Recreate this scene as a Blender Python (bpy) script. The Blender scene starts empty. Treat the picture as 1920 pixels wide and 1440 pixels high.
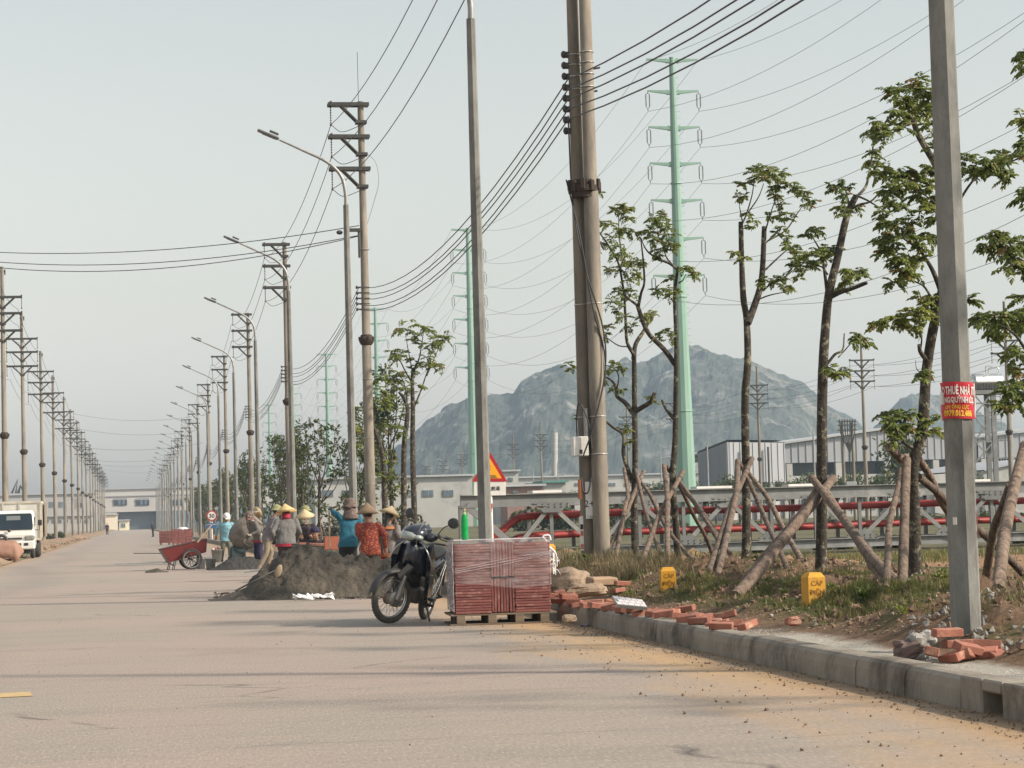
import bpy, math, random
from math import sin, cos, pi, radians, sqrt, atan2, exp, tan
from mathutils import Vector, Matrix, noise, Euler
V = Vector
random.seed(7)
S = bpy.context.scene
C = S.collection

# ---------------------------------------------------------------- camera
CAM_H = 1.25
F = 4200.0                       # focal length in pixels of the 1920 px wide photograph
cf = V(((246-960)/F, -(985-720)/F, -1)).normalized()       # world +Y seen from the camera
rho = 0.029
ux, uy = -rho, 1.0
uz = -(ux*cf.x+uy*cf.y)/cf.z
cu = V((ux, uy, uz)).normalized()                           # world +Z seen from the camera
cr = cf.cross(cu).normalized()                              # world +X seen from the camera
RW = Matrix((cr, cf, cu))                                   # camera -> world rotation
camd = bpy.data.cameras.new('camera')
camd.sensor_width = 36.0
camd.lens = F/1920*36.0
camd.clip_start = 0.1
camd.clip_end = 9000
cam = bpy.data.objects.new('camera', camd)
cam.matrix_world = Matrix.Translation((0, 0, CAM_H)) @ RW.to_4x4()
C.objects.link(cam)
S.camera = cam
O = V((0, 0, CAM_H))

# ---------------------------------------------------------------- sky, sun, exposure
SUN_EL = radians(34)
sd = V((0.894*cos(SUN_EL), -0.447*cos(SUN_EL), sin(SUN_EL)))   # towards the sun
W = bpy.data.worlds.new('World')
S.world = W
W.use_nodes = True
nt = W.node_tree
nt.nodes.clear()
wo = nt.nodes.new('ShaderNodeOutputWorld')
bg = nt.nodes.new('ShaderNodeBackground')
sky = nt.nodes.new('ShaderNodeTexSky')
sky.sky_type = 'NISHITA'
sky.sun_disc = False
sky.sun_elevation = SUN_EL
sky.sun_rotation = atan2(sd.x, sd.y)
sky.air_density = 2.0
sky.dust_density = 1.9
sky.ozone_density = 1.5
hs = nt.nodes.new('ShaderNodeHueSaturation')
hs.inputs['Saturation'].default_value = 0.30
hs.inputs['Value'].default_value = 1.0
nt.links.new(sky.outputs[0], hs.inputs['Color'])
nt.links.new(hs.outputs[0], bg.inputs[0])
bg.inputs[1].default_value = 0.118
nt.links.new(bg.outputs[0], wo.inputs[0])
sl = bpy.data.lights.new('sun', 'SUN')
sl.energy = 4.0
sl.angle = radians(2.6)
sl.color = (1.0, 0.885, 0.75)
so = bpy.data.objects.new('sun', sl)
so.rotation_euler = (-sd).to_track_quat('-Z', 'Y').to_euler()
so.location = (30, -20, 60)
C.objects.link(so)
S.view_settings.view_transform = 'Standard'
S.view_settings.look = 'None'
S.view_settings.gamma = 1
S.view_settings.use_curve_mapping = False
S.view_settings.exposure = 0.52
S.render.engine = 'CYCLES'
S.cycles.use_denoising = True
S.cycles.max_bounces = 8
S.cycles.diffuse_bounces = 3
S.cycles.transparent_max_bounces = 24
S.cycles.volume_bounces = 2
S.cycles.caustics_reflective = False
S.cycles.caustics_refractive = False

# ---------------------------------------------------------------- placing helpers
def ray(px, py):
    return RW @ V(((px-960)/F, -(py-720)/F, -1))
def P(px, py, Y):
    r = ray(px, py)
    return O + r*(Y/r.y)
def G(px, py, z=0.0):
    r = ray(px, py)
    return O + r*((z-CAM_H)/r.z)

# ---------------------------------------------------------------- mesh builder
class B:
    def __init__(s):
        s.v = []; s.f = []; s.sm = []; s.mi = []
    def add(s, vs, fs, smooth=False, m=0):
        o = len(s.v)
        s.v.extend([tuple(p) for p in vs])
        for f in fs:
            s.f.append(tuple(i+o for i in f)); s.sm.append(smooth); s.mi.append(m)
        return s
    def box(s, c, sz, rot=None, b=0.0, m=0, taper=None):
        hx, hy, hz = sz[0]/2, sz[1]/2, sz[2]/2
        c = V(c)
        if rot is None: R = Matrix.Identity(3)
        elif isinstance(rot, (int, float)): R = Matrix.Rotation(rot, 3, 'Z')
        elif isinstance(rot, Matrix): R = rot
        else: R = Euler(rot).to_matrix()
        if b <= 0:
            vs = []
            for z in (-1, 1):
                for y in (-1, 1):
                    for x in (-1, 1):
                        t = (taper if (taper and z > 0) else 1.0)
                        vs.append(c + R @ V((x*hx*t, y*hy*t, z*hz)))
            s.add(vs, [(0, 2, 3, 1), (4, 5, 7, 6), (0, 1, 5, 4), (2, 6, 7, 3), (0, 4, 6, 2), (1, 3, 7, 5)], False, m)
            return s
        vs = []; idx = {}
        for x in (-1, 1):
            for y in (-1, 1):
                for z in (-1, 1):
                    for a in range(3):
                        q = [x*hx, y*hy, z*hz]
                        for k in range(3):
                            if k != a:
                                q[k] -= (x, y, z)[k]*b
                        idx[(x, y, z, a)] = len(vs)
                        vs.append(c + R @ V(q))
        fs = []
        for a in range(3):
            u, w = (a+1) % 3, (a+2) % 3
            for sg in (-1, 1):
                q = []
                for (p1, p2) in ((-1, -1), (1, -1), (1, 1), (-1, 1)):
                    t = [0, 0, 0]; t[a] = sg; t[u] = p1; t[w] = p2
                    q.append(idx[(t[0], t[1], t[2], a)])
                fs.append(q if sg > 0 else q[::-1])
        for a in range(3):
            u, w = (a+1) % 3, (a+2) % 3
            for s1 in (-1, 1):
                for s2 in (-1, 1):
                    t = [0, 0, 0]; t[u] = s1; t[w] = s2
                    t[a] = -1; A1 = idx[(*t, u)]; A2 = idx[(*t, w)]
                    t[a] = 1; A3 = idx[(*t, w)]; A4 = idx[(*t, u)]
                    q = [A1, A2, A3, A4]
                    fs.append(q if s1*s2 > 0 else q[::-1])
        for x in (-1, 1):
            for y in (-1, 1):
                for z in (-1, 1):
                    q = [idx[(x, y, z, 0)], idx[(x, y, z, 1)], idx[(x, y, z, 2)]]
                    fs.append(q if x*y*z > 0 else q[::-1])
        s.add(vs, fs, False, m)
        return s
    def tube(s, pts, r, n=8, caps=True, m=0, smooth=True, flat=1.0, phase=0.0):
        pts = [V(p) for p in pts]
        k = len(pts)
        rs = r if isinstance(r, (list, tuple)) else [r]*k
        if len(rs) != k:
            rs = [rs[0]+(rs[-1]-rs[0])*i/(k-1) for i in range(k)]
        rings = []
        up = None
        for i in range(k):
            if i == 0: t = pts[1]-pts[0]
            elif i == k-1: t = pts[-1]-pts[-2]
            else: t = (pts[i+1]-pts[i]).normalized()+(pts[i]-pts[i-1]).normalized()
            if t.length < 1e-9: t = V((0, 0, 1))
            t.normalize()
            if up is None:
                up = V((1, 0, 0)) if abs(t.x) < 0.9 else V((0, 1, 0))
                up = (up - t*up.dot(t)).normalized()
            else:
                up = (up - t*up.dot(t))
                if up.length < 1e-6: up = V((1, 0, 0))
                up.normalize()
            w = t.cross(up)
            rings.append([pts[i] + (up*cos(a)*rs[i]+w*sin(a)*rs[i]*flat) for a in [2*pi*j/n+phase for j in range(n)]])
        vs = [p for rg in rings for p in rg]
        fs = []
        for i in range(k-1):
            for j in range(n):
                a, b_ = i*n+j, i*n+(j+1) % n
                fs.append((a, b_, b_+n, a+n))
        s.add(vs, fs, smooth, m)
        if caps:
            s.add(rings[0], [tuple(range(n))[::-1]], False, m)
            s.add(rings[-1], [tuple(range(n))], False, m)
        return s
    def loft(s, rings, caps=True, m=0, smooth=True):
        n = len(rings[0]); k = len(rings)
        vs = [p for rg in rings for p in rg]
        fs = []
        for i in range(k-1):
            for j in range(n):
                a, b_ = i*n+j, i*n+(j+1) % n
                fs.append((a, b_, b_+n, a+n))
        if caps:
            fs.append(tuple(range(n))[::-1]); fs.append(tuple((k-1)*n+j for j in range(n)))
        s.add(vs, fs, smooth, m)
        return s
    def ell(s, c, r, rot=None, seg=12, rings=8, m=0):
        c = V(c)
        if isinstance(r, (int, float)): r = (r, r, r)
        R = Euler(rot).to_matrix() if rot else Matrix.Identity(3)
        vs = [c+R @ V((0, 0, -r[2]))]
        for i in range(1, rings):
            ph = -pi/2+pi*i/rings
            for j in range(seg):
                th = 2*pi*j/seg
                vs.append(c+R @ V((r[0]*cos(ph)*cos(th), r[1]*cos(ph)*sin(th), r[2]*sin(ph))))
        vs.append(c+R @ V((0, 0, r[2])))
        fs = []
        for j in range(seg):
            fs.append((0, 1+(j+1) % seg, 1+j))
        for i in range(rings-2):
            for j in range(seg):
                a = 1+i*seg+j; b_ = 1+i*seg+(j+1) % seg
                fs.append((a, b_, b_+seg, a+seg))
        L = len(vs)-1
        for j in range(seg):
            fs.append((1+(rings-2)*seg+j, 1+(rings-2)*seg+(j+1) % seg, L))
        s.add(vs, fs, True, m)
        return s
    def lathe(s, prof, c=(0, 0, 0), n=16, m=0, rot=None, smooth=True):
        c = V(c)
        R = Euler(rot).to_matrix() if rot else Matrix.Identity(3)
        rings = [[c+R @ V((max(r, 1e-4)*cos(2*pi*j/n), max(r, 1e-4)*sin(2*pi*j/n), z)) for j in range(n)] for (r, z) in prof]
        return s.loft(rings, True, m, smooth)
    def torus(s, c, R_, r, axis='Y', n=28, k=8, m=0, flat=1.0, rot=None):
        c = V(c)
        Rm = rot if rot is not None else Matrix.Identity(3)
        vs = []
        for i in range(n):
            a = 2*pi*i/n
            for j in range(k):
                b_ = 2*pi*j/k
                rr = R_+r*cos(b_)
                q = V((rr*cos(a), r*flat*sin(b_), rr*sin(a)))
                if axis == 'Z': q = V((q.x, q.z, q.y))
                if axis == 'X': q = V((q.y, q.x, q.z))
                vs.append(c+Rm @ q)
        fs = []
        for i in range(n):
            for j in range(k):
                fs.append((i*k+j, i*k+(j+1) % k, ((i+1) % n)*k+(j+1) % k, ((i+1) % n)*k+j))
        s.add(vs, fs, True, m)
        return s
    def prism(s, poly, h, M=None, m=0):
        """poly in xy, extruded along z from 0 to h, transformed by 4x4 M"""
        M = M or Matrix.Identity(4)
        n = len(poly)
        vs = [M @ V((p[0], p[1], 0)) for p in poly]+[M @ V((p[0], p[1], h)) for p in poly]
        fs = [tuple(range(n))[::-1], tuple(range(n, 2*n))]
        for i in range(n):
            j = (i+1) % n
            fs.append((i, j, n+j, n+i))
        s.add(vs, fs, False, m)
        return s
    def mesh(s, name, mats):
        me = bpy.data.meshes.new(name)
        me.from_pydata(s.v, [], s.f)
        if s.f:
            me.polygons.foreach_set('use_smooth', s.sm)
            me.polygons.foreach_set('material_index', s.mi)
        for mm in (mats if isinstance(mats, (list, tuple)) else [mats]):
            me.materials.append(mm)
        me.update()
        return me

def obj(name, b, mats, parent=None, loc=None, rot=None, kind=None):
    me = b.mesh(name, mats) if isinstance(b, B) else b
    o = bpy.data.objects.new(name, me)
    C.objects.link(o)
    if parent is not None: o.parent = parent
    if loc is not None: o.location = loc
    if rot is not None: o.rotation_euler = rot
    if kind: o['kind'] = kind
    return o
def tag(o, label, cat, group=None):
    o['label'] = label; o['category'] = cat
    if group: o['group'] = group
    return o
def thing(name, label, cat, loc=(0, 0, 0), rotz=0.0, group=None, rot=None):
    o = bpy.data.objects.new(name, None)
    C.objects.link(o)
    o.empty_display_size = 0.2
    o.location = loc
    o.rotation_euler = rot if rot else (0, 0, rotz)
    return tag(o, label, cat, group)
def kids(o):
    return [c for c in KIDS.get(o.name, [])]
def dup(root, loc=None, rotz=None, label=None, scale=None, keep=None):
    """copy a thing with its parts and sub-parts"""
    def cp(o, parent):
        c = o.copy(); C.objects.link(c)
        if parent is not None: c.parent = parent
        for ch in list(o.children): cp(ch, c)
        return c
    r = cp(root, None)
    if loc is not None: r.location = loc
    if rotz is not None: r.rotation_euler = (0, 0, rotz)
    if scale is not None: r.scale = (scale,)*3
    if label: r['label'] = label
    return r
ONES = 'zeroth first second third fourth fifth sixth seventh eighth ninth tenth eleventh twelfth thirteenth fourteenth fifteenth sixteenth seventeenth eighteenth nineteenth twentieth'.split()
TENS = {2: 'twenty', 3: 'thirty', 4: 'forty', 5: 'fifty', 6: 'sixty', 7: 'seventy', 8: 'eighty', 9: 'ninety'}
def ordw(n):
    if n <= 20: return ONES[n]
    if n >= 100: return 'hundred-and-'+(ordw(n-100) if n > 100 else 'zeroth')
    t, o_ = divmod(n, 10)
    if o_ == 0: return TENS[t][:-1]+'ieth'
    return TENS[t]+'-'+ONES[o_]

# ---------------------------------------------------------------- materials
def mat(name, c1, c2=None, scale=4.0, rough=0.8, bump=0.0, bscale=None, metal=0.0, rnd=0.0, c3=None, s3=1.0, t3=0.55,
        spec=0.5, detail=6.0, stretch=None, coat=0.0, trans=None, w3=0.12, world=False):
    m = bpy.data.materials.new(name)
    m.use_nodes = True
    n = m.node_tree; N = n.nodes; L = n.links
    bs = N['Principled BSDF']
    bs.inputs['Roughness'].default_value = rough
    bs.inputs['Metallic'].default_value = metal
    bs.inputs['Specular IOR Level'].default_value = spec
    bs.inputs['Coat Weight'].default_value = coat
    c1 = (*c1, 1)
    tc = N.new('ShaderNodeTexCoord')
    co = tc.outputs['Object']
    oi = N.new('ShaderNodeObjectInfo')
    cmb = N.new('ShaderNodeVectorMath'); cmb.operation = 'MULTIPLY_ADD'
    L.new(oi.outputs['Random'], cmb.inputs[0]); cmb.inputs[1].default_value = (37.0, 23.0, 11.0); L.new(co, cmb.inputs[2]); co = cmb.outputs[0]
    if world: co = N.new('ShaderNodeNewGeometry').outputs['Position']
    if stretch:
        mp = N.new('ShaderNodeMapping'); mp.inputs['Scale'].default_value = stretch
        L.new(co, mp.inputs[0]); co = mp.outputs[0]
    col = None
    nz = N.new('ShaderNodeTexNoise'); nz.inputs['Scale'].default_value = scale; nz.inputs['Detail'].default_value = detail
    nz.inputs['Roughness'].default_value = 0.65
    L.new(co, nz.inputs['Vector'])
    c2 = (*(c2 if c2 else tuple(x*0.8 for x in c1[:3])), 1)
    mr = N.new('ShaderNodeMapRange'); mr.inputs['From Min'].default_value = 0.32; mr.inputs['From Max'].default_value = 0.68
    L.new(nz.outputs[0], mr.inputs[0])
    mx = N.new('ShaderNodeMix'); mx.data_type = 'RGBA'
    L.new(mr.outputs[0], mx.inputs[0])
    mx.inputs[6].default_value = c1; mx.inputs[7].default_value = c2
    col = mx.outputs[2]
    if c3:
        n3 = N.new('ShaderNodeTexNoise'); n3.inputs['Scale'].default_value = s3; n3.inputs['Detail'].default_value = 8
        n3.inputs['Roughness'].default_value = 0.7
        L.new(co, n3.inputs['Vector'])
        m3 = N.new('ShaderNodeMapRange'); m3.inputs['From Min'].default_value = t3-w3/2; m3.inputs['From Max'].default_value = t3+w3/2
        L.new(n3.outputs[0], m3.inputs[0])
        x3 = N.new('ShaderNodeMix'); x3.data_type = 'RGBA'
        L.new(m3.outputs[0], x3.inputs[0]); L.new(col, x3.inputs[6]); x3.inputs[7].default_value = (*c3, 1)
        col = x3.outputs[2]
    if rnd > 0:
        h = N.new('ShaderNodeHueSaturation')
        ma = N.new('ShaderNodeMapRange'); ma.inputs['To Min'].default_value = 1-rnd; ma.inputs['To Max'].default_value = 1+rnd
        L.new(oi.outputs['Random'], ma.inputs[0]); L.new(ma.outputs[0], h.inputs['Value']); L.new(col, h.inputs['Color'])
        col = h.outputs[0]
    L.new(col, bs.inputs['Base Color'])
    if bump > 0:
        bp = N.new('ShaderNodeBump'); bp.inputs['Strength'].default_value = 1.0; bp.inputs['Distance'].default_value = bump
        nb = N.new('ShaderNodeTexNoise'); nb.inputs['Scale'].default_value = bscale or scale*3; nb.inputs['Detail'].default_value = 8
        L.new(co, nb.inputs['Vector'])
        L.new(nb.outputs[0], bp.inputs['Height']); L.new(bp.outputs[0], bs.inputs['Normal'])
    if trans:
        bs.inputs['Alpha'].default_value = trans
    return m
def leafmat(name, c1, c2, c3=None):
    m = mat(name, c1, c2, scale=1.3, rough=0.5, c3=c3, s3=1.1, t3=0.56)
    N = m.node_tree.nodes; L = m.node_tree.links
    bs = N['Principled BSDF']
    tr = N.new('ShaderNodeBsdfTranslucent'); ms = N.new('ShaderNodeMixShader'); ms.inputs[0].default_value = 0.4
    src = bs.inputs['Base Color'].links[0].from_socket
    L.new(src, tr.inputs[0]); L.new(bs.outputs[0], ms.inputs[1]); L.new(tr.outputs[0], ms.inputs[2])
    L.new(ms.outputs[0], N['Material Output'].inputs[0])
    return m
# ================================================================ SETTING
def nzz(x, y, s=1.0, o=0.0):
    return noise.noise(V((x*s+o, y*s-o, o*1.7)))
def fbm(x, y, s=1.0, o=0.0, k=4):
    return noise.fractal(V((x*s+o, y*s-o, o)), 0.9, 2.1, k)
def sst(a, b, x):
    t = min(1, max(0, (x-a)/(b-a))); return t*t*(3-2*t)
def terr(x, y):
    """height of the ground right of the road"""
    z = 0.13+0.07*sst(5.7, 6.2, x)
    near = sst(5.75, 6.6, x)*(1-sst(10.5, 13, x))*sst(4, 9, y)*(1-sst(60, 75, y))
    m = 0.10+0.11*fbm(x, y, 0.55, 3.1)+0.12*fbm(x, y, 1.7, 8.0, 5)+0.085*fbm(x, y, 5.5, 2.0, 4)
    # rubble mound round the props of the middle trees, low hollow by the pole
    m += 0.20*exp(-((x-8.4)**2/1.6+(y-30.5)**2/9))
    m += 0.16*exp(-((x-8.0)**2/0.5+(y-23.0)**2/5))
    m -= 0.16*exp(-((x-6.4)**2/0.16+(y-20.2)**2/3.0))+0.10*exp(-((x-6.2)**2/0.12+(y-25.2)**2/3.0))
    m += 0.20*exp(-((x-7.6)**2/1.2+(y-17.2)**2/6))
    m += 0.10*exp(-((x-6.9)**2/0.4+(y-32.0)**2/5))
    z += near*max(-0.05, m)
    z += 0.02*sst(5.3, 6, x)*fbm(x, y, 3.0, 1.0)
    # falls to the fields behind the tree row
    z -= 0.22*sst(11.5, 16, x+0.25*(y-44))*sst(40, 47, y)
    if y > 70: z = min(z, 0.13)-0.2*sst(10.5, 13, x)
    return z
def terr_l(x, y):
    a = -x
    z = 0.02+0.10*sst(4.4, 5.4, a)
    z += sst(4.3, 5.0, a)*(1-sst(9, 14, a))*(0.10+0.24*max(0, fbm(x, y*0.25, 0.7, 5.0)))
    return z-0.12*sst(10, 16, a)

def sheet(name, xs, ys, hf, m, smooth=True):
    b = B(); vs = []; nx = len(xs)
    for y in ys:
        for x in xs: vs.append((x, y, hf(x, y)))
    fs = []
    for j in range(len(ys)-1):
        for i in range(nx-1):
            a = j*nx+i; fs.append((a, a+1, a+1+nx, a+nx))
    b.add(vs, fs, smooth)
    return obj(name, b, m, kind='structure')
def span(a, b, st, g=1.0, last=None):
    r = [a]
    while r[-1] < b-1e-6:
        r.append(min(b, r[-1]+st)); st *= g
    return r

# --- node helper for the two painted-by-place grounds
def nodes_of(m):
    return m.node_tree.nodes, m.node_tree.links
def fnoise(N, L, co, scale, detail=6, rough=0.6, stretch=None):
    if stretch:
        mp = N.new('ShaderNodeMapping'); mp.inputs['Scale'].default_value = stretch
        L.new(co, mp.inputs[0]); co = mp.outputs[0]
    n = N.new('ShaderNodeTexNoise'); n.inputs['Scale'].default_value = scale
    n.inputs['Detail'].default_value = detail; n.inputs['Roughness'].default_value = rough
    L.new(co, n.inputs['Vector']); return n.outputs[0]
def rng(N, L, s, a, b, c=0.0, d=1.0):
    r = N.new('ShaderNodeMapRange'); r.inputs['From Min'].default_value = a; r.inputs['From Max'].default_value = b
    r.inputs['To Min'].default_value = c; r.inputs['To Max'].default_value = d
    L.new(s, r.inputs[0]); return r.outputs[0]
def mixc(N, L, f, a, b):
    x = N.new('ShaderNodeMix'); x.data_type = 'RGBA'
    if isinstance(f, float): x.inputs[0].default_value = f
    else: L.new(f, x.inputs[0])
    for s, i in ((a, 6), (b, 7)):
        if isinstance(s, tuple): x.inputs[i].default_value = (*s, 1)
        else: L.new(s, x.inputs[i])
    return x.outputs[2]
def mth(N, L, op, a, b=None):
    x = N.new('ShaderNodeMath'); x.operation = op
    for s, i in ((a, 0), (b, 1)):
        if s is None: continue
        if isinstance(s, (int, float)): x.inputs[i].default_value = s
        else: L.new(s, x.inputs[i])
    return x.outputs[0]

def road_material():
    m = bpy.data.materials.new('dusty asphalt'); m.use_nodes = True
    N, L = nodes_of(m); bs = N['Principled BSDF']
    bs.inputs['Roughness'].default_value = 0.78
    bs.inputs['Specular IOR Level'].default_value = 0.35
    co = N.new('ShaderNodeTexCoord').outputs['Object']
    sx = N.new('ShaderNodeSeparateXYZ'); L.new(co, sx.inputs[0]); X, Y = sx.outputs[0], sx.outputs[1]
    c = mixc(N, L, rng(N, L, fnoise(N, L, co, 0.35, 5), 0.35, 0.65), (0.275, 0.243, 0.200), (0.297, 0.243, 0.203))
    # tyre-polished and dusty long streaks across the lane
    c = mixc(N, L, rng(N, L, fnoise(N, L, co, 1.0, 6, 0.6, (0.18, 1.6, 1)), 0.5, 0.75, 0, 0.55), c, (0.215, 0.20, 0.178))
    c = mixc(N, L, rng(N, L, fnoise(N, L, co, 1.0, 4, 0.6, (0.9, 0.12, 1)), 0.5, 0.72, 0, 0.4), c, (0.33, 0.27, 0.225))
    c = mixc(N, L, rng(N, L, fnoise(N, L, co, 0.16, 4, 0.55), 0.42, 0.58, 0, 0.75), c, (0.325, 0.253, 0.213))
    c = mixc(N, L, rng(N, L, fnoise(N, L, co, 0.5, 7, 0.7, (0.5, 1, 1)), 0.55, 0.62, 0, 0.35), c, (0.20, 0.182, 0.158))
    # aggregate
    a = fnoise(N, L, co, 60, 3, 0.75, (1, 0.17, 1))
    c = mixc(N, L, rng(N, L, a, 0.54, 0.70, 0, 0.8), c, (0.46, 0.41, 0.345))
    c = mixc(N, L, rng(N, L, a, 0.43, 0.30, 0, 0.7), c, (0.13, 0.113, 0.097))
    # fine cracks across the lane
    vo = N.new('ShaderNodeTexVoronoi'); vo.feature = 'DISTANCE_TO_EDGE'; vo.inputs['Scale'].default_value = 1.0
    mp = N.new('ShaderNodeMapping'); mp.inputs['Scale'].default_value = (0.13, 0.75, 1)
    ad = N.new('ShaderNodeMix'); ad.data_type = 'VECTOR'
    nd = N.new('ShaderNodeTexNoise'); nd.inputs['Scale'].default_value = 1.2; L.new(co, nd.inputs['Vector'])
    ad.inputs[0].default_value = 0.10; L.new(co, ad.inputs[4]); L.new(nd.outputs['Color'], ad.inputs[5])
    L.new(ad.outputs[1], mp.inputs[0]); L.new(mp.outputs[0], vo.inputs['Vector'])
    ck = mth(N, L, 'MULTIPLY', rng(N, L, vo.outputs['Distance'], 0.0, 0.006, 1, 0), rng(N, L, fnoise(N, L, co, 0.9, 3), 0.44, 0.58))
    c = mixc(N, L, mth(N, L, 'MULTIPLY', ck, 0.75), c, (0.045, 0.04, 0.038))
    # sand blown against the right kerb and on the left shoulder
    nn = fnoise(N, L, co, 0.8, 6, 0.62, (1.6, 0.35, 1))
    e = mth(N, L, 'ADD', X, mth(N, L, 'MULTIPLY', nn, 3.5))
    f = rng(N, L, e, 5.15, 6.5)
    lump = rng(N, L, fnoise(N, L, co, 5, 6, 0.7), 0.35, 0.62)
    f2 = mth(N, L, 'MULTIPLY', f, rng(N, L, lump, 0, 1, 0.72, 1.0))
    sand = mixc(N, L, rng(N, L, fnoise(N, L, co, 9, 8, 0.75), 0.35, 0.7), (0.47, 0.305, 0.155), (0.33, 0.22, 0.12))
    c = mixc(N, L, f2, c, sand)
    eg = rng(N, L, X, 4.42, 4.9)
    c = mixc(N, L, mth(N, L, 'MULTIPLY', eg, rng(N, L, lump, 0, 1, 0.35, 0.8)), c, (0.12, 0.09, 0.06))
    e2 = mth(N, L, 'SUBTRACT', mth(N, L, 'MULTIPLY', nn, 2.6), X)
    c = mixc(N, L, rng(N, L, e2, 4.9, 5.9), c, (0.36, 0.235, 0.14))
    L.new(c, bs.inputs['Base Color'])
    bp = N.new('ShaderNodeBump'); bp.inputs['Distance'].default_value = 0.004
    L.new(fnoise(N, L, co, 60, 4, 0.7), bp.inputs['Height']); L.new(bp.outputs[0], bs.inputs['Normal'])
    return m
def verge_material():
    m = bpy.data.materials.new('verge earth and grass'); m.use_nodes = True
    N, L = nodes_of(m); bs = N['Principled BSDF']
    bs.inputs['Roughness'].default_value = 0.95
    bs.inputs['Specular IOR Level'].default_value = 0.2
    co = N.new('ShaderNodeTexCoord').outputs['Object']
    sx = N.new('ShaderNodeSeparateXYZ'); L.new(co, sx.inputs[0]); X, Y = sx.outputs[0], sx.outputs[1]
    n1 = fnoise(N, L, co, 1.3, 8, 0.7)
    c = mixc(N, L, rng(N, L, n1, 0.36, 0.62), (0.15, 0.098, 0.062), (0.27, 0.165, 0.10))
    c = mixc(N, L, rng(N, L, fnoise(N, L, co, 12, 6, 0.75), 0.5, 0.68, 0, 0.7), c, (0.33, 0.25, 0.18))
    c = mixc(N, L, rng(N, L, fnoise(N, L, co, 21, 4, 0.75), 0.48, 0.36, 0, 0.7), c, (0.06, 0.045, 0.032))
    # greener on the mounds by the kerb
    c = mixc(N, L, mth(N, L, 'MULTIPLY', rng(N, L, fnoise(N, L, co, 0.7, 6, 0.65), 0.47, 0.56), rng(N, L, X, 5.9, 6.3)), c, (0.085, 0.095, 0.035))
    # bare orange dirt behind the trees
    o_ = mth(N, L, 'MULTIPLY', rng(N, L, mth(N, L, 'ADD', Y, mth(N, L, 'MULTIPLY', n1, 5)), 34.5, 36), rng(N, L, Y, 46, 42))
    o_ = mth(N, L, 'MULTIPLY', o_, rng(N, L, X, 9.0, 10.2))
    c = mixc(N, L, mth(N, L, 'MULTIPLY', o_, 0.9), c, mixc(N, L, rng(N, L, n1, 0.35, 0.65), (0.40, 0.25, 0.145), (0.30, 0.175, 0.10)))
    # fields
    fld = mixc(N, L, rng(N, L, fnoise(N, L, co, 0.12, 8, 0.7), 0.38, 0.6), (0.085, 0.095, 0.045), (0.16, 0.135, 0.085))
    c = mixc(N, L, rng(N, L, Y, 44, 48), c, fld)
    # dirt bank under the tree row further on
    c = mixc(N, L, mth(N, L, 'MULTIPLY', rng(N, L, Y, 46, 50), rng(N, L, X, 11.5, 10)), c, (0.25, 0.165, 0.105))
    # pale chippings behind the kerb
    st = mth(N, L, 'ADD', X, mth(N, L, 'MULTIPLY', n1, 0.5))
    q = mth(N, L, 'MULTIPLY', rng(N, L, st, 6.10, 5.95), rng(N, L, mth(N, L, 'ADD', Y, mth(N, L, 'MULTIPLY', n1, 3)), 21.5, 20))
    c = mixc(N, L, q, c, mixc(N, L, rng(N, L, fnoise(N, L, co, 40, 3, 0.8), 0.35, 0.6), (0.56, 0.52, 0.45), (0.40, 0.37, 0.31)))
    L.new(c, bs.inputs['Base Color'])
    bp = N.new('ShaderNodeBump'); bp.inputs['Distance'].default_value = 0.06
    L.new(fnoise(N, L, co, 11, 8, 0.75), bp.inputs['Height']); L.new(bp.outputs[0], bs.inputs['Normal'])
    return m
M_road = road_material(); M_verge = verge_material()
M_left = mat('left shoulder earth', (0.34, 0.215, 0.13), (0.20, 0.14, 0.09), scale=0.6, rough=0.95, bump=0.05, bscale=3, c3=(0.10, 0.10, 0.05), s3=0.25, t3=0.55)
M_conc = mat('weathered kerb concrete', (0.30, 0.265, 0.215), (0.20, 0.174, 0.14), scale=2.2, rough=0.9, bump=0.012, bscale=22, c3=(0.085, 0.068, 0.050), s3=1.3, t3=0.56, w3=0.16, stretch=(1, 1, 0.75), world=True, detail=10)

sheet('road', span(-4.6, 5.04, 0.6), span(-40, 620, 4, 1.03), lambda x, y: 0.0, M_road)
sheet('ground', span(5.10, 15, 0.11)+span(15.4, 1150, 1.0, 1.22)[1:], [-50, -20, 0, 6]+span(8, 52, 0.13)+span(52.5, 1700, 0.8, 1.10)[1:], terr, M_verge)
sheet('ground', sorted([-a for a in span(4.3, 16, 0.25)+span(17, 420, 2, 1.3)[1:]]), [-50, -10, 20, 40, 60]+span(62, 260, 0.8)+span(265, 1700, 8, 1.2)[1:], terr_l, M_left)
sheet('ground', [-4.3, 0.5, 5.18], [620, 800, 1200, 1700], lambda x, y: -0.004, M_left)

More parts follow.
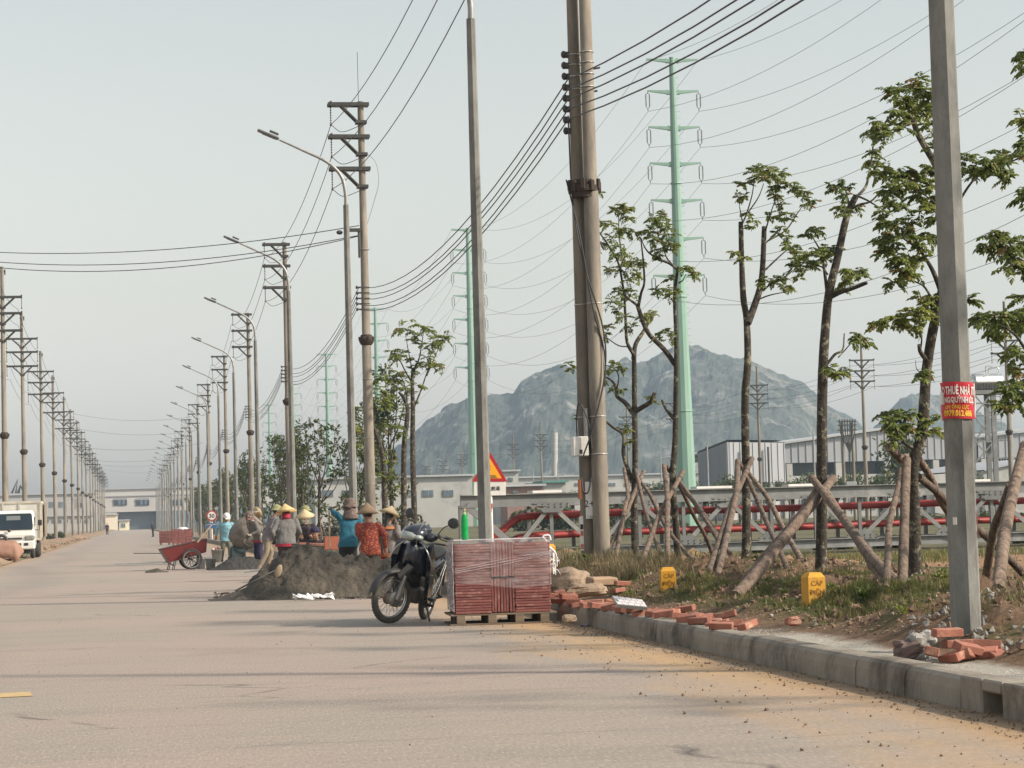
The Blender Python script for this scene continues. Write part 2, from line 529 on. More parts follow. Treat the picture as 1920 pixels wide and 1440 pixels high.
# --- kerb of one metre stones
ks = B()
def kerb_prof(x0, L_, hole=None):
    pr = [(0.0, -0.05), (0.008, 0.12), (0.022, 0.175), (0.05, 0.198), (0.09, 0.205), (0.20, 0.203), (0.215, 0.19), (0.215, -0.05)]
    b = B(); n = 5 if L_ < 2 else 2
    rings = []
    for i in range(n+1):
        t = i/n*L_
        sh = 0.0 if 0 < i < n else 0.0012
        rings.append([(x+(sh if x < 0.1 else -sh), t, z-(sh if z > 0.1 else 0)) for x, z in pr])
    b.loft(rings, True, 0, False)
    return b
kerb = thing('kerb', 'x', 'x')
del kerb['label'], kerb['category']
kerb['kind'] = 'structure'; kerb.name = 'kerb'
kme = kerb_prof(0, 0.997).mesh('kerb_stone', M_conc)
y = 9.0
while y < 75:
    if abs(y-12.0) < 0.5:
        y0_ = y
        # stone with the drain mouth: two cheeks and a lintel
        b = B()
        b.box((0.105, 0.17, 0.075), (0.20, 0.34, 0.25), b=0.012)
        b.box((0.105, 0.83, 0.075), (0.20, 0.34, 0.25), b=0.012)
        b.box((0.107, 0.50, 0.165), (0.204, 0.30, 0.075), b=0.012)
        b.box((0.17, 0.50, 0.04), (0.05, 0.31, 0.17))
        obj('kerb_stone', b, M_conc, kerb, (4.92, y, 0))
    else:
        obj('kerb_stone', kme, M_conc, kerb, (4.92+random.uniform(-.006, .006), y, random.uniform(-.006, .006)), (0, 0, random.uniform(-.006, .006)))
    y += 1.0
fk = obj('far_kerb', kerb_prof(0, 540), M_conc, kerb, (4.92, 75, 0)); fk.name = 'kerb_run'
lk = obj('kerb_run', kerb_prof(0, 500), M_conc, kerb, (-4.28, 230, -0.08))
kb = obj('kerb_run', kerb_prof(0, 30), M_conc, kerb, (4.92, -21, 0))

# --- karst hill and the second one behind
M_hill = mat('karst rock and scrub', (0.022, 0.036, 0.024), (0.06, 0.066, 0.052), scale=0.05, rough=0.95, bump=0.9, bscale=0.12, c3=(0.24, 0.225, 0.20), s3=0.03, t3=0.62, w3=0.16, detail=14, stretch=(1, 1, 0.45))
def hill(name, prof, Y0, depth, foot_l, foot_r):
    def ridge(px):
        if px <= prof[0][0]: return prof[0][1]
        for (a, ya), (b_, yb) in zip(prof, prof[1:]):
            if px <= b_: return ya+(yb-ya)*(px-a)/(b_-a)
        return prof[-1][1]
    b = B(); vs = []; nx = 330; ny = 60
    for j in range(ny+1):
        v = j/ny
        Yj = Y0-depth*(1-v) if v <= 1 else Y0
        for i in range(nx+1):
            px = foot_l+(foot_r-foot_l)*i/nx
            top = P(px, ridge(px), Y0)
            X = P(px, ridge(px), Yj).x
            hh = max(0.2, top.z)*Yj/Y0
            t = v
            s_ = (1-(1-t)**2.1)
            z = hh*s_
            nse = fbm(X, Yj, 0.010, 4.0, 5)*11+fbm(X, Yj, 0.05, 9.0, 5)*4.0+abs(fbm(X, Yj, 0.018, 1.0, 3))*-5
            z += nse*min(1, hh/45)*(0.12 if t > 0.97 else sst(0, 0.3, t))+(fbm(X, Yj, 0.14, 2.0, 3)*1.5*min(1, hh/40))
            vs.append((X, Yj+fbm(X, z, 0.03, 6.0, 3)*8*sst(0, .2, t), max(-2, z)))
    fs = []
    w = nx+1
    for j in range(ny):
        for i in range(nx):
            a = j*w+i; fs.append((a, a+1, a+1+w, a+w))
    # back slope
    base = len(vs)
    for i in range(nx+1):
        q = vs[ny*w+i]; vs.append((q[0], Y0+depth*0.8, -2))
    for i in range(nx):
        a = ny*w+i; fs.append((a, a+1, base+i+1, base+i))
    b.add(vs, fs, False)
    return obj(name, b, M_hill, kind='structure')
prof1 = [(715, 905), (730, 868), (745, 845), (765, 822), (790, 800), (812, 782), (830, 772), (850, 760), (880, 745), (900, 742), (930, 739), (962, 737), (978, 712), (1000, 701), (1030, 690), (1060, 690), (1100, 700), (1140, 696), (1175, 690), (1212, 698), (1232, 681), (1265, 664), (1290, 661), (1312, 657), (1340, 662), (1378, 668), (1400, 672), (1425, 680), (1452, 692), (1480, 703), (1505, 716), (1522, 733), (1540, 752), (1562, 765), (1590, 776), (1608, 788), (1620, 806), (1634, 840), (1650, 900)]
hill('karst_hill', prof1, 1380, 330, 700, 1665)
prof2 = [(1600, 900), (1640, 815), (1662, 792), (1690, 768), (1722, 757), (1745, 753), (1770, 760), (1800, 766), (1830, 782), (1860, 800), (1900, 815), (1960, 850), (2010, 905)]
hill('karst_hill', prof2, 1570, 260, 1590, 2020)

# --- hazy air over the whole place (sky stays outside)
hb = B().box((330, 800, 60), (1760, 1900, 124))
mh = bpy.data.materials.new('hazy air'); mh.use_nodes = True
hn = mh.node_tree.nodes; hn.remove(hn['Principled BSDF'])
pv = hn.new('ShaderNodeVolumePrincipled')
pv.inputs['Color'].default_value = (0.64, 0.81, 1.0, 1)
pv.inputs['Density'].default_value = 0.00026
pv.inputs['Anisotropy'].default_value = 0.2
mh.node_tree.links.new(pv.outputs[0], hn['Material Output'].inputs['Volume'])
hz = obj('haze', hb, mh, kind='stuff')
PXR = 7.23; PXL = 6.2
# ================================================================ POLES, LAMPS, TOWERS, CABLES
M_pole = mat('spun concrete', (0.26, 0.225, 0.175), (0.19, 0.165, 0.13), scale=2.5, rough=0.85, bump=0.004, bscale=25, stretch=(1, 1, 0.25), c3=(0.12, 0.105, 0.085), s3=2.4, t3=0.55, w3=0.22, rnd=0.06)
M_lampc = mat('cast concrete of the lamp posts', (0.245, 0.245, 0.225), (0.17, 0.17, 0.155), scale=6, rough=0.9, bump=0.004, bscale=60, stretch=(1, 1, 0.4), c3=(0.11, 0.108, 0.098), s3=2.6, t3=0.56, w3=0.2)
M_dsteel = mat('dark weathered steel', (0.045, 0.047, 0.045), (0.08, 0.075, 0.065), scale=8, rough=0.6, metal=0.4)
M_galv = mat('galvanised steel', (0.36, 0.37, 0.36), (0.25, 0.255, 0.25), scale=7, rough=0.5, metal=0.35, bump=0.001, bscale=50)
M_wire = mat('black cable sheath', (0.02, 0.02, 0.02), (0.035, 0.035, 0.033), scale=3, rough=0.55)
M_wireg = mat('bare conductor', (0.13, 0.14, 0.14), (0.10, 0.11, 0.11), scale=3, rough=0.6, metal=0.2)
M_ins = mat('insulator glass', (0.06, 0.05, 0.045), (0.09, 0.08, 0.07), scale=20, rough=0.25)
M_rust = mat('rusty collar', (0.028, 0.02, 0.016), (0.05, 0.032, 0.022), scale=15, rough=0.8, bump=0.004, bscale=60)
M_tower = mat('pale green tower paint', (0.23, 0.37, 0.29), (0.18, 0.31, 0.245), scale=1.5, rough=0.5, stretch=(1, 1, 0.2))
M_white = mat('white paint', (0.72, 0.70, 0.66), (0.60, 0.58, 0.54), scale=5, rough=0.6)

def joint_z(b, r0, r1, zt):
    return lambda z: r0+(r1-r0)*z/zt
def mv_pole_mesh(r0, r1, zt, zc):
    """shaft, collar, band meshes at the origin"""
    sh = B().tube([(0, 0, -0.3), (0, 0, zc), (0, 0, zc+0.01), (0, 0, zt)], [r0, r0+(r1-r0)*zc/zt+.008, r0+(r1-r0)*zc/zt-.004, r1], 16)
    rc = r0+(r1-r0)*zc/zt
    co = B()
    co.lathe([(rc+.01, -.16), (rc+.05, -.13), (rc+.09, -.05), (rc+.10, 0), (rc+.10, .05), (rc+.05, .11), (rc+.04, .16), (rc, .17)], (0, 0, zc), 16, smooth=False)
    for k in range(8):
        a = k*pi/4+.2
        co.box(((rc+.09)*cos(a), (rc+.09)*sin(a), zc+.05), (.05, .05, .1), a)
    return sh.mesh('shaft', M_pole), co.mesh('collar', M_rust)
def arm_one(L_=0.93, w=0.11):
    b = B()
    b.box((-L_/2+.08, -.13, 0), (L_+.34, .07, w)); b.box((-L_/2+.08, .13, 0), (L_+.34, .07, w))
    b.tube([(-.1, -.13, -.56), (-L_*.66, -.13, -.04)], .035, 4); b.tube([(-.1, .13, -.56), (-L_*.66, .13, -.04)], .035, 4)
    b.box((0, 0, -.55), (.34, .34, .09))
    b.box((-L_, 0, 0.02), (.06, .34, .14))
    return b
def arm_two(L_=0.92, w=0.10):
    b = B()
    b.box((0, -.12, 0), (2*L_, .07, w)); b.box((0, .12, 0), (2*L_, .07, w))
    for s_ in (-1, 1):
        b.tube([(s_*.05, -.12, -.52), (s_*L_*.62, -.12, -.04)], .035, 4)
        b.tube([(s_*.05, .12, -.52), (s_*L_*.62, .12, -.04)], .035, 4)
        b.box((s_*L_, 0, .03), (.06, .3, .13))
    b.box((0, 0, -.52), (.30, .30, .08))
    return b
def insul(L_=0.55, n=7, r=.035):
    b = B(); pr = [(.012, 0)]
    for k in range(n):
        z = -L_*(k+.4)/n
        pr += [(.012, z+.02), (r, z), (.012, z-.02)]
    pr += [(.03, -L_+.01), (.035, -L_-.03), (.012, -L_-.06)]
    return b.lathe(pr, n=8)
def bez(pts, n=10):
    """smooth curve through points"""
    pts = [V(p) for p in pts]; out = []
    P_ = [pts[0]*2-pts[1]]+pts+[pts[-1]*2-pts[-2]]
    for i in range(1, len(P_)-2):
        for k in range(n):
            t = k/n
            a, b_, c, d = P_[i-1:i+3]
            out.append(0.5*((2*b_)+(c-a)*t+(2*a-5*b_+4*c-d)*t*t+(3*b_-a-3*c+d)*t**3))
    out.append(pts[-1]); return out

me_sh, me_co = mv_pole_mesh(.17, .095, 14.0, 6.6)
me_arm1 = arm_one().mesh('crossarm', M_dsteel)
me_arm2 = arm_two().mesh('crossarm', M_dsteel)
me_ins = insul().mesh('insulator', M_ins)
me_ins2 = insul(.5, 6, .03).mesh('insulator', M_ins)
jump = B()
for z in (13.9, 12.9, 11.9):
    jump.tube(bez([(-.93, 0, z-.62), (-.62, -.1, z-.86), (-.2, -.16, z-.74), (.02, -.22, z-.62)], 5), .011, 5)
me_jump = jump.mesh('jumper', M_wire)
lvb = B()
for k in range(5):
    z = 7.55+k*.17
    lvb.tube([(-.13, 0, z), (-.24, -.02, z)], .028, 6)
    lvb.ell((-.26, -.03, z), (.04, .04, .055), seg=8, rings=6)
    lvb.torus((0, 0, z), .142, .008, 'Z', 16, 5)
me_lvb = lvb.mesh('cable_bracket', M_dsteel)

def right_pole(Y, lab, rod=False):
    t = thing('utility_pole', lab, 'utility pole', (PXR, Y, .12), 0, 'power poles along the right kerb')
    obj('shaft', me_sh, None, t); obj('collar', me_co, None, t)
    for z in (13.9, 12.9, 11.9):
        a = obj('crossarm', me_arm1, None, t, (0, 0, z))
        obj('insulator', me_ins, None, a, (-.93, 0, -.06))
    obj('jumper', me_jump, None, t, kind='stuff'); obj('cable_bracket', me_lvb, None, t, kind='stuff')
    if rod:
        obj('lightning_rod', B().tube([(-.06, 0, 13.9), (-.06, 0, 15.55)], .009, 5), M_dsteel, t)
        b = B()
        for z in (5.4, 3.6, 2.2, 9.4):
            b.torus((0, 0, z), .155, .012, 'Z', 18, 5)
        b.tube(bez([(.14, 0, 12.4), (.42, -.05, 12.1), (.5, -.05, 11.5), (.35, 0, 10.9), (.12, -.02, 10.2)], 6), .01, 5)
        obj('strap', b, M_galv, t)
    return t
RY = [68.4+35.0*k for k in range(14)]
rp = None
for i, Y in enumerate(RY):
    if i == 0:
        rp = right_pole(Y, 'tall concrete power pole with lightning rod on top, behind the sand heap', True)
    elif i == 1:
        rq = right_pole(Y, 'second three-armed power pole in the row along the right side of the road')
    else:
        dup(rq, (PXR+random.uniform(-.12, .12), Y, .12), None, ordw(i+1)+' three-armed power pole away from the camera on the right side of the road')
lsh, lco = mv_pole_mesh(.165, .085, 14.0, 5.7)
LY = [112+27.8*k for k in range(17)]
def left_pole(Y, lab):
    t = thing('utility_pole', lab, 'utility pole', (-PXL, Y, .1), 0, 'power poles along the left side of the road')
    obj('shaft', lsh, None, t); obj('collar', lco, None, t)
    b = B(); b.tube([(-.12, 0, 13.75), (.16, 0, 13.75)], .03, 6); b.tube([(.14, 0, 13.6), (.14, 0, 13.86)], .035, 6)
    obj('top_bracket', b, M_dsteel, t)
    for z in (12.5, 11.7, 10.85):
        a = obj('crossarm', me_arm2, None, t, (0, 0, z))
        for s_ in (-1, 1): obj('insulator', me_ins2, None, a, (s_*.92, 0, -.05))
    return t
for i, Y in enumerate(LY):
    lx = [-6.02, -6.36, -6.33][i] if i < 3 else -6.3+random.uniform(-.08, .08)
    if i == 0: lp = left_pole(Y, 'double-sided power pole directly behind the white box truck'); lp.location.x = lx
    else:
        o = dup(lp, (lx, Y, .1), None, ('%s double-sided power pole beyond the box truck on the left side of the road' % ordw(i))); o.rotation_euler = (random.uniform(-.006, .006), random.uniform(-.006, .006), random.uniform(-.05, .05)); o.scale.z = random.uniform(.98, 1.02)

# --- near twin pole with the cabinets
t = thing('twin_utility_pole', 'thick twin concrete power pole carrying a grey meter cabinet, with rocks at its foot', 'utility pole', (6.95, 33.4, .15))
tw, tc_ = mv_pole_mesh(.13, .078, 14.0, 6.05)
obj('shaft', tw, None, t, (.09, 0, 0))
tw2 = B().tube([(0, 0, -.3), (0, 0, 14)], [.125, .075], 16).mesh('shaft', M_pole)
obj('shaft', tw2, None, t, (-.065, .215, 0))
cl = B(); rc = .15
for k in range(3):
    z = 6.05+(k-1)*.09
    cl.loft([[(.01+(.205+.03*(k == 1))*cos(a), .10+(.225+.03*(k == 1))*sin(a), z+dz) for a in [2*pi*j/20 for j in range(20)]] for dz in (-.045, .045)], True, 0, False)
for k in range(10):
    a = 2*pi*k/10
    cl.box((.01+.225*cos(a), .10+.245*sin(a), 6.08+.03*(k % 2)), (.07, .07, .17), a, b=.01)
obj('collar', cl, M_rust, t)
b = B()
for z in (7.62, 7.82, 8.0, 8.16, 4.28, 2.55, 1.98):
    b.torus((.09, 0, z), .134-.0037*z, .008, 'Z', 20, 5)
    b.torus((-.065, .215, z), .129-.0037*z, .008, 'Z', 20, 5)
obj('steel_band', b, mat('bright strap', (0.6, 0.6, 0.57), (0.4, 0.4, 0.38), metal=.5, rough=.4), t, kind='stuff')
b = B()
for k in range(8):
    z = 6.98+k*.17
    b.box((-.20+.01*(k % 3), .2, z), (.09, .16, .07)); b.ell((-.255, .18, z), (.045, .05, .06), seg=8, rings=6)
b.tube([(.1, 0, 7.9), (.27, -.02, 7.93)], .016, 5); b.tube([(.1, 0, 7.55), (.22, -.02, 7.57)], .016, 5)
obj('cable_bracket', b, M_dsteel, t, kind='stuff')
b = B()
b.tube(bez([(-.23, .1, 7.2), (-.22, 0, 5.9), (-.12, -.2, 4.9), (.15, -.19, 3.9), (.16, -.19, 3.2), (-.05, -.22, 2.4), (-.21, -.16, 1.95)], 8), .013, 5)
b.tube(bez([(-.3, .05, 6.2), (-.16, -.18, 5.3), (.0, -.21, 4.2), (.17, -.14, 3.55), (.17, -.12, 3.0)], 6), .012, 5)
b.tube(bez([(-.26, .02, 2.0), (-.27, -.05, 2.55), (-.24, -.16, 2.75), (-.12, -.2, 2.45), (-.08, -.2, 2.05)], 6), .012, 5)
b.tube(bez([(-.24, -.12, 1.62), (-.23, -.18, 1.42), (-.16, -.2, 1.4), (-.1, -.18, 1.62)], 6), .014, 5)
obj('service_cable', b, M_wire, t)
b = B(); b.box((-.20, -.19, 2.10), (.24, .14, .30), b=.012); b.box((-.20, -.262, 2.02), (.05, .006, .06), m=1); b.box((-.20, -.268, 2.1), (.006, .006, .28), m=1)
obj('meter_cabinet', b, [M_white, M_dsteel], t)
obj('conduit', B().tube([(-.10, -.205, 1.98), (-.10, -.21, 2.68)], .036, 12), M_galv, t)
obj('orange_cap', B().tube([(-.215, -.16, 1.30), (-.215, -.16, 1.6)], .03, 10), mat('faded orange duct', (.50, .17, .07), (.4, .14, .06), rough=.7), t)
def text_mesh(s, size, m, th=0.0, name='lettering', align='CENTER', sx=1.0, bold=0.0):
    cu_ = bpy.data.curves.new('t', 'FONT'); cu_.body = s; cu_.size = size
    cu_.align_x = align; cu_.align_y = 'CENTER'; cu_.extrude = th; cu_.resolution_u = 3; cu_.offset = bold
    o = bpy.data.objects.new('t', cu_); C.objects.link(o)
    dg = bpy.context.evaluated_depsgraph_get()
    me = bpy.data.meshes.new_from_object(o.evaluated_get(dg))
    bpy.data.objects.remove(o); bpy.data.curves.remove(cu_)
    me.name = name; me.materials.clear(); me.materials.append(m)
    if sx != 1.0:
        for v in me.vertices: v.co.x *= sx
    return me
FRONT = (pi/2, 0, 0)
M_black = mat('black print', (.015, .015, .015), (.02, .02, .02), rough=.7)
b = B(); b.box((-.085, -.20, 1.28), (.115, .012, .56), b=.002)
pl = obj('number_plate', b, M_white, t)
obj('lettering', text_mesh('2+', .15, M_black, .001), None, pl, (-.085, -.208, 1.22), FRONT)
obj('lettering', text_mesh('T.Anh', .045, M_black, .001), None, pl, (-.07, -.208, 1.03), FRONT)
b = B(); b.box((-.205, -.15, .78), (.055, .01, .52), b=.002, m=0)
for k, c_ in enumerate((1, 0, 1, 2, 0)): b.box((-.205, -.157, .58+k*.1), (.045, .004, .075), m=c_)
obj('warning_strip', b, [M_white, mat('faded red print', (.5, .12, .11), (.45, .15, .13)), M_black], t)

for o in t.children:
    if o.name.split('.')[0] in ('meter_cabinet', 'conduit', 'orange_cap', 'number_plate', 'warning_strip', 'lettering'): o.location.y += .20
    if o.name.split('.')[0] in ('cable_bracket', 'service_cable'): o.location.y += .05; o.location.x += .03
# --- lamp posts -------------------------------------------------
def lamp_meshes():
    n = 8
    sh = B(); rings = []
    for z, r in ((-.3, .118), (3, .106), (7.0, .088), (9.6, .075)):
        rings.append([((r)*cos(2*pi*j/n+pi/8+.30), (r)*sin(2*pi*j/n+pi/8+.30), z) for j in range(n)])
    sh.loft(rings, True, 0, False)
    ar = B()
    ar.tube(bez([(0, 0, 9.4), (0, 0, 9.9), (-.12, 0, 10.4), (-.5, 0, 10.78), (-1.15, 0, 11.1), (-1.75, 0, 11.38)], 6), [.06, .032], 8)
    hd = B()
    d = V((-1, 0, .43)).normalized()
    c = V((-2.05, 0, 11.52))
    R = Matrix.Rotation(atan2(.43, 1), 3, 'Y')
    hd.box(c, (.62, .2, .07), R, b=.025); hd.box(c+V((.02, 0, -.045)), (.40, .16, .03), R, b=.01); hd.box(c+V((.16, 0, .05)), (.26, .15, .05), R, b=.015)
    return sh.mesh('post', M_lampc), ar.mesh('arm', M_galv), hd.mesh('lamp_head', mat('lamp housing', (.12, .125, .125), (.09, .09, .09), rough=.4))
lsm, lam, lhm = lamp_meshes()
LMY = [16.0, 37.4]+[60+22.5*k for k in range(22)]
gl = 'street lamps along the right kerb'
for i, Y in enumerate(LMY):
    if i == 0:
        t = thing('street_lamp', 'nearest octagonal concrete lamp post, wrapped with a red rental banner', 'street lamp', (6.13, Y, .12), 0, gl)
    elif i == 1: t = thing('street_lamp', 'concrete lamp post rising behind the paver pallet, in front of the warning sign', 'street lamp', (5.88, Y, .12), 0, gl)
    elif i == 2: t = thing('street_lamp', 'tall curved street lamp beside the power pole with the lightning rod', 'street lamp', (5.88, Y, .12), 0, gl)
    else: t = thing('street_lamp', ordw(i+1)+' curved street lamp away from the camera on the right kerb', 'street lamp', (5.88, Y, .12), 0, gl)
    obj('post', lsm, None, t); obj('arm', lam, None, t); obj('lamp_head', lhm, None, t)
    if i == 0: near_lamp = t
t = near_lamp
b = B(); b.prism([(0, 0), (.07, 0), (.0, .22)], .012, Matrix.Translation((.115, -.03, .06)) @ Matrix.Rotation(pi/2, 4, 'X'))
b.box((0, 0, .045), (.3, .3, .02))
obj('base_bracket', b, M_galv, t)
# red banner wrapped round the post
M_ban = mat('red vinyl banner', (.50, .012, .03), (.42, .01, .025), scale=3, rough=.45, bump=.004, bscale=8)
def rr(a, z): return .121+.004*sin(3*a+z*30)+.003*sin(z*55+a)
zb0, zb1 = 1.745, 2.02
b = B(); rings = []
for k in range(11):
    z = zb0+(zb1-zb0)*k/10
    rings.append([(rr(a, z)*cos(a), rr(a, z)*sin(a), z+.004*sin(a*2)) for a in [2*pi*j/40 for j in range(40)]])
b.loft(rings, False)
ban = obj('banner', b, M_ban, t)
b = B(); b.box((-.128, -.03, 1.90), (.03, .02, .09), (0, .1, .5)); b.tube([(.118, -.03, zb0+.01), (.128, -.02, 1.86), (.121, -.03, 2.01)], .011, 6)
obj('banner_edge', b, M_white, ban)
M_yel = mat('yellow print', (.72, .42, .02), (.68, .38, .02), rough=.6)
def wrap(txt, size, z, m, a0, sx=1.0, bold=.0):
    me = text_mesh(txt, size, m, 0.0, sx=sx, bold=bold)
    for v in me.vertices:
        a = a0+v.co.x/.126
        zz = z+v.co.y
        r = rr(a, zz)+.0035
        v.co = V((r*cos(a), r*sin(a), zz+.004*sin(a*2)))
    obj('lettering', me, None, ban)
AC = -pi/2-.10
wrap('CHO THUÊ NHÀ TRỌ', .082, 1.952, M_white, AC-.22, .50, .0026)
wrap('QUỲNH LỘC', .058, 1.882, M_white, AC+.20, .62, .0020)
wrap('XÃ NG -', .058, 1.882, M_white, AC-1.05, .62, .0020)
wrap('LH: ÔNG LỰC', .038, 1.831, M_yel, AC-.28, .80, .0014)
wrap('0979.012.486', .060, 1.783, M_yel, AC-.22, .70, .0026)
b = B()
for (dz, w_, h_, dx) in ((1.02, .03, .13, .02), (.9, .02, .1, .0), (.78, .035, .06, -.01)):
    b.box((.108-dx*.2, -.035+dx, dz+.1), (.004, w_, h_), (0, 0, -.35))
obj('red_paint_mark', b, mat('faded red paint', (.42, .14, .12), (.36, .17, .14)), t)
obj('paper_slip', B().box((-.085, -.075, .985), (.03, .004, .055), (0, 0, -.75)), M_white, t)

# --- pale green transmission towers --------------------------------
TX = 47.0
TXL = [47.7, 46.7, 46.2, 46.8, 47, 47]
TY = [190+115*k for k in range(6)]
def tower_mesh():
    b = B(); n = 12; rings = []
    for z, r in ((-1, .98), (2, .92), (16, .66), (28, .45), (41.2, .26)):
        rings.append([(r*cos(2*pi*j/n), r*sin(2*pi*j/n), z) for j in range(n)])
    b.loft(rings, True, 0, False)
    for z in (10, 20, 30):
        b.lathe([(.95-.0165*z+.03, -.06), (.95-.0165*z+.05, 0), (.95-.0165*z+.03, .06)], (0, 0, z), 12, smooth=False)
    return b.mesh('mast', M_tower)
ARMZ = [38.1, 34.9, 31.7, 28.45, 25.1, 21.8]
def t_arm(top=False):
    b = B()
    for s_ in (-1, 1):
        b.loft([[(s_*x, y*w, z0+q*w) for y, q in ((-1, -1), (1, -1), (1, 1), (-1, 1))][::s_] for x, w, z0 in ((.2, .17, -.05), (.55, .15, .0), (2.3, .07, .12))], True, 0, False)
        b.lathe([(.1, -.22), (.16, 0), (.1, .22)], (s_*.5, 0, 0), 8, smooth=False)
    return b.mesh('crossarm', M_tower)
def loop_ins():
    b = B()
    for s_ in (-1, 1):
        b.tube([(s_*.16, 0, -.22), (s_*.16, 0, -1.35)], .035, 5)
        for k in range(10): b.tube([(s_*.16, 0, -.30-k*.105), (s_*.16, 0, -.33-k*.105)], .075, 6)
    b.tube([(0, 0, 0), (0, 0, -.15), (-.16, 0, -.22)], .03, 4); b.tube([(0, 0, -.15), (.16, 0, -.22)], .03, 4)
    b.tube([(-.16, 0, -1.35), (0, 0, -1.5), (.16, 0, -1.35)], .03, 4); b.tube([(0, 0, -1.5), (0, 0, -1.7)], .04, 4)
    return b.mesh('insulator', mat('grey insulators', (.11, .13, .125), (.14, .15, .15), rough=.3))
tm, ta, tl = tower_mesh(), t_arm(), loop_ins()
steps = B()
for k in range(60): steps.tube([(.05, 0, 4+k*.6), (1.15-.0165*(4+k*.6), 0, 4+k*.6)], .018, 4)
ts = steps.mesh('climbing_peg', M_galv)
tw_l = ['tallest pale green steel pylon, nearest one, behind the staked trees', 'second pale green steel pylon, seen behind the lamp post and warning sign', 'third pale green steel pylon, just behind the power pole with the lightning rod', 'fourth pale green steel pylon, over the thin tree tops', 'fifth pale green steel pylon in the hazy distance', 'sixth and farthest pale green steel pylon']
for i, Y in enumerate(TY):
    t = thing('transmission_tower', tw_l[i], 'pylon', (TXL[i], Y, -.2), 0, 'pale green pylons in the field')
    obj('mast', tm, None, t); obj('climbing_peg', ts, None, t, kind='stuff')
    a = obj('crossarm', ta, None, t, (0, 0, 40.9))
    for z in ARMZ:
        a = obj('crossarm', ta, None, t, (0, 0, z))
        for s_ in (-1, 1): obj('insulator', tl, None, a, (s_*2.3, 0, .05))

# --- cables ------------------------------------------------------------
def cable(name, pts, sag, r, m, label, group=None, n=14, cat='power cable', k=5):
    b = B(); out = []
    for i in range(len(pts)-1):
        a, c = V(pts[i]), V(pts[i+1])
        L_ = (c-a).length
        sg = sag*(L_/35.0)**1.6 if not isinstance(sag, list) else sag[i]
        for j in range(n+(1 if i == len(pts)-2 else 0)):
            t_ = j/n
            p = a.lerp(c, t_); p.z -= 4*sg*t_*(1-t_)
            out.append(p)
    b.tube(out, r, k)
    o = obj(name, b, m)
    return tag(o, label, cat, group)
pos = ['upper', 'middle', 'lower']
YS = [RY[0]-35*2, RY[0]-35]+RY
for i, z in enumerate((13.9, 12.9, 11.9)):
    cable('power_line', [(PXR-.93, Y, z-.62+.12) for Y in YS], .85, .0115, M_wire, '%s bare line strung from the left arm ends of the right pole row' % pos[i], 'overhead lines of the right pole row')
lvl = ['topmost', 'second highest', 'third highest', 'fourth highest', 'lowest']
for k in range(5):
    z = 7.55+k*.17+.12
    cable('low_voltage_cable', [((PXR-.27+.02*k) if abs(Y-33.4) > 1 else 6.73, Y, z if Y > 40 else (7.28+.15*k if Y > 10 else 7.0+.2*k)) for Y in YS], .92+.05*(k % 2), .0115, M_wire, '%s of the black cables bunched below the arms of the right pole row' % lvl[4-k], 'bunched cables of the right pole row')
for i, z in enumerate((12.5, 11.7, 10.85)):
    for s_, w_ in ((-1, 'field'), (1, 'road')):
        cable('power_line', [(-PXL+s_*.92, Y, z-.5) for Y in [84.2-27.8, 84.2]+LY], .75, .010, M_wire, '%s line on the %s side of the left pole row' % (pos[i], w_), 'overhead lines of the left pole row')
for i, z in enumerate([ARMZ[k]-1.9 for k in range(6)]+[40.7]):
    for s_, w_ in ((-1, 'road'), (1, 'hill')):
        cable('transmission_line', [(xx+s_*2.3, Y, z) for xx, Y in zip([48.5, 48.5]+TXL, [190-230, 75]+TY)], [4.2+.25*(i % 3)]*8, .017, M_wireg, '%s transmission line on the %s side of the green pylons' % ((ONES+['topmost'])[i+1] if i < 6 else 'topmost', w_), 'transmission lines between the green pylons', n=22, k=4)
# cables strung across the road
for i, (z1, z2, y2) in enumerate(((10.25, 11.55, 84.2), (9.95, 11.25, 84.2), (9.93, 11.05, 83.9))):
    cable('crossing_cable', [(PXR-.15, 68.3, z1), (-PXL, y2, z2)], [.42+.12*i], .014, M_wire, '%s of three black cables strung across the road from the rod-topped pole' % ('highest', 'middle', 'lowest')[i], 'cables across the road near the truck', n=20)
b = B(); b.box((6.88, 68.2, 10.1), (.5, .12, .1)); b.box((7.06, 68.25, 9.7), (.06, .06, .9)); b.ell((6.48, 68.35, 10.05), (.1, .06, .07))
tag(obj('cable_clamp', b, M_dsteel), 'dark strain clamp where the road-crossing cables meet the rod-topped pole', 'cable clamp')
for i, (Y, z1, z2) in enumerate(((251, 13.1, 14.0), (251, 11.5, 12.4), (310, 10.6, 10.6), (370, 11.3, 11.6), (215, 8.9, 9.2), (480, 12.5, 13.5))):
    cable('crossing_cable', [(6.9, Y, z1), (-PXL, Y+6, z2)], [.6], .013, M_wireg, '%s thin cable across the road in the haze beyond the cart' % ordw(i+1), 'faint cables across the far road', n=12)
# ================================================================ TREES, PROPS
M_bark = mat('lichen-spotted bark', (0.062, 0.050, 0.035), (0.026, 0.021, 0.016), scale=14, rough=0.95, bump=0.02, bscale=30, c3=(0.20, 0.185, 0.13), s3=9, t3=0.57, w3=0.06)
M_prop = mat('peeled prop pole', (0.225, 0.165, 0.12), (0.10, 0.068, 0.05), scale=9, rough=0.92, bump=0.022, bscale=22, stretch=(1.6, 1.6, 0.5), c3=(0.055, 0.038, 0.03), s3=6, t3=0.56, rnd=0.22)
M_leaf = leafmat('compound leaves', (0.090, 0.135, 0.026), (0.19, 0.225, 0.045), (0.25, 0.27, 0.052))
M_leaf2 = leafmat('reddish young leaves', (0.24, 0.15, 0.055), (0.20, 0.19, 0.05))
M_leafd = leafmat('dark row-tree leaves', (0.045, 0.073, 0.021), (0.085, 0.115, 0.032), (0.135, 0.14, 0.04))
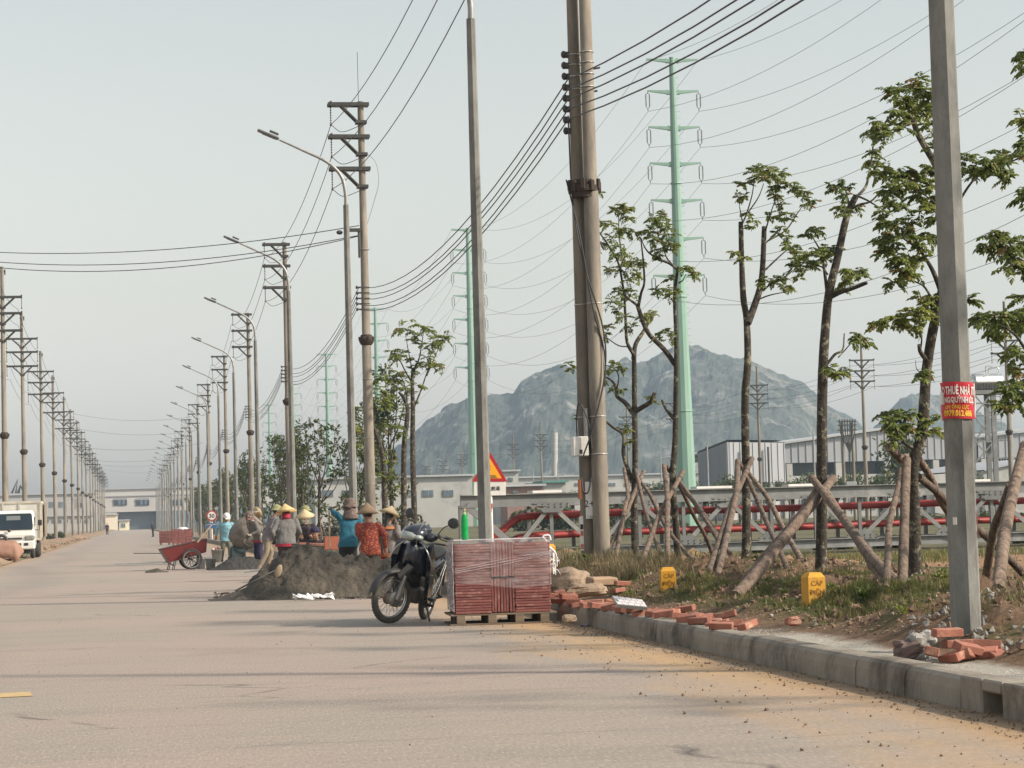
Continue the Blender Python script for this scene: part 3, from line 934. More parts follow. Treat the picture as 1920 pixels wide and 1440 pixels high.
def rv(r=1.0):
    return V((random.uniform(-1, 1), random.uniform(-1, 1), random.uniform(-1, 1)))*r
def leaflet(b, p, d, l, w, m):
    d = d.normalized()
    n = (V((0, 0, 1))+rv(.7)); s_ = d.cross(n)
    if s_.length < 1e-3: s_ = V((1, 0, 0))
    s_.normalize(); up = s_.cross(d)
    a = p; e = p+d*l-up*l*.12
    m1 = p+d*l*.45+s_*w-up*.1*w; m2 = p+d*l*.45-s_*w-up*.1*w; mm = p+d*l*.5+up*w*.35
    b.add([a, m1, e, m2, mm], [(0, 4, 1), (1, 4, 2), (2, 4, 3), (3, 4, 0)], False, m)
def sprig(b, p, d, L_, k, l, m=0):
    d = d.normalized(); p = V(p)
    for i in range(k):
        t = (i+.6)/k
        q = p+d*L_*t+V((0, 0, -1))*(L_*.35*t*t)
        dd = (d+V((0, 0, -.7*t))).normalized()
        s_ = dd.cross(V((0, 0, 1)))
        if s_.length < 1e-3: s_ = V((1, 0, 0))
        s_.normalize()
        for sg in (-1, 1):
            leaflet(b, q, s_*sg+dd*.55+V((0, 0, -.35))+rv(.18), l*random.uniform(.8, 1.15)*(1-.25*abs(t-.5)), l*.29, m)
    leaflet(b, p+d*L_+V((0, 0, -L_*.35)), d+V((0, 0, -.8)), l, l*.29, m)
def clump(b, c, r, n, l, tw=None):
    c = V(c)
    for i in range(n):
        d = rv().normalized(); d.z = d.z*.6+.22
        m = 1 if random.random() < .05 else 0
        q = c+d*r*random.uniform(0.0, .45)
        sprig(b, q, d+rv(.3), r*random.uniform(.55, .95), random.choice((3, 4, 4, 5)), l, m)
        if tw is not None and i % 3 == 0: tw.tube([c, q, q+d.normalized()*r*.5], [.008, .006, .003], 4)

def ground_at(px, py, dmin, dmax):
    """march a picture ray down to the verge"""
    r = ray(px, py); best = None; Y = dmin
    while Y < dmax:
        q = O+r*(Y/r.y)
        if q.z <= terr(q.x, q.y): return V((q.x, q.y, terr(q.x, q.y)))
        Y += .05
    q = O+r*(dmax/r.y); q.z = terr(q.x, q.y); return q

def near_tree(lab, Y, trunk, branches, clusters, r0, r1, nsp=9, lf=.066, twigs=()):
    nsp = int(nsp*1.2)
    """trunk & branches given as paths (px, py[, depth shift]); each is real geometry at its own depth"""
    pts = [P(x, y, Y+.04*sin(i*2.1)) for i, (x, y) in enumerate(trunk)]
    base = pts[0].copy(); g = terr(base.x, Y)
    t = thing('staked_tree', lab, 'tree', (base.x, Y, g), 0, 'young staked street trees')
    o = V((base.x, Y, g))
    tb = B()
    path = [V((pts[0].x, Y, g-.1))-o]+[p-o for p in pts[1:]]
    path = bez(path, 4)
    k = len(path)
    rs = [r0*(1-i/(k-1))+r1*(i/(k-1)) for i in range(k)]
    rs = [r*(1+.10*noise.noise(V((i*1.3, r0*50, 0)))) for i, r in enumerate(rs)]
    rs[0] *= 1.3; rs[1] *= 1.12
    tb.tube(path, rs, 9)
    for bi, (pp, ra, rb) in enumerate(branches):
        dz = random.uniform(-.45, .45)
        L_ = len(pp)
        q = [P(x, y, Y+dz*i/max(1, L_-1))-o for i, (x, y) in enumerate(pp)]
        q = bez(q, 4)
        tb.tube(q, [ra+(rb-ra)*i/(len(q)-1) for i in range(len(q))], 6)
    lb = B()
    allp = [p for p in path]
    for (x, y, r) in clusters:
        c = P(x, y, Y+random.uniform(-.45, .45))-o
        clump(lb, c, r, nsp if r > .11 else max(3, nsp-3), lf, tb)
    obj('trunk', tb, M_bark, t)
    obj('crown', lb, [M_leaf, M_leaf2], t, kind='stuff')
    return t
def cl3(l, r): return [(1000+x/3.79, 320+y/3.79, r) for x, y in l]
def cl4(l, r): return [(1360+x/3.273, 120+y/3.273, r) for x, y in l]
def cl5(l, r): return [(1360+x/3.273, 540+y/3.273, r) for x, y in l]
def cl6(l, r): return [(1020+x/4.8, 620+y/4.8, r) for x, y in l]
def cl7(l, r): return [(660+x/3.789, 580+y/3.789, r) for x, y in l]

near_tree('slim leafy tree just right of the twin pole, its crown spreading across it', 38,
  [(1192, 1078), (1189, 960), (1191, 870), (1190, 774), (1189, 682), (1188, 665), (1176, 642), (1173, 600), (1170, 545)],
  [([(1188, 673), (1192, 645), (1207, 621), (1217, 600), (1219, 590)], .045, .02),
   ([(1188, 776), (1172, 755), (1157, 743), (1155, 726), (1145, 712), (1124, 703)], .05, .014),
   ([(1190, 772), (1207, 762), (1220, 753), (1228, 736)], .05, .036),
   ([(1186, 905), (1177, 880), (1169, 851), (1170, 825), (1166, 812), (1149, 801), (1130, 787), (1103, 783), (1076, 778)], .045, .01),
   ([(1170, 550), (1160, 495), (1142, 462), (1120, 430), (1103, 400), (1097, 368)], .022, .007),
   ([(1168, 500), (1162, 450), (1160, 410), (1164, 392)], .014, .006),
   ([(1178, 650), (1160, 648), (1140, 635), (1126, 625)], .014, .006),
   ([(1157, 728), (1160, 705), (1150, 690), (1128, 684), (1104, 688)], .014, .006)],
  cl3([(670, 650), (640, 600), (700, 690), (620, 690), (720, 650), (660, 780), (700, 860), (600, 860), (560, 930), (600, 1000), (640, 1040), (520, 1110), (690, 1120), (560, 480), (600, 540), (520, 380), (620, 430), (460, 370), (480, 520), (590, 590)], .17)
  + cl3([(620, 250), (640, 290), (670, 335), (580, 280), (690, 270), (400, 370), (500, 1170), (820, 1030), (850, 1010), (790, 1040), (440, 560), (650, 880), (740, 740), (760, 650), (540, 700)], .12)
  + cl3([(340, 130), (390, 190), (340, 200), (410, 140), (370, 250), (450, 160)], .15)
  + cl6([(220, 300), (250, 340), (640, 290), (700, 330), (600, 350), (560, 380), (480, 440), (510, 470), (620, 520), (690, 540), (370, 740), (450, 770), (300, 790), (460, 850), (700, 890), (760, 880), (760, 1000), (970, 600), (980, 640)], .10),
  .066, .02)
near_tree('slim tree between the twin pole and the green pylon, its long limb crossing left', 35,
  [(1273, 1085), (1268, 990), (1261, 905), (1266, 828), (1267, 766), (1268, 684), (1268, 637), (1265, 557), (1269, 518), (1271, 500)],
  [([(1266, 684), (1245, 655), (1219, 629), (1206, 605), (1199, 584), (1195, 571)], .045, .034),
   ([(1196, 573), (1185, 565), (1175, 557), (1171, 552)], .024, .014), ([(1197, 575), (1202, 550), (1208, 531), (1207, 500), (1205, 478), (1201, 445)], .026, .010),
   ([(1270, 505), (1255, 494), (1237, 487), (1218, 475), (1208, 462), (1202, 446)], .024, .007), ([(1264, 500), (1250, 483), (1243, 460), (1236, 447), (1232, 430)], .016, .006),
   ([(1272, 531), (1281, 525), (1285, 514)], .014, .006), ([(1265, 787), (1255, 775), (1248, 765), (1242, 751)], .034, .025), ([(1266, 575), (1258, 560), (1250, 555)], .01, .005), ([(1267, 640), (1258, 628), (1250, 620)], .01, .005)],
  cl3([(870, 370), (900, 340), (850, 430), (950, 400), (880, 500), (960, 450), (990, 520), (850, 340), (830, 480), (900, 560), (970, 560)], .15)
  + cl3([(770, 430), (720, 440), (680, 440), (880, 610), (1100, 690), (1140, 720), (1060, 690), (1150, 750), (960, 770), (940, 840), (980, 880), (870, 850), (900, 860), (1000, 850), (930, 1140), (970, 1160), (880, 1190), (970, 1200), (910, 320), (640, 440)], .105),
  .064, .02)
near_tree('double-stemmed tree with lopped tops between the pylon and the transformer', 33.5,
  [(1400, 1062), (1399, 900), (1397, 750), (1402, 680), (1400, 600), (1394, 560), (1391, 500), (1389, 416)],
  [([(1402, 606), (1412, 580), (1425, 540), (1430, 500), (1433, 425)], .06, .04),
   ([(1390, 424), (1400, 400), (1410, 366), (1414, 338)], .014, .007), ([(1403, 398), (1422, 370), (1432, 344)], .012, .006), ([(1392, 415), (1388, 395), (1385, 375)], .012, .005),
   ([(1433, 440), (1445, 400), (1458, 362)], .014, .006), ([(1439, 452), (1473, 432), (1495, 400), (1506, 385)], .014, .006), ([(1437, 455), (1450, 440), (1462, 430)], .01, .005),
   ([(1433, 508), (1455, 487), (1473, 471), (1490, 462)], .016, .006), ([(1430, 545), (1449, 530), (1470, 520), (1491, 504)], .018, .008), ([(1420, 562), (1445, 553), (1475, 547)], .016, .007)],
  cl4([(250, 650), (210, 640), (290, 660), (340, 670), (200, 690), (170, 660), (300, 700), (240, 700), (340, 740), (400, 740), (420, 770), (310, 760)], .125)
  + cl4([(100, 740), (130, 730), (80, 820), (110, 810), (130, 920), (170, 960), (150, 1000), (320, 820), (300, 800), (350, 870), (270, 930), (320, 940), (370, 920), (400, 950), (480, 820), (500, 860), (550, 840), (480, 780), (310, 1040), (370, 1060), (340, 1010), (400, 1140), (440, 1150), (380, 1110), (430, 1200), (460, 1200), (420, 1240), (470, 1270), (450, 1310), (360, 1320), (390, 1370), (340, 1370), (330, 1320), (220, 1320), (210, 1360), (60, 1160), (110, 1190), (300, 1330)], .10),
  .07, .04)
near_tree('tree with a strongly forked top and long upright twig, propped by thick peeled logs', 27.5,
  [(1538, 1102), (1541, 990), (1541, 845), (1543, 700), (1549, 600), (1555, 548), (1570, 485), (1588, 405), (1606, 366)],
  [([(1602, 372), (1620, 355), (1628, 335), (1634, 300), (1638, 265), (1643, 235)], .022, .007), ([(1592, 395), (1610, 384), (1632, 378), (1650, 360), (1665, 342)], .022, .006),
   ([(1604, 366), (1625, 375), (1650, 390), (1666, 398)], .016, .006), ([(1594, 390), (1588, 368), (1585, 350)], .02, .01), ([(1552, 556), (1546, 510), (1540, 475), (1525, 447)], .026, .008),
   ([(1552, 515), (1540, 500), (1520, 500), (1500, 505)], .014, .005), ([(1558, 556), (1575, 548), (1600, 540), (1626, 530)], .036, .022), ([(1546, 690), (1565, 665), (1580, 656), (1583, 625)], .022, .008), ([(1572, 670), (1590, 650), (1600, 636)], .01, .005), ([(1582, 541), (1590, 528), (1600, 520)], .009, .004)],
  cl4([(930, 350), (950, 390), (1000, 420), (930, 440), (980, 450), (890, 420), (1010, 380)], .125)
  + cl4([(900, 540), (880, 590), (920, 600), (910, 640), (700, 740), (660, 760), (740, 760), (730, 800), (710, 870), (740, 890), (720, 920), (800, 880), (960, 840), (1000, 860), (1040, 870), (1090, 880), (960, 900), (1060, 900), (540, 1010), (510, 1050), (560, 1020), (410, 1130), (450, 1180), (430, 1230), (460, 1250), (520, 1170), (560, 1150), (600, 1140), (640, 1130), (670, 1150), (600, 1190), (560, 1220), (530, 1240), (640, 1190), (760, 1260), (800, 1280), (840, 1270), (770, 1310), (730, 1330), (720, 1370), (740, 1290), (840, 1300)], .105)
  + cl5([(800, 290), (840, 310), (790, 330), (860, 340), (640, 490), (660, 520), (700, 530), (720, 510), (650, 530)], .10),
  .077, .042)
near_tree('big-leaved tree standing partly behind the nearest lamp post', 24.3,
  [(1717, 1100), (1714, 960), (1712, 876), (1729, 815), (1737, 700), (1750, 616), (1766, 548), (1778, 450), (1776, 370), (1757, 315), (1724, 257), (1712, 225)],
  [([(1764, 545), (1750, 510), (1737, 487), (1722, 468), (1692, 446)], .035, .009), ([(1756, 580), (1735, 540), (1715, 528), (1697, 523)], .018, .006), ([(1780, 410), (1800, 375), (1821, 343), (1845, 320), (1870, 310)], .02, .006),
   ([(1713, 840), (1695, 830), (1684, 815), (1680, 800)], .022, .01), ([(1737, 675), (1726, 660), (1723, 647)], .03, .02), ([(1726, 655), (1728, 635), (1722, 625)], .012, .006), ([(1752, 612), (1765, 600), (1775, 590)], .014, .007),
   ([(1770, 360), (1740, 345), (1700, 335), (1668, 325)], .012, .005), ([(1774, 400), (1740, 370), (1700, 350)], .012, .005), ([(1726, 700), (1718, 690), (1717, 675)], .007, .003), ([(1730, 265), (1745, 250), (1750, 238)], .008, .004)],
  cl4([(1180, 100), (1150, 150), (1080, 160), (1030, 180), (1230, 170), (1200, 210), (1150, 230), (1090, 220), (1050, 290), (1090, 330), (1140, 290), (1190, 290), (1250, 280), (1100, 390), (1260, 370), (1280, 450), (1290, 520), (1250, 220)], .15)
  + cl4([(950, 670), (1000, 660), (1050, 670), (1110, 680), (1160, 660), (1240, 650), (1280, 640), (1060, 750), (1110, 730), (1150, 740), (1200, 770), (1250, 750), (1010, 780), (1180, 700), (1250, 830), (1200, 900), (1280, 880), (1290, 940), (1170, 800), (970, 960), (1020, 990), (1060, 970), (1120, 980), (980, 1060), (960, 1110), (1030, 1090), (1090, 1060), (1140, 1050), (1180, 1080), (1240, 1050), (1290, 1070), (980, 1150), (1030, 1150), (1080, 1180), (1140, 1200), (1190, 1200), (1060, 1220), (1090, 1280), (1150, 1290), (1030, 1340), (1110, 1240), (1210, 1130)], .125)
  + cl4([(1470, 590), (1540, 620), (1620, 590), (1690, 560), (1720, 600), (1560, 680), (1630, 670), (1690, 680), (1730, 700), (1490, 650), (1660, 620), (1600, 640)], .125)
  + cl5([(1200, 60), (1260, 90), (1190, 130), (1110, 190), (1050, 190), (980, 200), (930, 220), (1080, 230), (1180, 240), (1240, 190), (1270, 140), (1300, 60), (1140, 140), (1490, 70), (1190, 540), (1220, 530), (1070, 760), (1010, 820), (950, 790), (1030, 890), (1150, 770), (1120, 850), (1190, 880), (1260, 820), (1270, 870), (1030, 930), (1090, 800), (1060, 860)], .115),
  .078, .032, nsp=9, lf=.072)
near_tree('staked tree at the frame edge beyond the lamp post with big drooping leaves', 21.2,
  [(1948, 1140), (1945, 1000), (1940, 880), (1948, 700), (1955, 550), (1950, 420), (1945, 300), (1940, 160), (1935, 60)],
  [([(1950, 540), (1925, 510), (1895, 480), (1870, 450)], .02, .006), ([(1947, 700), (1925, 660), (1905, 630), (1880, 612), (1850, 603)], .02, .006), ([(1946, 760), (1925, 730), (1905, 700)], .014, .005), ([(1940, 320), (1925, 290), (1915, 268)], .012, .005)],
  cl4([(1820, 335), (1830, 500), (1830, 810), (1600, 1120), (1650, 1060), (1700, 1060), (1740, 1100), (1690, 1130), (1800, 1100), (1780, 1180), (1750, 1240), (1800, 1220), (1820, 1290), (1860, 500), (1880, 800), (1870, 350), (1840, -20), (1860, 20), (1850, -70)], .13)
  + cl5([(1550, 200), (1600, 190), (1650, 170), (1700, 190), (1760, 160), (1800, 150), (1660, 270), (1720, 230), (1780, 230), (1810, 200), (1760, 400), (1800, 420), (1800, 500), (1750, 600), (1800, 580), (1720, 640), (1770, 660), (1700, 710), (1780, 720), (1820, 640)], .12),
  .085, .03, nsp=9, lf=.075)
# trees just outside the view whose shadows reach the road
for k, (Y, x) in enumerate(((18.3, 8.7), (15.0, 8.8), (11.6, 8.6))):
    px = 246+x/Y*4200
    pt = [(px, 1200), (px-10, 700), (px-20, 100), (px-10, -300)]
    cs = []
    for q in range(26):
        a = random.uniform(0, 2*pi); r = random.uniform(.2, 1.2); z = random.uniform(2.8, 5.6)
        w = V((x+r*cos(a), Y, z)); d = RW.inverted() @ (w-O)
        cs.append((960-d.x/d.z*F, 720+d.y/d.z*F, .17))
    near_tree('staked tree, %s of three beside the road outside the view' % ONES[k+1], Y, pt, [], cs, .08, .03, nsp=6)

# middle trees beyond the workers
near_tree('bare-stemmed tree with a broad umbrella crown behind the motorbike', 67,
  [(777, 952), (774, 860), (774, 765), (773, 712), (775, 690)],
  [([(774, 720), (762, 700), (752, 680), (745, 668)], .03, .012), ([(774, 700), (785, 675), (790, 650), (795, 615)], .03, .01), ([(776, 765), (790, 730), (800, 700), (808, 680)], .03, .01), ([(774, 700), (766, 660), (760, 625)], .02, .008), ([(800, 705), (815, 670), (828, 640)], .02, .008)],
  cl7([(500, 130), (450, 110), (370, 150), (540, 150), (650, 220), (600, 210), (430, 220), (500, 260), (560, 250), (310, 330), (350, 320), (440, 360), (530, 340), (590, 390), (630, 410), (430, 430), (480, 400), (340, 130), (410, 160), (620, 240), (660, 190), (540, 380), (290, 300), (330, 350), (460, 540)], .26), .10, .04, nsp=6, lf=.12)
near_tree('slim tree with a sparse crown left of the umbrella-crowned tree', 70,
  [(756, 952), (757, 857), (763, 790), (764, 765), (758, 748), (748, 735)],
  [([(765, 768), (762, 740), (756, 715), (745, 700)], .025, .01), ([(762, 790), (745, 785), (725, 795)], .02, .008)],
  cl7([(300, 490), (250, 490), (340, 470), (220, 500), (360, 500), (400, 560), (380, 740), (350, 860), (330, 830), (360, 890), (390, 700), (200, 480)], .24), .10, .04, nsp=6, lf=.12)
near_tree('leaning tree with tufted foliage close to the rod-topped power pole', 73,
  [(722, 952), (720, 900), (716, 850), (706, 815), (699, 798), (694, 780)],
  [([(700, 800), (703, 770), (700, 745)], .03, .012), ([(697, 795), (688, 770), (680, 745)], .03, .01), ([(714, 830), (725, 812), (735, 808)], .02, .008)],
  cl7([(160, 560), (200, 620), (230, 650), (170, 700), (150, 530), (230, 690), (260, 620), (240, 1020), (260, 1080), (180, 1180), (290, 1180), (300, 1270), (150, 640), (200, 570), (210, 820), (10, 720), (20, 830), (30, 960), (40, 850), (60, 700), (20, 770)], .26), .11, .04, nsp=6, lf=.12)

# --- tree variants for the row further away
def row_tree(seed, h):
    rd = random.Random(seed)
    tb, lb = B(), B()
    top = V((rd.uniform(-.5, .5), rd.uniform(-.3, .3), h*.55))
    tb.tube(bez([(0, 0, -.2), (top.x*.3+rd.uniform(-.1, .1), 0, h*.25), top], 4), [.085, .055], 6)
    cs = []
    for k in range(7):
        a = rd.uniform(0, 2*pi); s_ = V((top.x*.7, 0, h*rd.uniform(.33, .55)))
        e = V((top.x+cos(a)*rd.uniform(.4, 1.15), sin(a)*rd.uniform(.3, 1.0), h*rd.uniform(.55, .97)))
        m_ = s_.lerp(e, .5)+V((cos(a)*.15, 0, -.1))
        tb.tube(bez([s_, m_, e], 3), [.035, .010], 5)
        cs.append(e); cs.append(s_.lerp(e, .75)+V((rd.uniform(-.3, .3), rd.uniform(-.3, .3), .1)))
    for k in range(5): cs.append(V((rd.uniform(-.5, .5), rd.uniform(-.4, .4), h*rd.uniform(.2, .5))))
    for c in cs:
        for q in range(9):
            d = V((rd.uniform(-1, 1), rd.uniform(-1, 1), rd.uniform(-.5, .9)))
            p = c+d*rd.uniform(.05, .34)
            for w in range(6):
                leaflet(lb, p+rv(.07), d+rv(.8), .19, .045, 1 if rd.random() < .06 else 0)
    return tb.mesh('trunk', M_bark), lb.mesh('crown', [M_leafd, M_leaf2])
RT = [row_tree(20+k, h) for k, h in enumerate((5.6, 6.2, 5.2, 6.6, 5.9, 6.0))]
prop_b = []
for k in range(3):
    b = B()
    for a in (0.3, 2.3, 4.4):
        a += random.uniform(-.2, .2)
        b.tube([(cos(a)*.75, sin(a)*.75, -.1), (-cos(a)*.12, -sin(a)*.12, 1.45)], [.045, .035], 5)
    prop_b.append(b.mesh('prop_poles', M_prop))
Y = 79.0; k = 0
while Y < 330:
    k += 1
    x = 8.9+random.uniform(-.5, .5)
    t = thing('staked_tree', '%s small leafy tree along the kerb beyond the umbrella-crowned tree' % ordw(k), 'tree', (x, Y, terr(x, Y)), random.uniform(0, 6.2), 'far staked trees along the right kerb')
    tm_, cm_ = RT[k % 6]
    s_ = random.uniform(.85, 1.12); t.scale = (s_, s_, s_)
    obj('trunk', tm_, None, t); obj('crown', cm_, None, t, kind='stuff')
    if Y < 150: obj('prop_poles', prop_b[k % 3], None, t)
    Y += random.uniform(4.6, 6.4) if Y < 180 else random.uniform(6, 9)

# --- propping poles (each pole is a thing lashed to its tree)
def prop(px_pts, Yt, lab, r0, r1, free=False):
    """first point: top at tree depth, last point: foot on the verge"""
    x, y = px_pts[-1]
    if free: foot = P(x, y, free)
    else: foot = ground_at(x, y, Yt-5.0, Yt+1.8)
    n = len(px_pts); pts = []
    for i, (a, c) in enumerate(px_pts):
        t_ = ((c-px_pts[0][1])/(px_pts[-1][1]-px_pts[0][1]))
        pts.append(P(a, c, Yt-.05+(foot.y-Yt)*t_))
    pts[-1] = foot
    pts.append(foot+(foot-pts[-2]).normalized()*.12)
    q = bez(pts, 3); b = B(); k = len(q)
    b.tube(q, [(r0+(r1-r0)*i/(k-1))*(1+.07*noise.noise(V((i*1.7, r0*99, y)))) for i in range(k)], 9)
    for i in range(2, k-2, 4):
        b.ell(q[i]+V((0, -r0*.6, 0)), (r0*.45, r0*.5, r0*.5), seg=6, rings=4)
    o = obj('prop_pole', b, M_prop)
    return tag(o, lab, 'wooden prop', 'wooden props lashed to the staked trees')
PR = [
 ([(1207, 884), (1187, 930), (1170, 972), (1140, 1028), (1112, 1062)], 38, 'grey prop slanting down left from the first staked tree towards the twin pole', .04, .05),
 ([(1170, 878), (1177, 925), (1172, 950), (1163, 1000), (1151, 1070)], 37.8, 'pale steep prop on the near side of the first staked tree', .035, .042),
 ([(1192, 880), (1203, 930), (1215, 975), (1232, 1020), (1246, 1064)], 38, 'dark thin prop leaning right under the first staked tree', .036, .044),
 ([(1195, 895), (1220, 930), (1247, 985), (1280, 1030), (1312, 1078)], 38, 'long prop running right from the first staked tree past the second', .036, .046),
 ([(1245, 873), (1251, 930), (1251, 1000), (1252, 1066)], 35, 'upright pale prop behind the farther yellow cable marker', .045, .05),
 ([(1281, 884), (1258, 925), (1237, 965), (1215, 1022), (1195, 1082)], 35, 'forked brown prop slanting left under the second staked tree', .042, .05),
 ([(1250, 875), (1275, 912), (1300, 965), (1325, 1010), (1342, 1036)], 35, 'thin prop leaning right from the fork of the second staked tree', .036, .042),
 ([(1272, 900), (1300, 940), (1345, 1010), (1366, 1062)], 35, 'prop from the second staked tree reaching towards the double-stemmed tree', .036, .044),
 ([(1283, 922), (1310, 950), (1350, 1010), (1383, 1062)], 35.3, 'farthest right prop of the second staked tree', .033, .04),
 ([(1410, 860), (1390, 905), (1370, 950), (1350, 1010), (1327, 1078)], 33.5, 'rough brown prop slanting left from the double-stemmed tree', .048, .05),
 ([(1383, 864), (1381, 920), (1368, 980), (1347, 1074)], 33.3, 'steep pale prop on the near side of the double-stemmed tree', .05, .055),
 ([(1387, 868), (1410, 915), (1440, 985), (1475, 1074)], 33.5, 'thin prop leaning right under the double-stemmed tree', .036, .045),
 ([(1402, 885), (1440, 935), (1468, 990), (1510, 1076)], 33.5, 'smooth pale prop far to the right of the double-stemmed tree', .04, .05),
 ([(1562, 897), (1520, 950), (1470, 1010), (1425, 1068), (1384, 1114)], 27.5, 'thickest grey log prop leaning on the forked-top tree', .062, .085),
 ([(1532, 918), (1500, 965), (1462, 1010), (1400, 1085)], 27.6, 'dark log prop right beside the thickest grey one', .05, .06),
 ([(1522, 896), (1560, 945), (1590, 985), (1630, 1040), (1682, 1098)], 27.5, 'long split log prop leaning right under the forked-top tree', .055, .072),
 ([(1548, 918), (1580, 970), (1620, 1035), (1657, 1092)], 27.2, 'thinner brown prop below the long split log', .042, .05),
 ([(1667, 838), (1690, 862), (1702, 878), (1706, 890)], 24.0, 'short lopped prop end resting on the big-leaved tree', .055, .06),
 ([(1700, 862), (1697, 930), (1695, 1000), (1692, 1098)], 24.2, 'upright dark reddish prop beside the big-leaved tree trunk', .058, .062),
 ([(1690, 880), (1684, 915), (1668, 980), (1665, 1035), (1662, 1100)], 24.0, 'crooked thin pale prop beside the big-leaved tree', .035, .048),
 ([(1723, 895), (1760, 925), (1800, 965), (1860, 1015), (1925, 1062)], 24.3, 'long prop passing behind the nearest lamp post towards the frame edge', .05, .06),
 ([(1722, 860), (1742, 890), (1762, 935), (1790, 985), (1815, 1030)], 24.3, 'reddish prop running down right behind the nearest lamp post', .05, .055),
 ([(1922, 835), (1905, 900), (1890, 965), (1882, 1010), (1872, 1102)], 21.2, 'pale thick prop at the frame edge beyond the lamp post', .062, .07),
 ([(1895, 908), (1878, 955), (1862, 1000), (1845, 1058)], 21.6, 'dark reddish prop crossing behind the pale thick one at the frame edge', .05, .055),
]
for (pts, Yt, lab, a, c) in PR: prop(pts, Yt, lab, a*.88, c*.88)
# ================================================================ BACKGROUND
# --- galvanised truss carrying red ducts
M_truss = mat('dull galvanised truss steel', (0.20, 0.205, 0.20), (0.145, 0.15, 0.145), scale=3, rough=0.65, metal=0.15, c3=(0.26, 0.26, 0.25), s3=1.2, t3=0.6)
M_red = mat('red corrugated duct', (0.36, 0.034, 0.024), (0.27, 0.028, 0.02), scale=2, rough=0.5, rnd=.05)
t = thing('duct_truss', 'long grey steel lattice girder crossing the field behind the staked trees', 'steel truss', (0, 0, 0))
def tp(px, dy=0.0):
    """point on the truss front plane above picture column px"""
    Y = 55.5+(px-860)/1060*2.6+dy
    return Y
def tz(px, z, dy=0.0):
    Y = tp(px, dy); q = P(px, 900, Y); return V((q.x, Y, z))
ZT, ZB = 1.60, 0.25
def bar(a, c, w, h, b=None):
    bb = b or B(); a = V(a); c = V(c); d = c-a; L_ = d.length
    R = d.to_track_quat('X', 'Z').to_matrix()
    bb.box((a+c)/2, (L_, w, h), R)
    return bb
def chord(z, h, dy, x0, x1):
    b = bar(tz(x0, z, dy), tz(x1, z, dy), .05, h)
    bar(tz(x0, z+h/2, dy)+V((0, -.06, 0)), tz(x1, z+h/2, dy)+V((0, -.06, 0)), .13, .022, b)
    bar(tz(x0, z-h/2, dy)+V((0, -.06, 0)), tz(x1, z-h/2, dy)+V((0, -.06, 0)), .13, .022, b)
    obj('chord', b, M_truss, t)
nodes = [866+82.5*k for k in range(14)]
for dy in (0, 1.5):
    chord(ZT, .30, dy, 862, 2050); chord(ZB, .22, dy, 958, 2050)
    for i, x in enumerate(nodes):
        if i == 0:
            obj('end_post', bar(tz(x, -.1, dy), tz(x, ZT-.1, dy), .22, .2), M_truss, t); continue
        if i == 1: continue
        xx = x-(42 if dy else 0)
        obj('upright', bar(tz(xx, ZB, dy)+V((0, -.03, 0)), tz(xx, ZT-.1, dy)+V((0, -.03, 0)), .09, .09), M_truss, t)
    for i in range(1, 13):
        a, c = nodes[i], nodes[i+1]
        if i == 1: a = nodes[1]+12
        up = (i % 2 == 1)
        p1 = tz(a, ZB+.1 if up else ZT-.15, dy); p2 = tz(c, ZT-.15 if up else ZB+.1, dy)
        obj('diagonal', bar(p1+V((0, -.075, 0)), p2+V((0, -.075, 0)), .03, .11), M_truss, t)
    obj('diagonal', bar(tz(872, ZT-.1, dy)+V((0, -.09, 0)), tz(962, .42, dy)+V((0, -.09, 0)), .05, .17), M_truss, t)
for i, x in enumerate(nodes[2:], 2):
    zt_ = ZT if i % 2 == 0 else ZB
    q = tz(x, zt_-(.07 if zt_ > 1 else -.07)); sgn = -1 if zt_ > 1 else 1
    b = B(); M = Matrix.Translation(q+V((0, -.155, 0))) @ Matrix.Rotation(pi/2, 4, 'X')
    b.prism([(-.48, 0), (.48, 0), (.22, sgn*.26), (-.22, sgn*.26)][::sgn], .014, M)
    for k in range(12):
        xx = -.4+.16*(k % 6); yy = .05 if k < 6 else .12
        b.ell(q+V((xx, -.175, sgn*yy)), .018, seg=5, rings=4, m=1)
    obj('gusset_plate', b, [M_truss, M_dsteel], t)
for k in range(14):
    x = 866+82.5*k
    obj('cross_member', bar(tz(x, ZB+.02), tz(x-(.1), ZB+.02, 1.5), .07, .09), M_truss, t)
    obj('cross_member', bar(tz(x, ZT-.1), tz(x, ZT-.1, 1.5), .07, .09), M_truss, t)
    if k > 1: obj('pipe_rest', bar(tz(x+4, .60, .3), tz(x+4, .60, 1.0), .08, .06), M_dsteel, t); obj('pipe_rest', bar(tz(x+4, 1.12, .3), tz(x+4, 1.12, 1.0), .08, .06), M_dsteel, t)
for (a, c) in ((993, 1048), (1300, 1366), (1472, 1552), (1820, 1850)):
    obj('cover_plate', bar(tz(a, ZT+.20, .1), tz(c, ZT+.20, .1), .4, .06), M_white, t)
def duct(path, lab, r=.100):
    pts = []
    L_ = 0
    pp = bez(path, 16)
    b = B(); res = [pp[0]]; st = .036
    acc = 0; 
    for a, c in zip(pp, pp[1:]):
        d = (c-a).length; n = max(1, int(round(d/st)))
        for k in range(1, n+1): res.append(a.lerp(c, k/n))
    rs = [r if (i % 2 == 0) else r*.70 for i in range(len(res))]
    b.tube(res, rs, 10)
    return tag(obj('corrugated_duct', b, M_red), lab, 'pipe', 'red corrugated ducts laid through the truss')
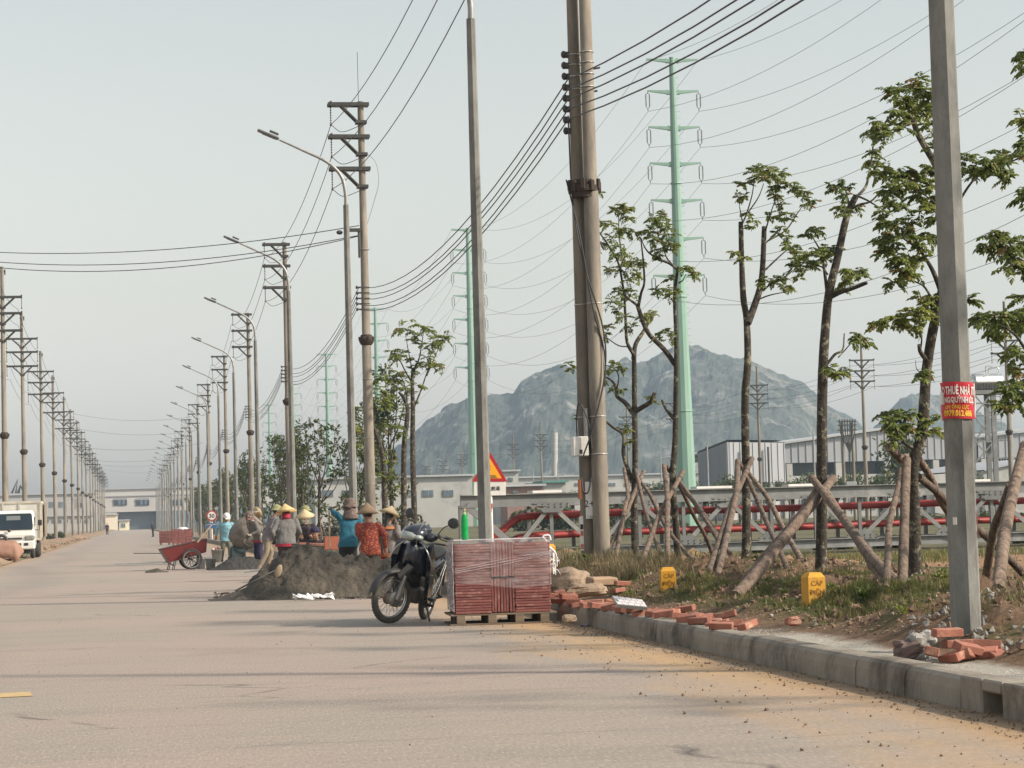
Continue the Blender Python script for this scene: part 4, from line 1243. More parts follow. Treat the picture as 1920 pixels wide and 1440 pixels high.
for j, (z, dz, dyy) in enumerate(((1.20, 0, .45), (1.21, 0, .78), (.70, 0, .45), (.71, 0, .78))):
    st = z
    if z > 1: end = [(985, z-.02), (962, z-.12), (935, z-.40), (905, .55), (870, .28)]
    else: end = [(985, z-.03), (958, z-.12), (925, .50), (885, .34), (845, .24)]
    pth = [tz(2050, z+.01, dyy), tz(1700, z+.015, dyy), tz(1480, z-.005, dyy), tz(1250, z+.01, dyy), tz(1080, z, dyy)]+[tz(x, zz, dyy) for x, zz in end]
    if j in (0, 2): pth += [tz(835, .16, dyy-.8), tz(800, .12, dyy-1.5)]
    duct(pth, '%s red corrugated duct, %s side of the truss' % ('upper' if z > 1 else 'lower', 'near' if dyy < .6 else 'far'))

# --- warehouses ---------------------------------------------------
M_clad = mat('grey profiled cladding', (0.36, 0.37, 0.385), (0.31, 0.32, 0.335), scale=.2, rough=.5, stretch=(1, 1, .2))
M_wallw = mat('dusty white render', (0.44, 0.435, 0.41), (0.37, 0.365, 0.345), scale=.3, rough=.9, c3=(.29, .285, .265), s3=.15, t3=.6)
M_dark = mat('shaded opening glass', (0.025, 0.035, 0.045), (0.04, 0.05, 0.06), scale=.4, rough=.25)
M_roof = mat('pale metal roof', (0.45, 0.46, 0.46), (0.36, 0.37, 0.38), scale=.2, rough=.45)
def wall_run(t, p0, p1, z0, z1a, z1b, m=M_clad, ribs=True, th=.3, name='clad_wall', step=.9):
    """wall from p0 to p1 (xy), bottom z0, top z1a..z1b, with raised ribs"""
    p0 = V((p0[0], p0[1], 0)); p1 = V((p1[0], p1[1], 0)); d = (p1-p0); L_ = d.length; d.normalize()
    nrm = V((d.y, -d.x, 0))
    b = B()
    vs = [p0+V((0, 0, z0)), p1+V((0, 0, z0)), p1+V((0, 0, z1b)), p0+V((0, 0, z1a))]
    vs += [q-nrm*th for q in vs]
    b.add(vs, [(0, 1, 2, 3), (7, 6, 5, 4), (0, 4, 5, 1), (1, 5, 6, 2), (2, 6, 7, 3), (3, 7, 4, 0)])
    if ribs:
        n = int(L_/step)
        for k in range(n+1):
            q = p0+d*(L_*k/n); zt = z1a+(z1b-z1a)*k/n
            b.box((q.x+nrm.x*.04, q.y+nrm.y*.04, (z0+zt)/2), (.10, .10, zt-z0-.05), atan2(d.y, d.x))
    return obj(name, b, m, t)
t = thing('warehouse', 'long grey gabled factory hall behind the truss under the hills', 'warehouse', (0, 0, 0))
A = lambda px, Y: P(px, 900, Y).x
Yw = 262
def zat(px, py, Y): return P(px, py, Y).z
x0, xr, x1, x2 = A(1473, Yw), A(1703, Yw), A(1835, Yw), A(2010, Yw)
ze, zr = zat(1473, 834, Yw), zat(1703, 801, Yw)
wb = zat(1560, 866, Yw)
wall_run(t, (x0, Yw), (xr, Yw), wb, ze, zr); wall_run(t, (xr, Yw), (x1, Yw), wb, zr, zat(1835, 822, Yw)); wall_run(t, (x1, Yw), (x2, Yw), wb, zat(1835, 822, Yw), zat(1990, 800, Yw))
b = B()
for a, c, za, zc_ in ((x0, xr, ze, zr), (xr, x1, zr, zat(1835, 822, Yw)), (x1, x2, zat(1835, 822, Yw), zat(1990, 800, Yw))):
    b.add([(a-.1, Yw-.5, za+.1), (c, Yw-.5, zc_+.1), (c, Yw+70, zc_+.1), (a-.1, Yw+70, za+.1), (a-.1, Yw-.5, za+.35), (c, Yw-.5, zc_+.35), (c, Yw+70, zc_+.35), (a-.1, Yw+70, za+.35)],
          [(0, 1, 2, 3), (7, 6, 5, 4), (0, 4, 5, 1), (1, 5, 6, 2), (2, 6, 7, 3), (3, 7, 4, 0)])
obj('roof', b, M_roof, t)
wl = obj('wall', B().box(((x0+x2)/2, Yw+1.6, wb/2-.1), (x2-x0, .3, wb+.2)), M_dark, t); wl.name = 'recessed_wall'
low = zat(1600, 888, Yw)
obj('parapet_wall', B().box(((x0+x2)/2, Yw+.2, low/2-.2), (x2-x0, .4, low+.2)), M_wallw, t)
k = 0; x = x0+.4
while x < x2:
    obj('column', B().box((x, Yw-.25, wb/2-.1), (.75, .5, wb)), M_wallw, t); x += 6.2
x = x0+3.4
while x < x2-3:
    f = obj('window', B().box((x, Yw-.05, 1.35), (3.4, .14, 1.5), b=.02), M_wallw, t)
    obj('pane', B().box((x-.8, Yw-.13, 1.35), (1.5, .05, 1.25)), M_dark, f); obj('pane', B().box((x+.8, Yw-.13, 1.35), (1.5, .05, 1.25)), M_dark, f)
    x += 6.2
# railing in the opening band
b = B()
for k in range(70): b.box((x0+22+k*.35, Yw+.1, low+.75), (.05, .05, 1.3))
b.box((x0+34, Yw+.1, low+1.4), (25, .08, .08))
obj('railing', b, M_clad, t)
# second hall with its long side seen obliquely
t = thing('warehouse', 'grey factory hall end with tall downpipes left of the gabled one', 'warehouse', (0, 0, 0))
pA, pB, pC = (A(1311, 300), 300), (A(1366, 256), 256), (A(1472, 259), 259)
wall_run(t, pA, pB, 3.0, zat(1311, 850, 300), zat(1366, 829, 256)); wall_run(t, pB, pC, 4.2, zat(1366, 829, 256), zat(1472, 830, 259))
for (px, Y) in ((1324, 289), (1338, 278), (1353, 266), (1400, 256.6), (1440, 258)):
    obj('downpipe', B().tube([(A(px, Y), Y-.5, 1.0), (A(px, Y), Y-.5, zat(px, 838, Y))], .13, 6), M_dsteel, t)
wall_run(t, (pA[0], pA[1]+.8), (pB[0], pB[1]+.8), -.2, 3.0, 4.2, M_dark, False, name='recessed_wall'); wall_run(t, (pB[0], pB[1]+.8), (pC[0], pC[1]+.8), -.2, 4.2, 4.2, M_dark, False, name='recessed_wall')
wall_run(t, pA, pB, -.2, 1.6, 1.9, M_wallw, False, name='parapet_wall'); wall_run(t, pB, pC, -.2, 1.9, 1.9, M_wallw, False, name='parapet_wall')
for q in range(7):
    u = q/6; X = pA[0]+(pB[0]-pA[0])*u; Yq = pA[1]+(pB[1]-pA[1])*u
    obj('column', B().box((X, Yq-.3, 1.6), (.6, .6, 3.4)), M_wallw, t)
for q in range(5):
    u = q/4; X = pB[0]+(pC[0]-pB[0])*u; Yq = pB[1]+(pC[1]-pB[1])*u
    obj('column', B().box((X, Yq-.35, 2.0), (.6, .5, 4.4)), M_wallw, t)
b = B()
b.add([(*pA, zat(1311, 850, 300)+.1), (*pB, zat(1366, 829, 256)+.1), (*pC, zat(1472, 830, 259)+.1), (pC[0]+6, 330, 8)], [(0, 1, 2, 3)])
b.add([(*pA, zat(1311, 850, 300)+.3), (*pB, zat(1366, 829, 256)+.3), (*pC, zat(1472, 830, 259)+.3), (pC[0]+6, 330, 8.2)], [(0, 1, 2, 3)])
obj('roof', b, M_roof, t)
# low curved-roof shed on the right
t = thing('shed', 'low pale shed with a gently curved roof in front of the factory hall', 'shed', (0, 0, 0))
Y = 205; b = B(); rings = []
xa, xb = A(1842, Y), A(2010, Y)
top = [(xa+(xb-xa)*k/12, zat(1860, 884, Y)+1.15*sin(pi*.5*k/12)) for k in range(13)]
poly = [(xa, -.2)]+[(xb, -.2)]+top[::-1]
b.prism(poly, .3, Matrix.Translation((0, Y, 0)) @ Matrix.Rotation(pi/2, 4, 'X'))
obj('gable_wall', b, M_wallw, t)
b = B(); b.add([(x, Y-.6, z+.04) for x, z in top]+[(x, Y+22, z+.04) for x, z in top]+[(x, Y-.6, z+.16) for x, z in top]+[(x, Y+22, z+.16) for x, z in top],
      [(k, k+1, 14+k, 13+k) for k in range(12)]+[(26+k, 27+k, 40+k, 39+k) for k in range(12)]+[(k, k+1, 27+k, 26+k) for k in range(12)])
obj('roof', b, M_clad, t)

# --- long white buildings in the middle distance
def block(name, lab, px0, px1, Y, py_top, m, wins=None, roof=None, depth=14, cat='building', floors=1, parap=True):
    t = thing(name, lab, cat, (0, 0, 0))
    xa, xb = A(px0, Y), A(px1, Y); zt = zat((px0+px1)/2, py_top, Y)
    obj('wall', B().box(((xa+xb)/2, Y+depth/2, zt/2-.2), (xb-xa, depth, zt+.4)), m, t)
    obj('roof', B().box(((xa+xb)/2, Y+depth/2-.1, zt+.13), (xb-xa+.6, depth+.8, .25)), roof or M_roof, t)
    if wins:
        for (wx, wy0, wy1, ww) in wins:
            Xc = A(wx, Y); z1, z0 = zat(wx, wy0, Y), zat(wx, wy1, Y); w_ = ww*Y/4200
            f = obj('window', B().box((Xc, Y-.06, (z0+z1)/2), (w_, .16, z1-z0)), M_wallw, t)
            n = 2 if ww < 26 else 4
            for k in range(n):
                obj('pane', B().box((Xc-w_/2+w_*(k+.5)/n, Y-.16, (z0+z1)/2), (w_/n*.82, .06, (z1-z0)*.82)), M_glassb, f)
    return t
M_glassb = mat('bluish window glass', (0.09, 0.13, 0.16), (0.14, 0.18, 0.21), scale=.5, rough=.2)
block('office_block', 'long white factory building with bluish windows behind the worker group', 590, 885, 300, 896, M_wallw,
      [(615+k*37.5, 918, 931, 20) for k in range(7)])
block('white_wall_building', 'long low white works building along the foot of the karst hill', 900, 1312, 420, 893, M_wallw, [(930+k*31, 905, 911, 14) for k in range(11)], depth=20)
block('white_house', 'small white house with a flat roof beneath the hill between the poles', 945, 972, 330, 884, M_wallw, [(958, 895, 902, 8)])
block('brick_shed', 'low reddish brick shed beside the bushes in the field', 950, 1018, 250, 912, mat('dusty brick wall', (.30, .17, .14), (.24, .15, .125), scale=.8), [(965, 920, 925, 10)], depth=5, cat='shed')
block('green_roof_hut', 'small pale hut with teal roof in the field near the truss end', 1020, 1060, 270, 905, M_wallw, None, mat('teal roof', (.10, .28, .24), (.1, .22, .2)), depth=6, cat='hut')
# road-end factory gate building
t = thing('gatehouse_building', 'wide factory front closing the far road end, windows over a blue-grey gate', 'factory', (0, 0, 0))
Y = 650
xa, xb = A(176, Y), A(520, Y); zt = zat(230, 918, Y)+.2
zg = zat(230, 960, Y)
obj('wall', B().box(((xa+xb)/2, Y+9, (zt+zg)/2), (xb-xa, 18, zt-zg)), mat('pale factory front', (.48, .46, .43), (.42, .405, .38), scale=.1, rough=.8), t)
obj('parapet', B().box(((xa+xb)/2, Y-.2, zt+.1), (xb-xa+1, .6, .5)), M_clad, t)
obj('band', B().box(((xa+xb)/2, Y-.16, zat(230, 930, Y)), (xb-xa, .3, .25)), M_clad, t)
M_gate = mat('blue-grey gate sheet', (.14, .175, .20), (.115, .15, .175), scale=.2, rough=.6)
b = B().box(((A(218, Y)+A(292, Y))/2, Y+3, zg/2), (A(292, Y)-A(218, Y), .4, zg))
for k in range(22): b.box((A(220, Y)+k*.5, Y+2.75, zg/2), (.12, .12, zg-.3))
obj('gate', b, M_gate, t)
obj('ground_wall', B().box(((A(292, Y)+xb)/2, Y+.6, zg/2), (xb-A(292, Y), 1, zg)), M_gate, t)
obj('ground_wall', B().box(((A(218, Y)+xa)/2, Y+.6, zg/2), (A(218, Y)-xa, 1, zg)), M_wallw, t)
for px in (225, 266.5, 330, 372, 414, 456):
    Xc = A(px, Y); z1, z0 = zat(px, 935, Y), zat(px, 947.5, Y); w_ = 24*Y/4200
    f = obj('window', B().box((Xc, Y-.1, (z0+z1)/2), (w_, .3, z1-z0)), M_dark, t)
    obj('pane', B().box((Xc-.3, Y-.3, (z0+z1)/2-.1), (w_*.16, .08, (z1-z0)*.7)), M_glassb, f); obj('pane', B().box((Xc+.9, Y-.3, (z0+z1)/2-.1), (w_*.16, .08, (z1-z0)*.7)), M_glassb, f)
    obj('frame', B().box((Xc, Y-.3, z1-.25), (w_, .08, .2)), M_clad, f)
block('gate_office', 'yellowish little gatekeeper office with two door slits before the grey gate', 222, 241, 600, 976, mat('cream wall', (.78, .70, .48), (.7, .63, .44), scale=.4), [(227.5, 981, 989, 3), (232, 981, 989, 3)], depth=5, cat='gate office')
block('cream_house', 'cream and orange low house left of the gatekeeper office', 197, 219, 630, 965.5, mat('cream orange wall', (.74, .58, .42), (.72, .66, .52), scale=.15), None, depth=5, cat='house')
block('left_factory', 'long pale factory building rising behind the left pole row', -60, 178, 560, 928, mat('pale grey factory wall', (.40, .40, .39), (.35, .35, .345), scale=.1), [(97, 940, 951, 9), (114, 940, 951, 7), (60, 942, 952, 9), (150, 942, 951, 9)], depth=20, cat='factory')
block('low_left_shed', 'low white shed behind the left verge beyond the truck', 78, 172, 480, 968, M_wallw, [(88+k*12, 974, 980, 5) for k in range(7)], depth=8, cat='shed')
# loader arms behind the truck
b = B(); Y = 500
b.tube([P(22, 925, Y), P(33, 899, Y), P(30, 925, Y)], .25, 5); b.tube([P(34, 925, Y), P(38, 911, Y), P(46, 922, Y)], .35, 5)
tag(obj('crane_jib', b, M_dsteel), 'dark crane jibs poking above the factory roof left of the road', 'crane')

# --- water tank on its steel tower
t = thing('water_tank', 'polished steel water tank lying on a tall lattice stand beside the factory', 'water tank', (0, 0, 0))
Y = 150
c = P(1850, 716, Y); r_ = 16.5*Y/4200
M_ss = mat('polished stainless steel', (.62, .62, .60), (.5, .5, .49), scale=1, rough=.25, metal=.9)
L_ = 66*Y/4200; b = B(); pr = [(.02, -L_/2), (r_*.75, -L_/2+.02), (r_*.97, -L_/2+.16)]
for k in range(13):
    z = -L_/2+.22+k*(L_-.44)/12; pr += [(r_, z), (r_*.965, z+.035)]
pr += [(r_*.97, L_/2-.16), (r_*.75, L_/2-.02), (.02, L_/2)]
b.lathe(pr, c, 20, rot=(0, pi/2, 0)); obj('tank', b, M_ss, t)
obj('lettering', text_mesh('TOÀN MỸ', .3, M_dsteel, .005), None, t, c+V((-.95, -r_*.9, r_*.35)), (pi/2-.35, 0, 0))
b = B(); b.tube(bez([c+V((.2, 0, r_)), c+V((.2, 0, r_+.35)), c+V((.9, 0, r_+.38)), c+V((.95, 0, r_-.1))], 4), .04, 6); b.tube(bez([c+V((.1, .3, r_)), c+V((.1, .3, r_+.5)), c+V((.6, .3, r_+.5))], 4), .04, 6)
obj('pipe', b, M_ss, t)
zp = zat(1850, 736, Y); xl, xr_ = A(1828, Y)-.2, A(1893, Y)
obj('platform', B().box(((xl+xr_)/2, Y, zp), (xr_-xl, 1.6, .28)), M_truss, t)
b = B()
for k in range(14): b.box((xl+.1+k*(xr_-xl)/14, Y-.75, zp+.35), (.06, .06, .6))
obj('cradle', b, M_dsteel, t)
for (px, w) in ((1822, .2), (1862, .34)):
    for dy in (-.6, .6):
        obj('leg', B().box((A(px, Y), Y+dy, zp/2), (w, .2, zp-.2)), M_truss, t)
for pyb in (757, 780, 812, 828):
    z = zat(1845, pyb, Y); obj('brace', B().box(((A(1822, Y)+A(1862, Y))/2, Y-.62, z), (A(1862, Y)-A(1822, Y), .08, .1)), M_truss, t)
for (ya, yb) in ((738, 780), (780, 828), (828, 868)):
    za, zb_ = zat(1840, ya, Y), zat(1840, yb, Y)
    obj('brace', bar((A(1824, Y), Y-.64, za), (A(1860, Y), Y-.64, zb_), .05, .09), M_truss, t); obj('brace', bar((A(1860, Y), Y-.66, za), (A(1824, Y), Y-.66, zb_), .05, .09), M_truss, t)
b = B(); xl2 = A(1873, Y)
for s_ in (0, .35): b.tube([(xl2+s_, Y, zp), (xl2+s_, Y, zat(1873, 800, Y))], .025, 4)
for k in range(8): b.tube([(xl2, Y, zp-.3-k*.32), (xl2+.35, Y, zp-.3-k*.32)], .018, 4)
obj('ladder', b, M_truss, t)
obj('catwalk', B().box((A(1872, Y)+.2, Y, zat(1872, 826, Y)), (1.2, .8, .08)), M_truss, t)

# --- second road's poles and lamps in the field
me_s3 = B().tube([(0, 0, -.3), (0, 0, 14)], [.17, .085], 8).mesh('shaft', M_pole)
for k, (px, Y) in enumerate(((1896, 134), (1624, 162), (1426, 193), (1270, 223), (1179, 253), (1016, 304), (964, 344), (868, 395), (832, 440), (800, 480))):
    t = thing('field_power_pole', '%s field power pole from the water tank along the far road' % ordw(k+1), 'utility pole', (A(px, Y), Y, -.2), random.uniform(-.2, .2), 'power poles across the field')
    obj('shaft', me_s3, None, t); obj('collar', lco, None, t)
    for z in (12.3, 11.5, 10.7):
        a = obj('crossarm', me_arm2, None, t, (0, 0, z))
        if Y < 200:
            for s_ in (-1, 1): obj('insulator', me_ins2, None, a, (s_*.92, 0, -.05))
fp = [(A(1896, 134)+8, 105)]+[(A(px, Y), Y) for px, Y in ((1896, 134), (1624, 162), (1426, 193), (1270, 223), (1179, 253), (1016, 304), (964, 344), (868, 395))]
for i, z in enumerate((12.3, 11.5, 10.7)):
    for s_, w_ in ((-1, 'near'), (1, 'far')):
        cable('field_power_line', [(x+s_*.92, Y, z-.6) for x, Y in fp], .7, .012, M_wireg, '%s line on the %s arms of the field poles' % (pos[i], w_), 'power lines across the field', k=4)
lam2 = B().tube(bez([(0, 0, 7.6), (0, 0, 8.2), (.25, 0, 8.75), (.8, 0, 9.05), (1.7, 0, 9.35)], 5), [.05, .03], 6).mesh('arm', M_galv)
lhm2 = B().box((1.95, 0, 9.43), (.6, .2, .08), (0, -.18, 0), b=.02).mesh('lamp_head', M_galv)
lsm2 = B().tube([(0, 0, -.3), (0, 0, 8)], [.10, .07], 8).mesh('post', M_galv)
for k, (px, Y) in enumerate(((1900, 140), (1708, 166), (1528, 196), (1427, 212), (1328, 228), (1240, 250), (1046, 300), (1000, 330))):
    t = thing('field_street_lamp', '%s curved lamp along the far road counted from the water tank' % ordw(k+1), 'street lamp', (A(px, Y), Y, -.2), 0, 'curved lamps across the field')
    obj('post', lsm2, None, t); obj('arm', lam2, None, t); obj('lamp_head', lhm2, None, t)
# transformer frame
t = thing('transformer_structure', 'pole-mounted transformer frame with bundled cables before the factory hall', 'transformer', (0, 0, 0))
Y = 175; xc = A(1592, Y)
for s_ in (-.42, .42): obj('pole', B().tube([(xc+s_, Y, -.2), (xc+s_, Y, zat(1592, 792, Y))], [.16, .12], 8), M_pole, t)
for z in (zat(1592, 790, Y), zat(1592, 797, Y), zat(1592, 806, Y)):
    obj('crossarm', B().box((xc, Y, z), (1.5, .3, .09)), M_dsteel, t)
b = B()
for k in range(7): b.tube([(xc-.65+k*.22, Y-.1, zat(1592, 786, Y)), (xc-.6+k*.2, Y-.1, zat(1592, 812, Y)), (xc+.1, Y-.2, zat(1592, 850, Y)), (xc+.05, Y-.1, .5)], .045, 4)
obj('cable_bundle', b, M_dsteel, t)
obj('transformer_tank', B().box((xc, Y-.2, 2.6), (.9, .8, 1.0), b=.05), M_galv, t)
# chimney-like masts in the haze
tag(obj('distant_mast', B().tube([P(1040, 915, 520), P(1040, 811, 520)], .75, 8), M_wallw), 'pale slim silo mast in front of the karst hill left of the twin pole', 'silo')
tag(obj('distant_mast', B().tube([P(736, 930, 380), P(732, 865, 380)], .5, 6), M_dsteel), 'dark slim chimney left of the second pylon in the haze', 'chimney')

# --- bushes and scrub
def scrub(name, lab, px0, px1, Y, hgt, n, w=3, seed=1, kind='stuff', base=-.3, m=None, cat=None, ls=.45):
    rd = random.Random(seed); b = B()
    X0, X1 = A(px0, Y), A(px1, Y)
    cl = [(rd.uniform(X0, X1), Y+rd.uniform(-w, w), rd.uniform(.5, 1)) for _ in range(max(3, int((X1-X0)/1.3)))]
    for i in range(n):
        c = rd.choice(cl); rr_ = hgt*.5*c[2]
        d = V((rd.gauss(0, 1), rd.gauss(0, 1), rd.gauss(0, 1))).normalized()*rr_*rd.uniform(.55, 1.1)
        p = V((c[0], c[1], base+hgt*.5*c[2]))+V((d.x*1.25, d.y, d.z))
        if p.z < base: continue
        leaflet(b, p, V((rd.uniform(-1, 1), rd.uniform(-1, 1), rd.uniform(-.3, 1))), ls*rd.uniform(.6, 1.3), ls*.35, 0)
    o = obj(name, b, m or M_leafd, None, None, None, kind)
    if lab: tag(o, lab, cat or 'bushes')
    return o
scrub('bush', 'dark round bush in the field left of the twin pole', 1036, 1074, 190, 3.4, 900, 1.5, 3, None, ls=.5, cat='bush')
scrub('bush', 'low dark bush behind the warning sign by the brick shed', 962, 1005, 190, 2.4, 700, 1.5, 4, None, ls=.45, cat='bush')
scrub('bush', 'bushy shrub group just right of the twin pole', 1135, 1180, 180, 2.6, 700, 1.5, 5, None, ls=.45, cat='bush')
scrub('bush', 'dark shrub before the white works building left of the tall pylon', 1198, 1250, 190, 2.2, 500, 1.5, 6, None, ls=.45, cat='bush')
scrub('scrub', None, 560, 900, 120, 1.7, 5200, 6, 7, ls=.22, m=mat('dry grey scrub', (.085, .085, .06), (.14, .13, .10), scale=.8))
scrub('scrub', None, 470, 680, 180, 1.8, 2600, 8, 8, ls=.3)
scrub('scrub', None, 1180, 1960, 150, .8, 3500, 5, 9, ls=.25)
scrub('scrub', None, 880, 2000, 62, .55, 7000, 2.2, 10, ls=.12, base=-.15)
scrub('scrub', None, 70, 150, 200, .9, 2200, 20, 11, ls=.15, base=0)
scrub('scrub', None, -40, 70, 190, 1.0, 1500, 20, 12, ls=.16, base=0)
# small round-crowned trees of the far road
def small_tree(seed, h):
    rd = random.Random(seed); tb, lb = B(), B()
    tb.tube([(0, 0, -.2), (.05, 0, h*.5), (0, .05, h*.85)], [.10, .04], 6)
    for k in range(9):
        a = rd.uniform(0, 6.28); e = V((cos(a)*h*.22, sin(a)*h*.2, h*rd.uniform(.55, .98)))
        tb.tube([(0, 0, h*rd.uniform(.4, .7)), e], [.03, .012], 4)
        for q in range(46): leaflet(lb, e+V((rd.gauss(0, 1), rd.gauss(0, 1), rd.gauss(0, .7)))*h*.075, rv(), .3, .10, 0)
    return tb.mesh('trunk', M_bark), lb.mesh('crown', M_leafd)
ST = [small_tree(70+k, 3.6+.5*k) for k in range(3)]
for k, (px, Y) in enumerate(((1340, 205), (1362, 208), (1385, 200), (1440, 198), (1478, 205), (1508, 200), (1545, 196), (1568, 194), (1608, 198), (1630, 190), (1662, 186), (1688, 180), (1838, 172), (1212, 235), (1226, 232), (1178, 260), (1060, 250), (1300, 225))):
    t = thing('small_tree', '%s small dark tree before the factory halls' % ordw(k+1), 'tree', (A(px, Y), Y, -.25), k*1.3, 'small trees in front of the factory')
    a, c = ST[k % 3]; obj('trunk', a, None, t); obj('crown', c, None, t, kind='stuff')
t = thing('small_tree', 'taller dark tree standing against the factory gable behind the big-leaved tree', 'tree', (A(1680, 150), 150, -.25), .4)
a, c = ST[2]; t.scale = (1.25, 1.25, 1.4); obj('trunk', a, None, t); obj('crown', c, None, t, kind='stuff')
# ================================================================ FOREGROUND OBJECTS
# ---- pallet of pavers
M_pav = mat('dark red concrete pavers', (0.235, 0.078, 0.066), (0.17, 0.056, 0.048), scale=14, rough=0.8, bump=0.002, bscale=80, c3=(0.34, 0.18, 0.155), s3=9, t3=0.60, w3=0.14, rnd=0.16)
M_wood = mat('weathered pallet wood', (0.22, 0.165, 0.115), (0.13, 0.10, 0.07), scale=9, rough=0.9, bump=0.003, stretch=(.4, 3, 3), rnd=.15)
pg = G(944, 1170); PX, PY = (pg.x+.17)*.965, 25.75
def stretch_film(name, a=0.25):
    m = bpy.data.materials.new(name); m.use_nodes = True
    N, L = nodes_of(m); bs = N['Principled BSDF']
    bs.inputs['Base Color'].default_value = (.72, .66, .67, 1); bs.inputs['Roughness'].default_value = .22
    co = N.new('ShaderNodeTexCoord').outputs['Object']
    f = fnoise(N, L, co, 4, 5, .6, (1, 1, 5))
    L.new(rng(N, L, f, .3, .75, a*.35, a*2.0), bs.inputs['Alpha'])
    bp = N.new('ShaderNodeBump'); bp.inputs['Distance'].default_value = .015
    L.new(fnoise(N, L, co, 7, 5, .6, (.6, 1, 3)), bp.inputs['Height']); L.new(bp.outputs[0], bs.inputs['Normal'])
    return m
t = thing('paver_pallet', 'shrink-wrapped stack of dark red pavers on a wooden pallet beside the motorbike', 'paver stack', (PX, PY, 0), radians(-3.2))
W_ = 1.10; D_ = 0.86; z0 = .13; HT = .79
for k in range(7): obj('deck_board', B().box((0, -D_/2+.06+k*(D_-.10)/6, .118), (W_+.12, .10, .022), b=.004), M_wood, t)
for x in (-W_/2+.06, -.13, .18, W_/2-.08):
    for y in (-D_/2+.05, 0, D_/2-.05): obj('block', B().box((x, y, .062), (.10, .10, .09), b=.005), M_wood, t)
for y in (-D_/2+.05, 0, D_/2-.05): obj('runner', B().box((-.02, y, .009), (W_+.10, .10, .017), b=.003), M_wood, t)
ncol = 25; th = HT/ncol
pm = B().box((0, 0, 0), (.41, .42, th*.88), b=.0045).mesh('paver', M_pav)
pv_ = B().box((0, 0, 0), (.0275, .42, .385), b=.004).mesh('paver', M_pav)
for side in (-1, 1):
    for y in (-.215, .215):
        for k in range(ncol):
            obj('paver', pm, None, t, (side*(.342)+random.uniform(-.004, .004), y+random.uniform(-.004, .004), z0+th*(k+.5)), (0, 0, random.uniform(-.012, .012)))
for y in (-.215, .215):
    for rz in range(2):
        for k in range(8):
            obj('paver', pv_, None, t, (-.122+k*.0345+random.uniform(-.002, .002), y+(0.012 if rz == 0 else -.004)+random.uniform(-.005, .005), z0+.2+rz*.41), (random.uniform(-.01, .01), random.uniform(-.015, .015), 0))
# film round the upper part
b = B(); n = 60; rings = []
for zi, z in enumerate((.45, .56, .68, .80, .90, .955, .963)):
    rg = []
    for k in range(n):
        a = 2*pi*k/n; c, s_ = cos(a), sin(a)
        q = max(abs(c)/(W_/2+.012), abs(s_)/(D_/2+.014)); x, y = c/q, s_/q
        x = x*(1+.004*sin(a*9+z*40)); y = y*(1+.006*sin(a*13-z*31))
        zz = z+(.045*sin(a*2+.6)+.03*x if zi == 0 else 0)
        if zi == 6: x *= .97; y *= .97
        rg.append((x, y, zz))
    rings.append(rg)
b.loft(rings, False)
obj('wrap_film', b, stretch_film('stretch film', .15), t)
b = B(); b.box((-W_/2-.019, 0, .56), (.006, D_+.02, .80)); b.box((0, 0, .968), (W_+.01, D_+.01, .008), b=.003)
obj('wrap_sheet', b, stretch_film('white wrap sheet', .55), t)
b = B()
for k in range(3):
    q = [V((-W_/2, -D_/2-.022, .60+k*.02)), V((0, -D_/2-.024, .68+k*.03)), V((W_/2, -D_/2-.022, .79+k*.012))]
    b.tube(bez(q, 6), .0028, 4)
obj('film_crease', b, stretch_film('bunched film', .5), t)
# torn white film hanging at the right
def crumple(c, sx, sy, sz, n=120, seed=1):
    rd = random.Random(seed); b = B(); c = V(c)
    nx, ny = 14, 10; vs = []
    for j in range(ny):
        for i in range(nx):
            u, v = i/(nx-1)-.5, j/(ny-1)-.5
            q = V((u*2*sx, v*2*sy, 0))
            f = noise.noise(V((u*5+seed, v*5, 1)))*1.0+noise.noise(V((u*13, v*13+seed, 2)))*.6
            vs.append(c+q+V((noise.noise(V((u*6, v*6, seed)))*sx*.35, noise.noise(V((v*6, u*6, seed+4)))*sy*.5, sz*(f+.6) if True else 0)))
    fs = [(j*nx+i, j*nx+i+1, (j+1)*nx+i+1, (j+1)*nx+i) for j in range(ny-1) for i in range(nx-1)]
    b.add(vs, fs, False); return b
M_film = mat('white plastic film', (.74, .74, .74), (.62, .62, .63), scale=6, rough=.35, bump=.004)
b = B(); rd = random.Random(3)
for k in range(14):
    p0 = V((W_/2+.01, -.20+rd.uniform(-.15, .15), .86-k*.02)); e = V((W_/2+.04+rd.uniform(0, .12), -.2+rd.uniform(-.15, .2), .62+rd.uniform(-.12, .1)))
    q = bez([p0, p0.lerp(e, .5)+V((.03, 0, .03)), e], 4)
    b.tube(q, [.022, .006], 5, flat=.35)
b.tube(bez([(W_/2-.02, -.3, .93), (W_/2-.06, -.3, .985), (W_/2+.01, -.3, .995), (W_/2+.03, -.3, .94)], 4), .012, 6)
obj('torn_film', b, M_film, t)
